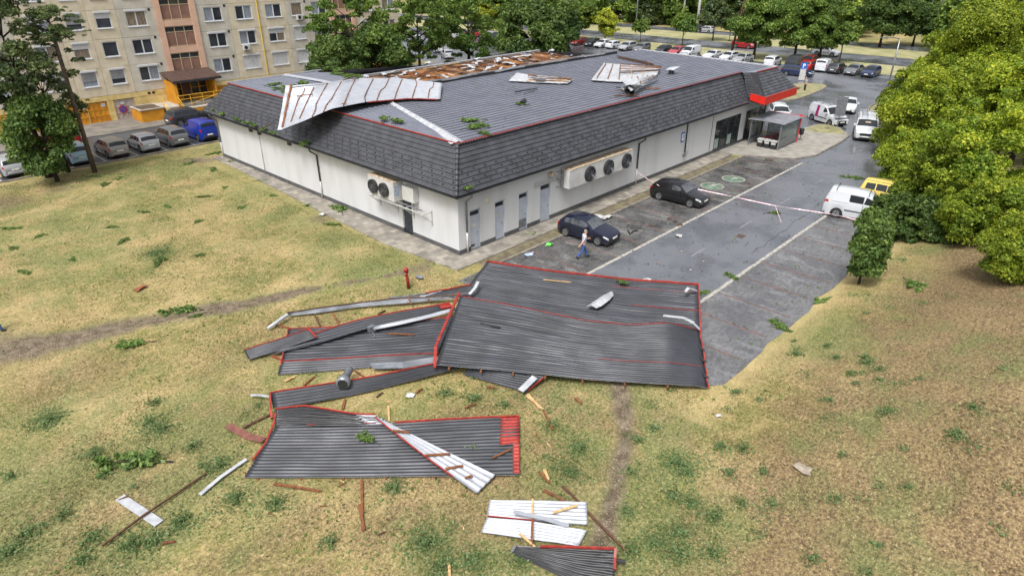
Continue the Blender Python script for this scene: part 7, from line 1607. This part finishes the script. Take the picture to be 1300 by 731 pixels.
def branch(P, s, label, group, rz=None):
    k = rs.randrange(5); o = thing('fallen_branch', label, 'branch', P, rs.uniform(0,6.28) if rz is None else rz, group); o.scale = (s,s,s); link('leaves', brm[k][0], o); link('twig', brm[k][1], o)
lawn_b = [(133,236),(370,233),(237,209),(272,215),(213,263),(185,270),(160,305),(48,302),(12,290),(118,225),(345,247),(392,262),(300,205),(285,240),(95,330),(250,325),(205,330),(232,395),(250,400),(290,180),(150,228),(30,345),(15,315),(420,285),(330,230),(275,195),(255,250),(310,262),(140,290),(250,283)]
for (u,v) in lawn_b:
    lb = 'between the parked street cars and the middle of the lawn' if v < 240 and u < 200 else 'near the far end of the side walkway' if v < 235 else 'close along the side walkway' if u > 260 else 'at the left part of the lawn' if u < 130 else 'in the strip above the trodden path' if v > 315 else 'in the middle of the left lawn'
    branch(atg(u,v), rs.uniform(.5,.9), 'leafy green branch lying '+lb, 'leafy branches on the left lawn')
for (u,v,s,lab) in ((1163,364,1.25,'leafy lime branch lying alone on the bank right of the sapling'),(434,270,1.4,'leafy branch by the side walkway next to the white rubbish'),(233,396,1.2,'leafy branch lying on the trodden path'),(175,588,1.5,'bright green leafy clump on the lower left lawn'),(994,415,.8,'leafy weed tuft at the edge of the right hand bays'),(1040,383,.8,'upper leafy tuft at the edge of the right hand bays'),(676,298,.7,'small leafy twig on the walkway by the third door'),(1087,227,1.0,'twiggy branch on the wet lane before the yellow car'),(930,353,.7,'leafy twig on the lane right of the big sheets'),(992,419,.7,'small green sprig at the edge of the bays'),(895,372,.6,'green sprig at the right corner of the big sheets'),(978,271,.7,'green sprig on the lane under the tape'),(176,436,1.0,'leafy branch just below the trodden path'),(792,366,.6,'green sprig on the back big sheet'),(470,560,.6,'green sprig on the lower anthracite sheet')):
    branch(atg(u,v,.1 if u in (792,470) else 0)+np.array([0,0,.35 if u == 792 else (.08 if u == 470 else 0)]), s, lab, None)
for (u,v,s,lab) in ((600,163,1.2,'bushy green branch standing on the roof beside the near corner'),(612,170,.8,'green sprigs at the red trim by the near roof corner'),(603,153,1.0,'yellowish sprig on the roof behind the bushy branch'),(508,155,.9,'leafy sprig on the roof left of the white hip flashing'),(487,152,.8,'leafy sprig below the silver flap'),(665,133,.7,'leaves on the small dark roof vent')): branch(on_roof(u,v,.02), s, lab, None)
_n = 0
for (u,v) in ((410,88),(418,82),(430,95),(442,97),(400,85),(425,90),(452,98),(435,88),(385,107),(375,112),(360,118),(345,108)): branch(Vector(at(u,v,6.35)), rs.uniform(.9,1.5), 'leafy branch blown onto the rear roof, '+('near the red edge' if u < 390 else 'left of the pale hip strip' if u < 422 else 'right of the pale hip strip'), 'leafy branches on the rear roof')
for (u,v) in ((270,140),(283,147),(300,152),(314,157),(322,161),(335,165),(345,170),(388,183),(655,218),(678,202),(690,198),(625,221),(592,240)):
    xx = at(u,v,4.1); branch(Vector(xx)+Vector((0,0,.05)), rs.uniform(.55,1.0), 'small leafy sprig caught at the eave '+('above the far half of the side wall' if u < 318 else 'left of the first downpipe of the side wall' if u < 400 else 'near the building corner' if u < 610 else 'above the front doors'), 'sprigs along the eaves')
# litter of single leaves on lawn, roof and lane
n = 9000; rg = np.random.RandomState(9); px_ = rg.uniform(-30,1,n); py_ = rg.uniform(-22,35,n); keep = (fbm(px_*.25,py_*.25,91)+.25*rg.rand(n)) > .60; px_, py_ = px_[keep], py_[keep]
me = leaf_bits(len(px_), np.column_stack([px_,py_,terrain(px_,py_)+.05]), .085, F_fall, 'leaf_litter', 5, up=1.5); o = link('leaf_litter', me); tag(o, 'single green leaves strewn over the dry lawn', 'leaves', None, 'stuff')
n = 900; px_ = rg.uniform(2,45,n); py_ = rg.uniform(-17,-1.4,n); me = leaf_bits(n, np.column_stack([px_,py_,np.full(n,.05)]), .09, F_fall, 'leaf_litter', 6, up=2); o = link('leaf_litter', me); tag(o, 'single green leaves strewn over the wet car park', 'leaves', None, 'stuff')
n = 500; px_ = rg.uniform(3,30,n); py_ = rg.uniform(1.5,14,n); me = leaf_bits(n, np.column_stack([px_,py_,zfront(py_)+.07]), .08, F_fall, 'leaf_litter', 7, up=2); o = link('leaf_litter', me); tag(o, 'single green leaves strewn over the sheet roof', 'leaves', None, 'stuff')
# weeds: soft grey green clumps
F_weed = leafmat('leaf_weed', lin(124,140,84), lin(146,160,102), lin(170,180,126), .42); F_straw = leafmat('straw_blade', lin(116,102,70), lin(158,144,104), lin(190,178,138), .15)
W_ = [(62,534,1.0),(190,538,.8),(205,545,.7),(120,577,.6),(230,663,.7),(197,687,.7),(166,692,.7),(34,678,.6),(10,702,.7),(115,685,.6),(106,711,.5),(279,591,.7),(245,567,.4),(14,606,.4),(197,512,.5),(858,588,1.0),(870,600,.7),(943,570,.5),(914,568,.5),(831,545,.4),(853,630,.6),(926,603,.5),(862,678,.6),(905,657,.6),(831,690,.7),(860,703,.7),(905,703,.5),(968,599,.3),(1030,711,.4),(1126,524,.5),(1234,518,.4),(1213,553,.5),(1051,509,.3),(934,499,.4),(735,570,.7),(722,600,.7),(640,560,.6),(600,570,.5),(700,540,.5),(200,322,1.1),(300,634,.8),(350,640,.7),(540,690,.9),(600,715,1.0),(500,620,.7),(80,655,.5),(1100,462,.5),(1080,475,.4),(1115,470,.4),(1060,455,.4),(1098,455,.35),(1012,450,.4),(1050,440,.3),(565,500,.5),(600,507,.5),(640,515,.4),(940,640,.4),(980,640,.3),(880,640,.5),(800,600,.4),(795,650,.5),(800,700,.6),(810,560,.4),(660,715,.7),(560,720,.7),(420,690,.5),(450,560,.0)]
pos = []
for (u,v,r_) in W_:
    c = atg(u,v); k = int(950*r_*r_)+40; rr = r_*.62*np.abs(rg.normal(size=k)); th = rg.rand(k)*6.283; rr = rr*(1+.45*np.sin(3*th+u)); x = c[0]+rr*np.cos(th); y = c[1]+rr*np.sin(th); pos.append(np.column_stack([x,y,terrain(x,y)+.02+.13*rg.rand(k)*np.clip(1.2-rr/(r_+.01),.2,1)]))
# scattered small tufts on the bank and the front lawn
for k in range(260):
    x, y = rg.uniform(-22,16), rg.uniform(-32,-4)
    if -2.5 < x and y > -17.6: continue
    if fbm(np.array([x*.3]),np.array([y*.3]),141)[0]+.2*rg.rand() < .56: continue
    c = 50; r_ = rg.uniform(.06,.22); xx = x+rg.normal(size=c)*r_; yy = y+rg.normal(size=c)*r_; pos.append(np.column_stack([xx,yy,terrain(xx,yy)+.03+.09*rg.rand(c)]))
pos = np.concatenate(pos); me = leaf_bits(len(pos), pos, .06, F_weed, 'weeds', 12, up=.3); o = link('weeds', me); tag(o, 'soft grey green weed clumps growing in the dry grass', 'weeds', None, 'stuff')
# dry grass: short tufts of three blades
def grass(n, x0, x1, y0, y1, h, m, name, label, seed, test):
    rg = np.random.RandomState(seed); x = rg.uniform(x0,x1,n); y = rg.uniform(y0,y1,n); k = test(x,y); x, y = x[k], y[k]; n = len(x); z = terrain(x,y)+.0
    B = np.stack([x,y,z],1); th = rg.rand(n)*6.283; d = np.stack([np.cos(th),np.sin(th),np.zeros(n)],1); hh = h*(.5+rg.rand(n))[:,None]; lean = rg.normal(size=(n,2))*.9
    tip = B+np.concatenate([lean*hh,hh],1); wv = d*.016; V = np.stack([B-wv,B+wv,tip],1).reshape(-1,3); me = fast_mesh(name, V, np.arange(3*n).reshape(n,3), m, False, {k_: np.repeat(v_,3) for k_, v_ in field_at(x,y).items()}); o = link(name, me); tag(o, label, 'grass', None, 'stuff')
lawn = lambda x, y: ((x < -2.1) | (y < -17.9)) & ((x < -1.5) | (y < -17.6)) & ((seg_dist(x, y, P1) > .9) | (rg.rand(len(x)) < .15)) & (seg_dist(x, y, P2) > .4)
grass(230000, -30, 2, -30, 35, .05, mg, 'dry_grass', 'short straw coloured grass covering the lawn', 21, lawn)
grass(120000, -6, 40, -34, -17.5, .05, mg, 'dry_grass', 'short straw coloured grass covering the bank', 22, lambda x, y: y < -17.7)
F_gg = leafmat('green_blade', lin(80,90,52), lin(104,112,70), lin(132,136,92), .2)
grass(150000, -30, 0, -30, 35, .085, mg, 'green_grass', 'greener grass patches on the lawn', 23, lambda x, y: lawn(x,y) & (fbm(x*.5,y*.5,71) > .5))
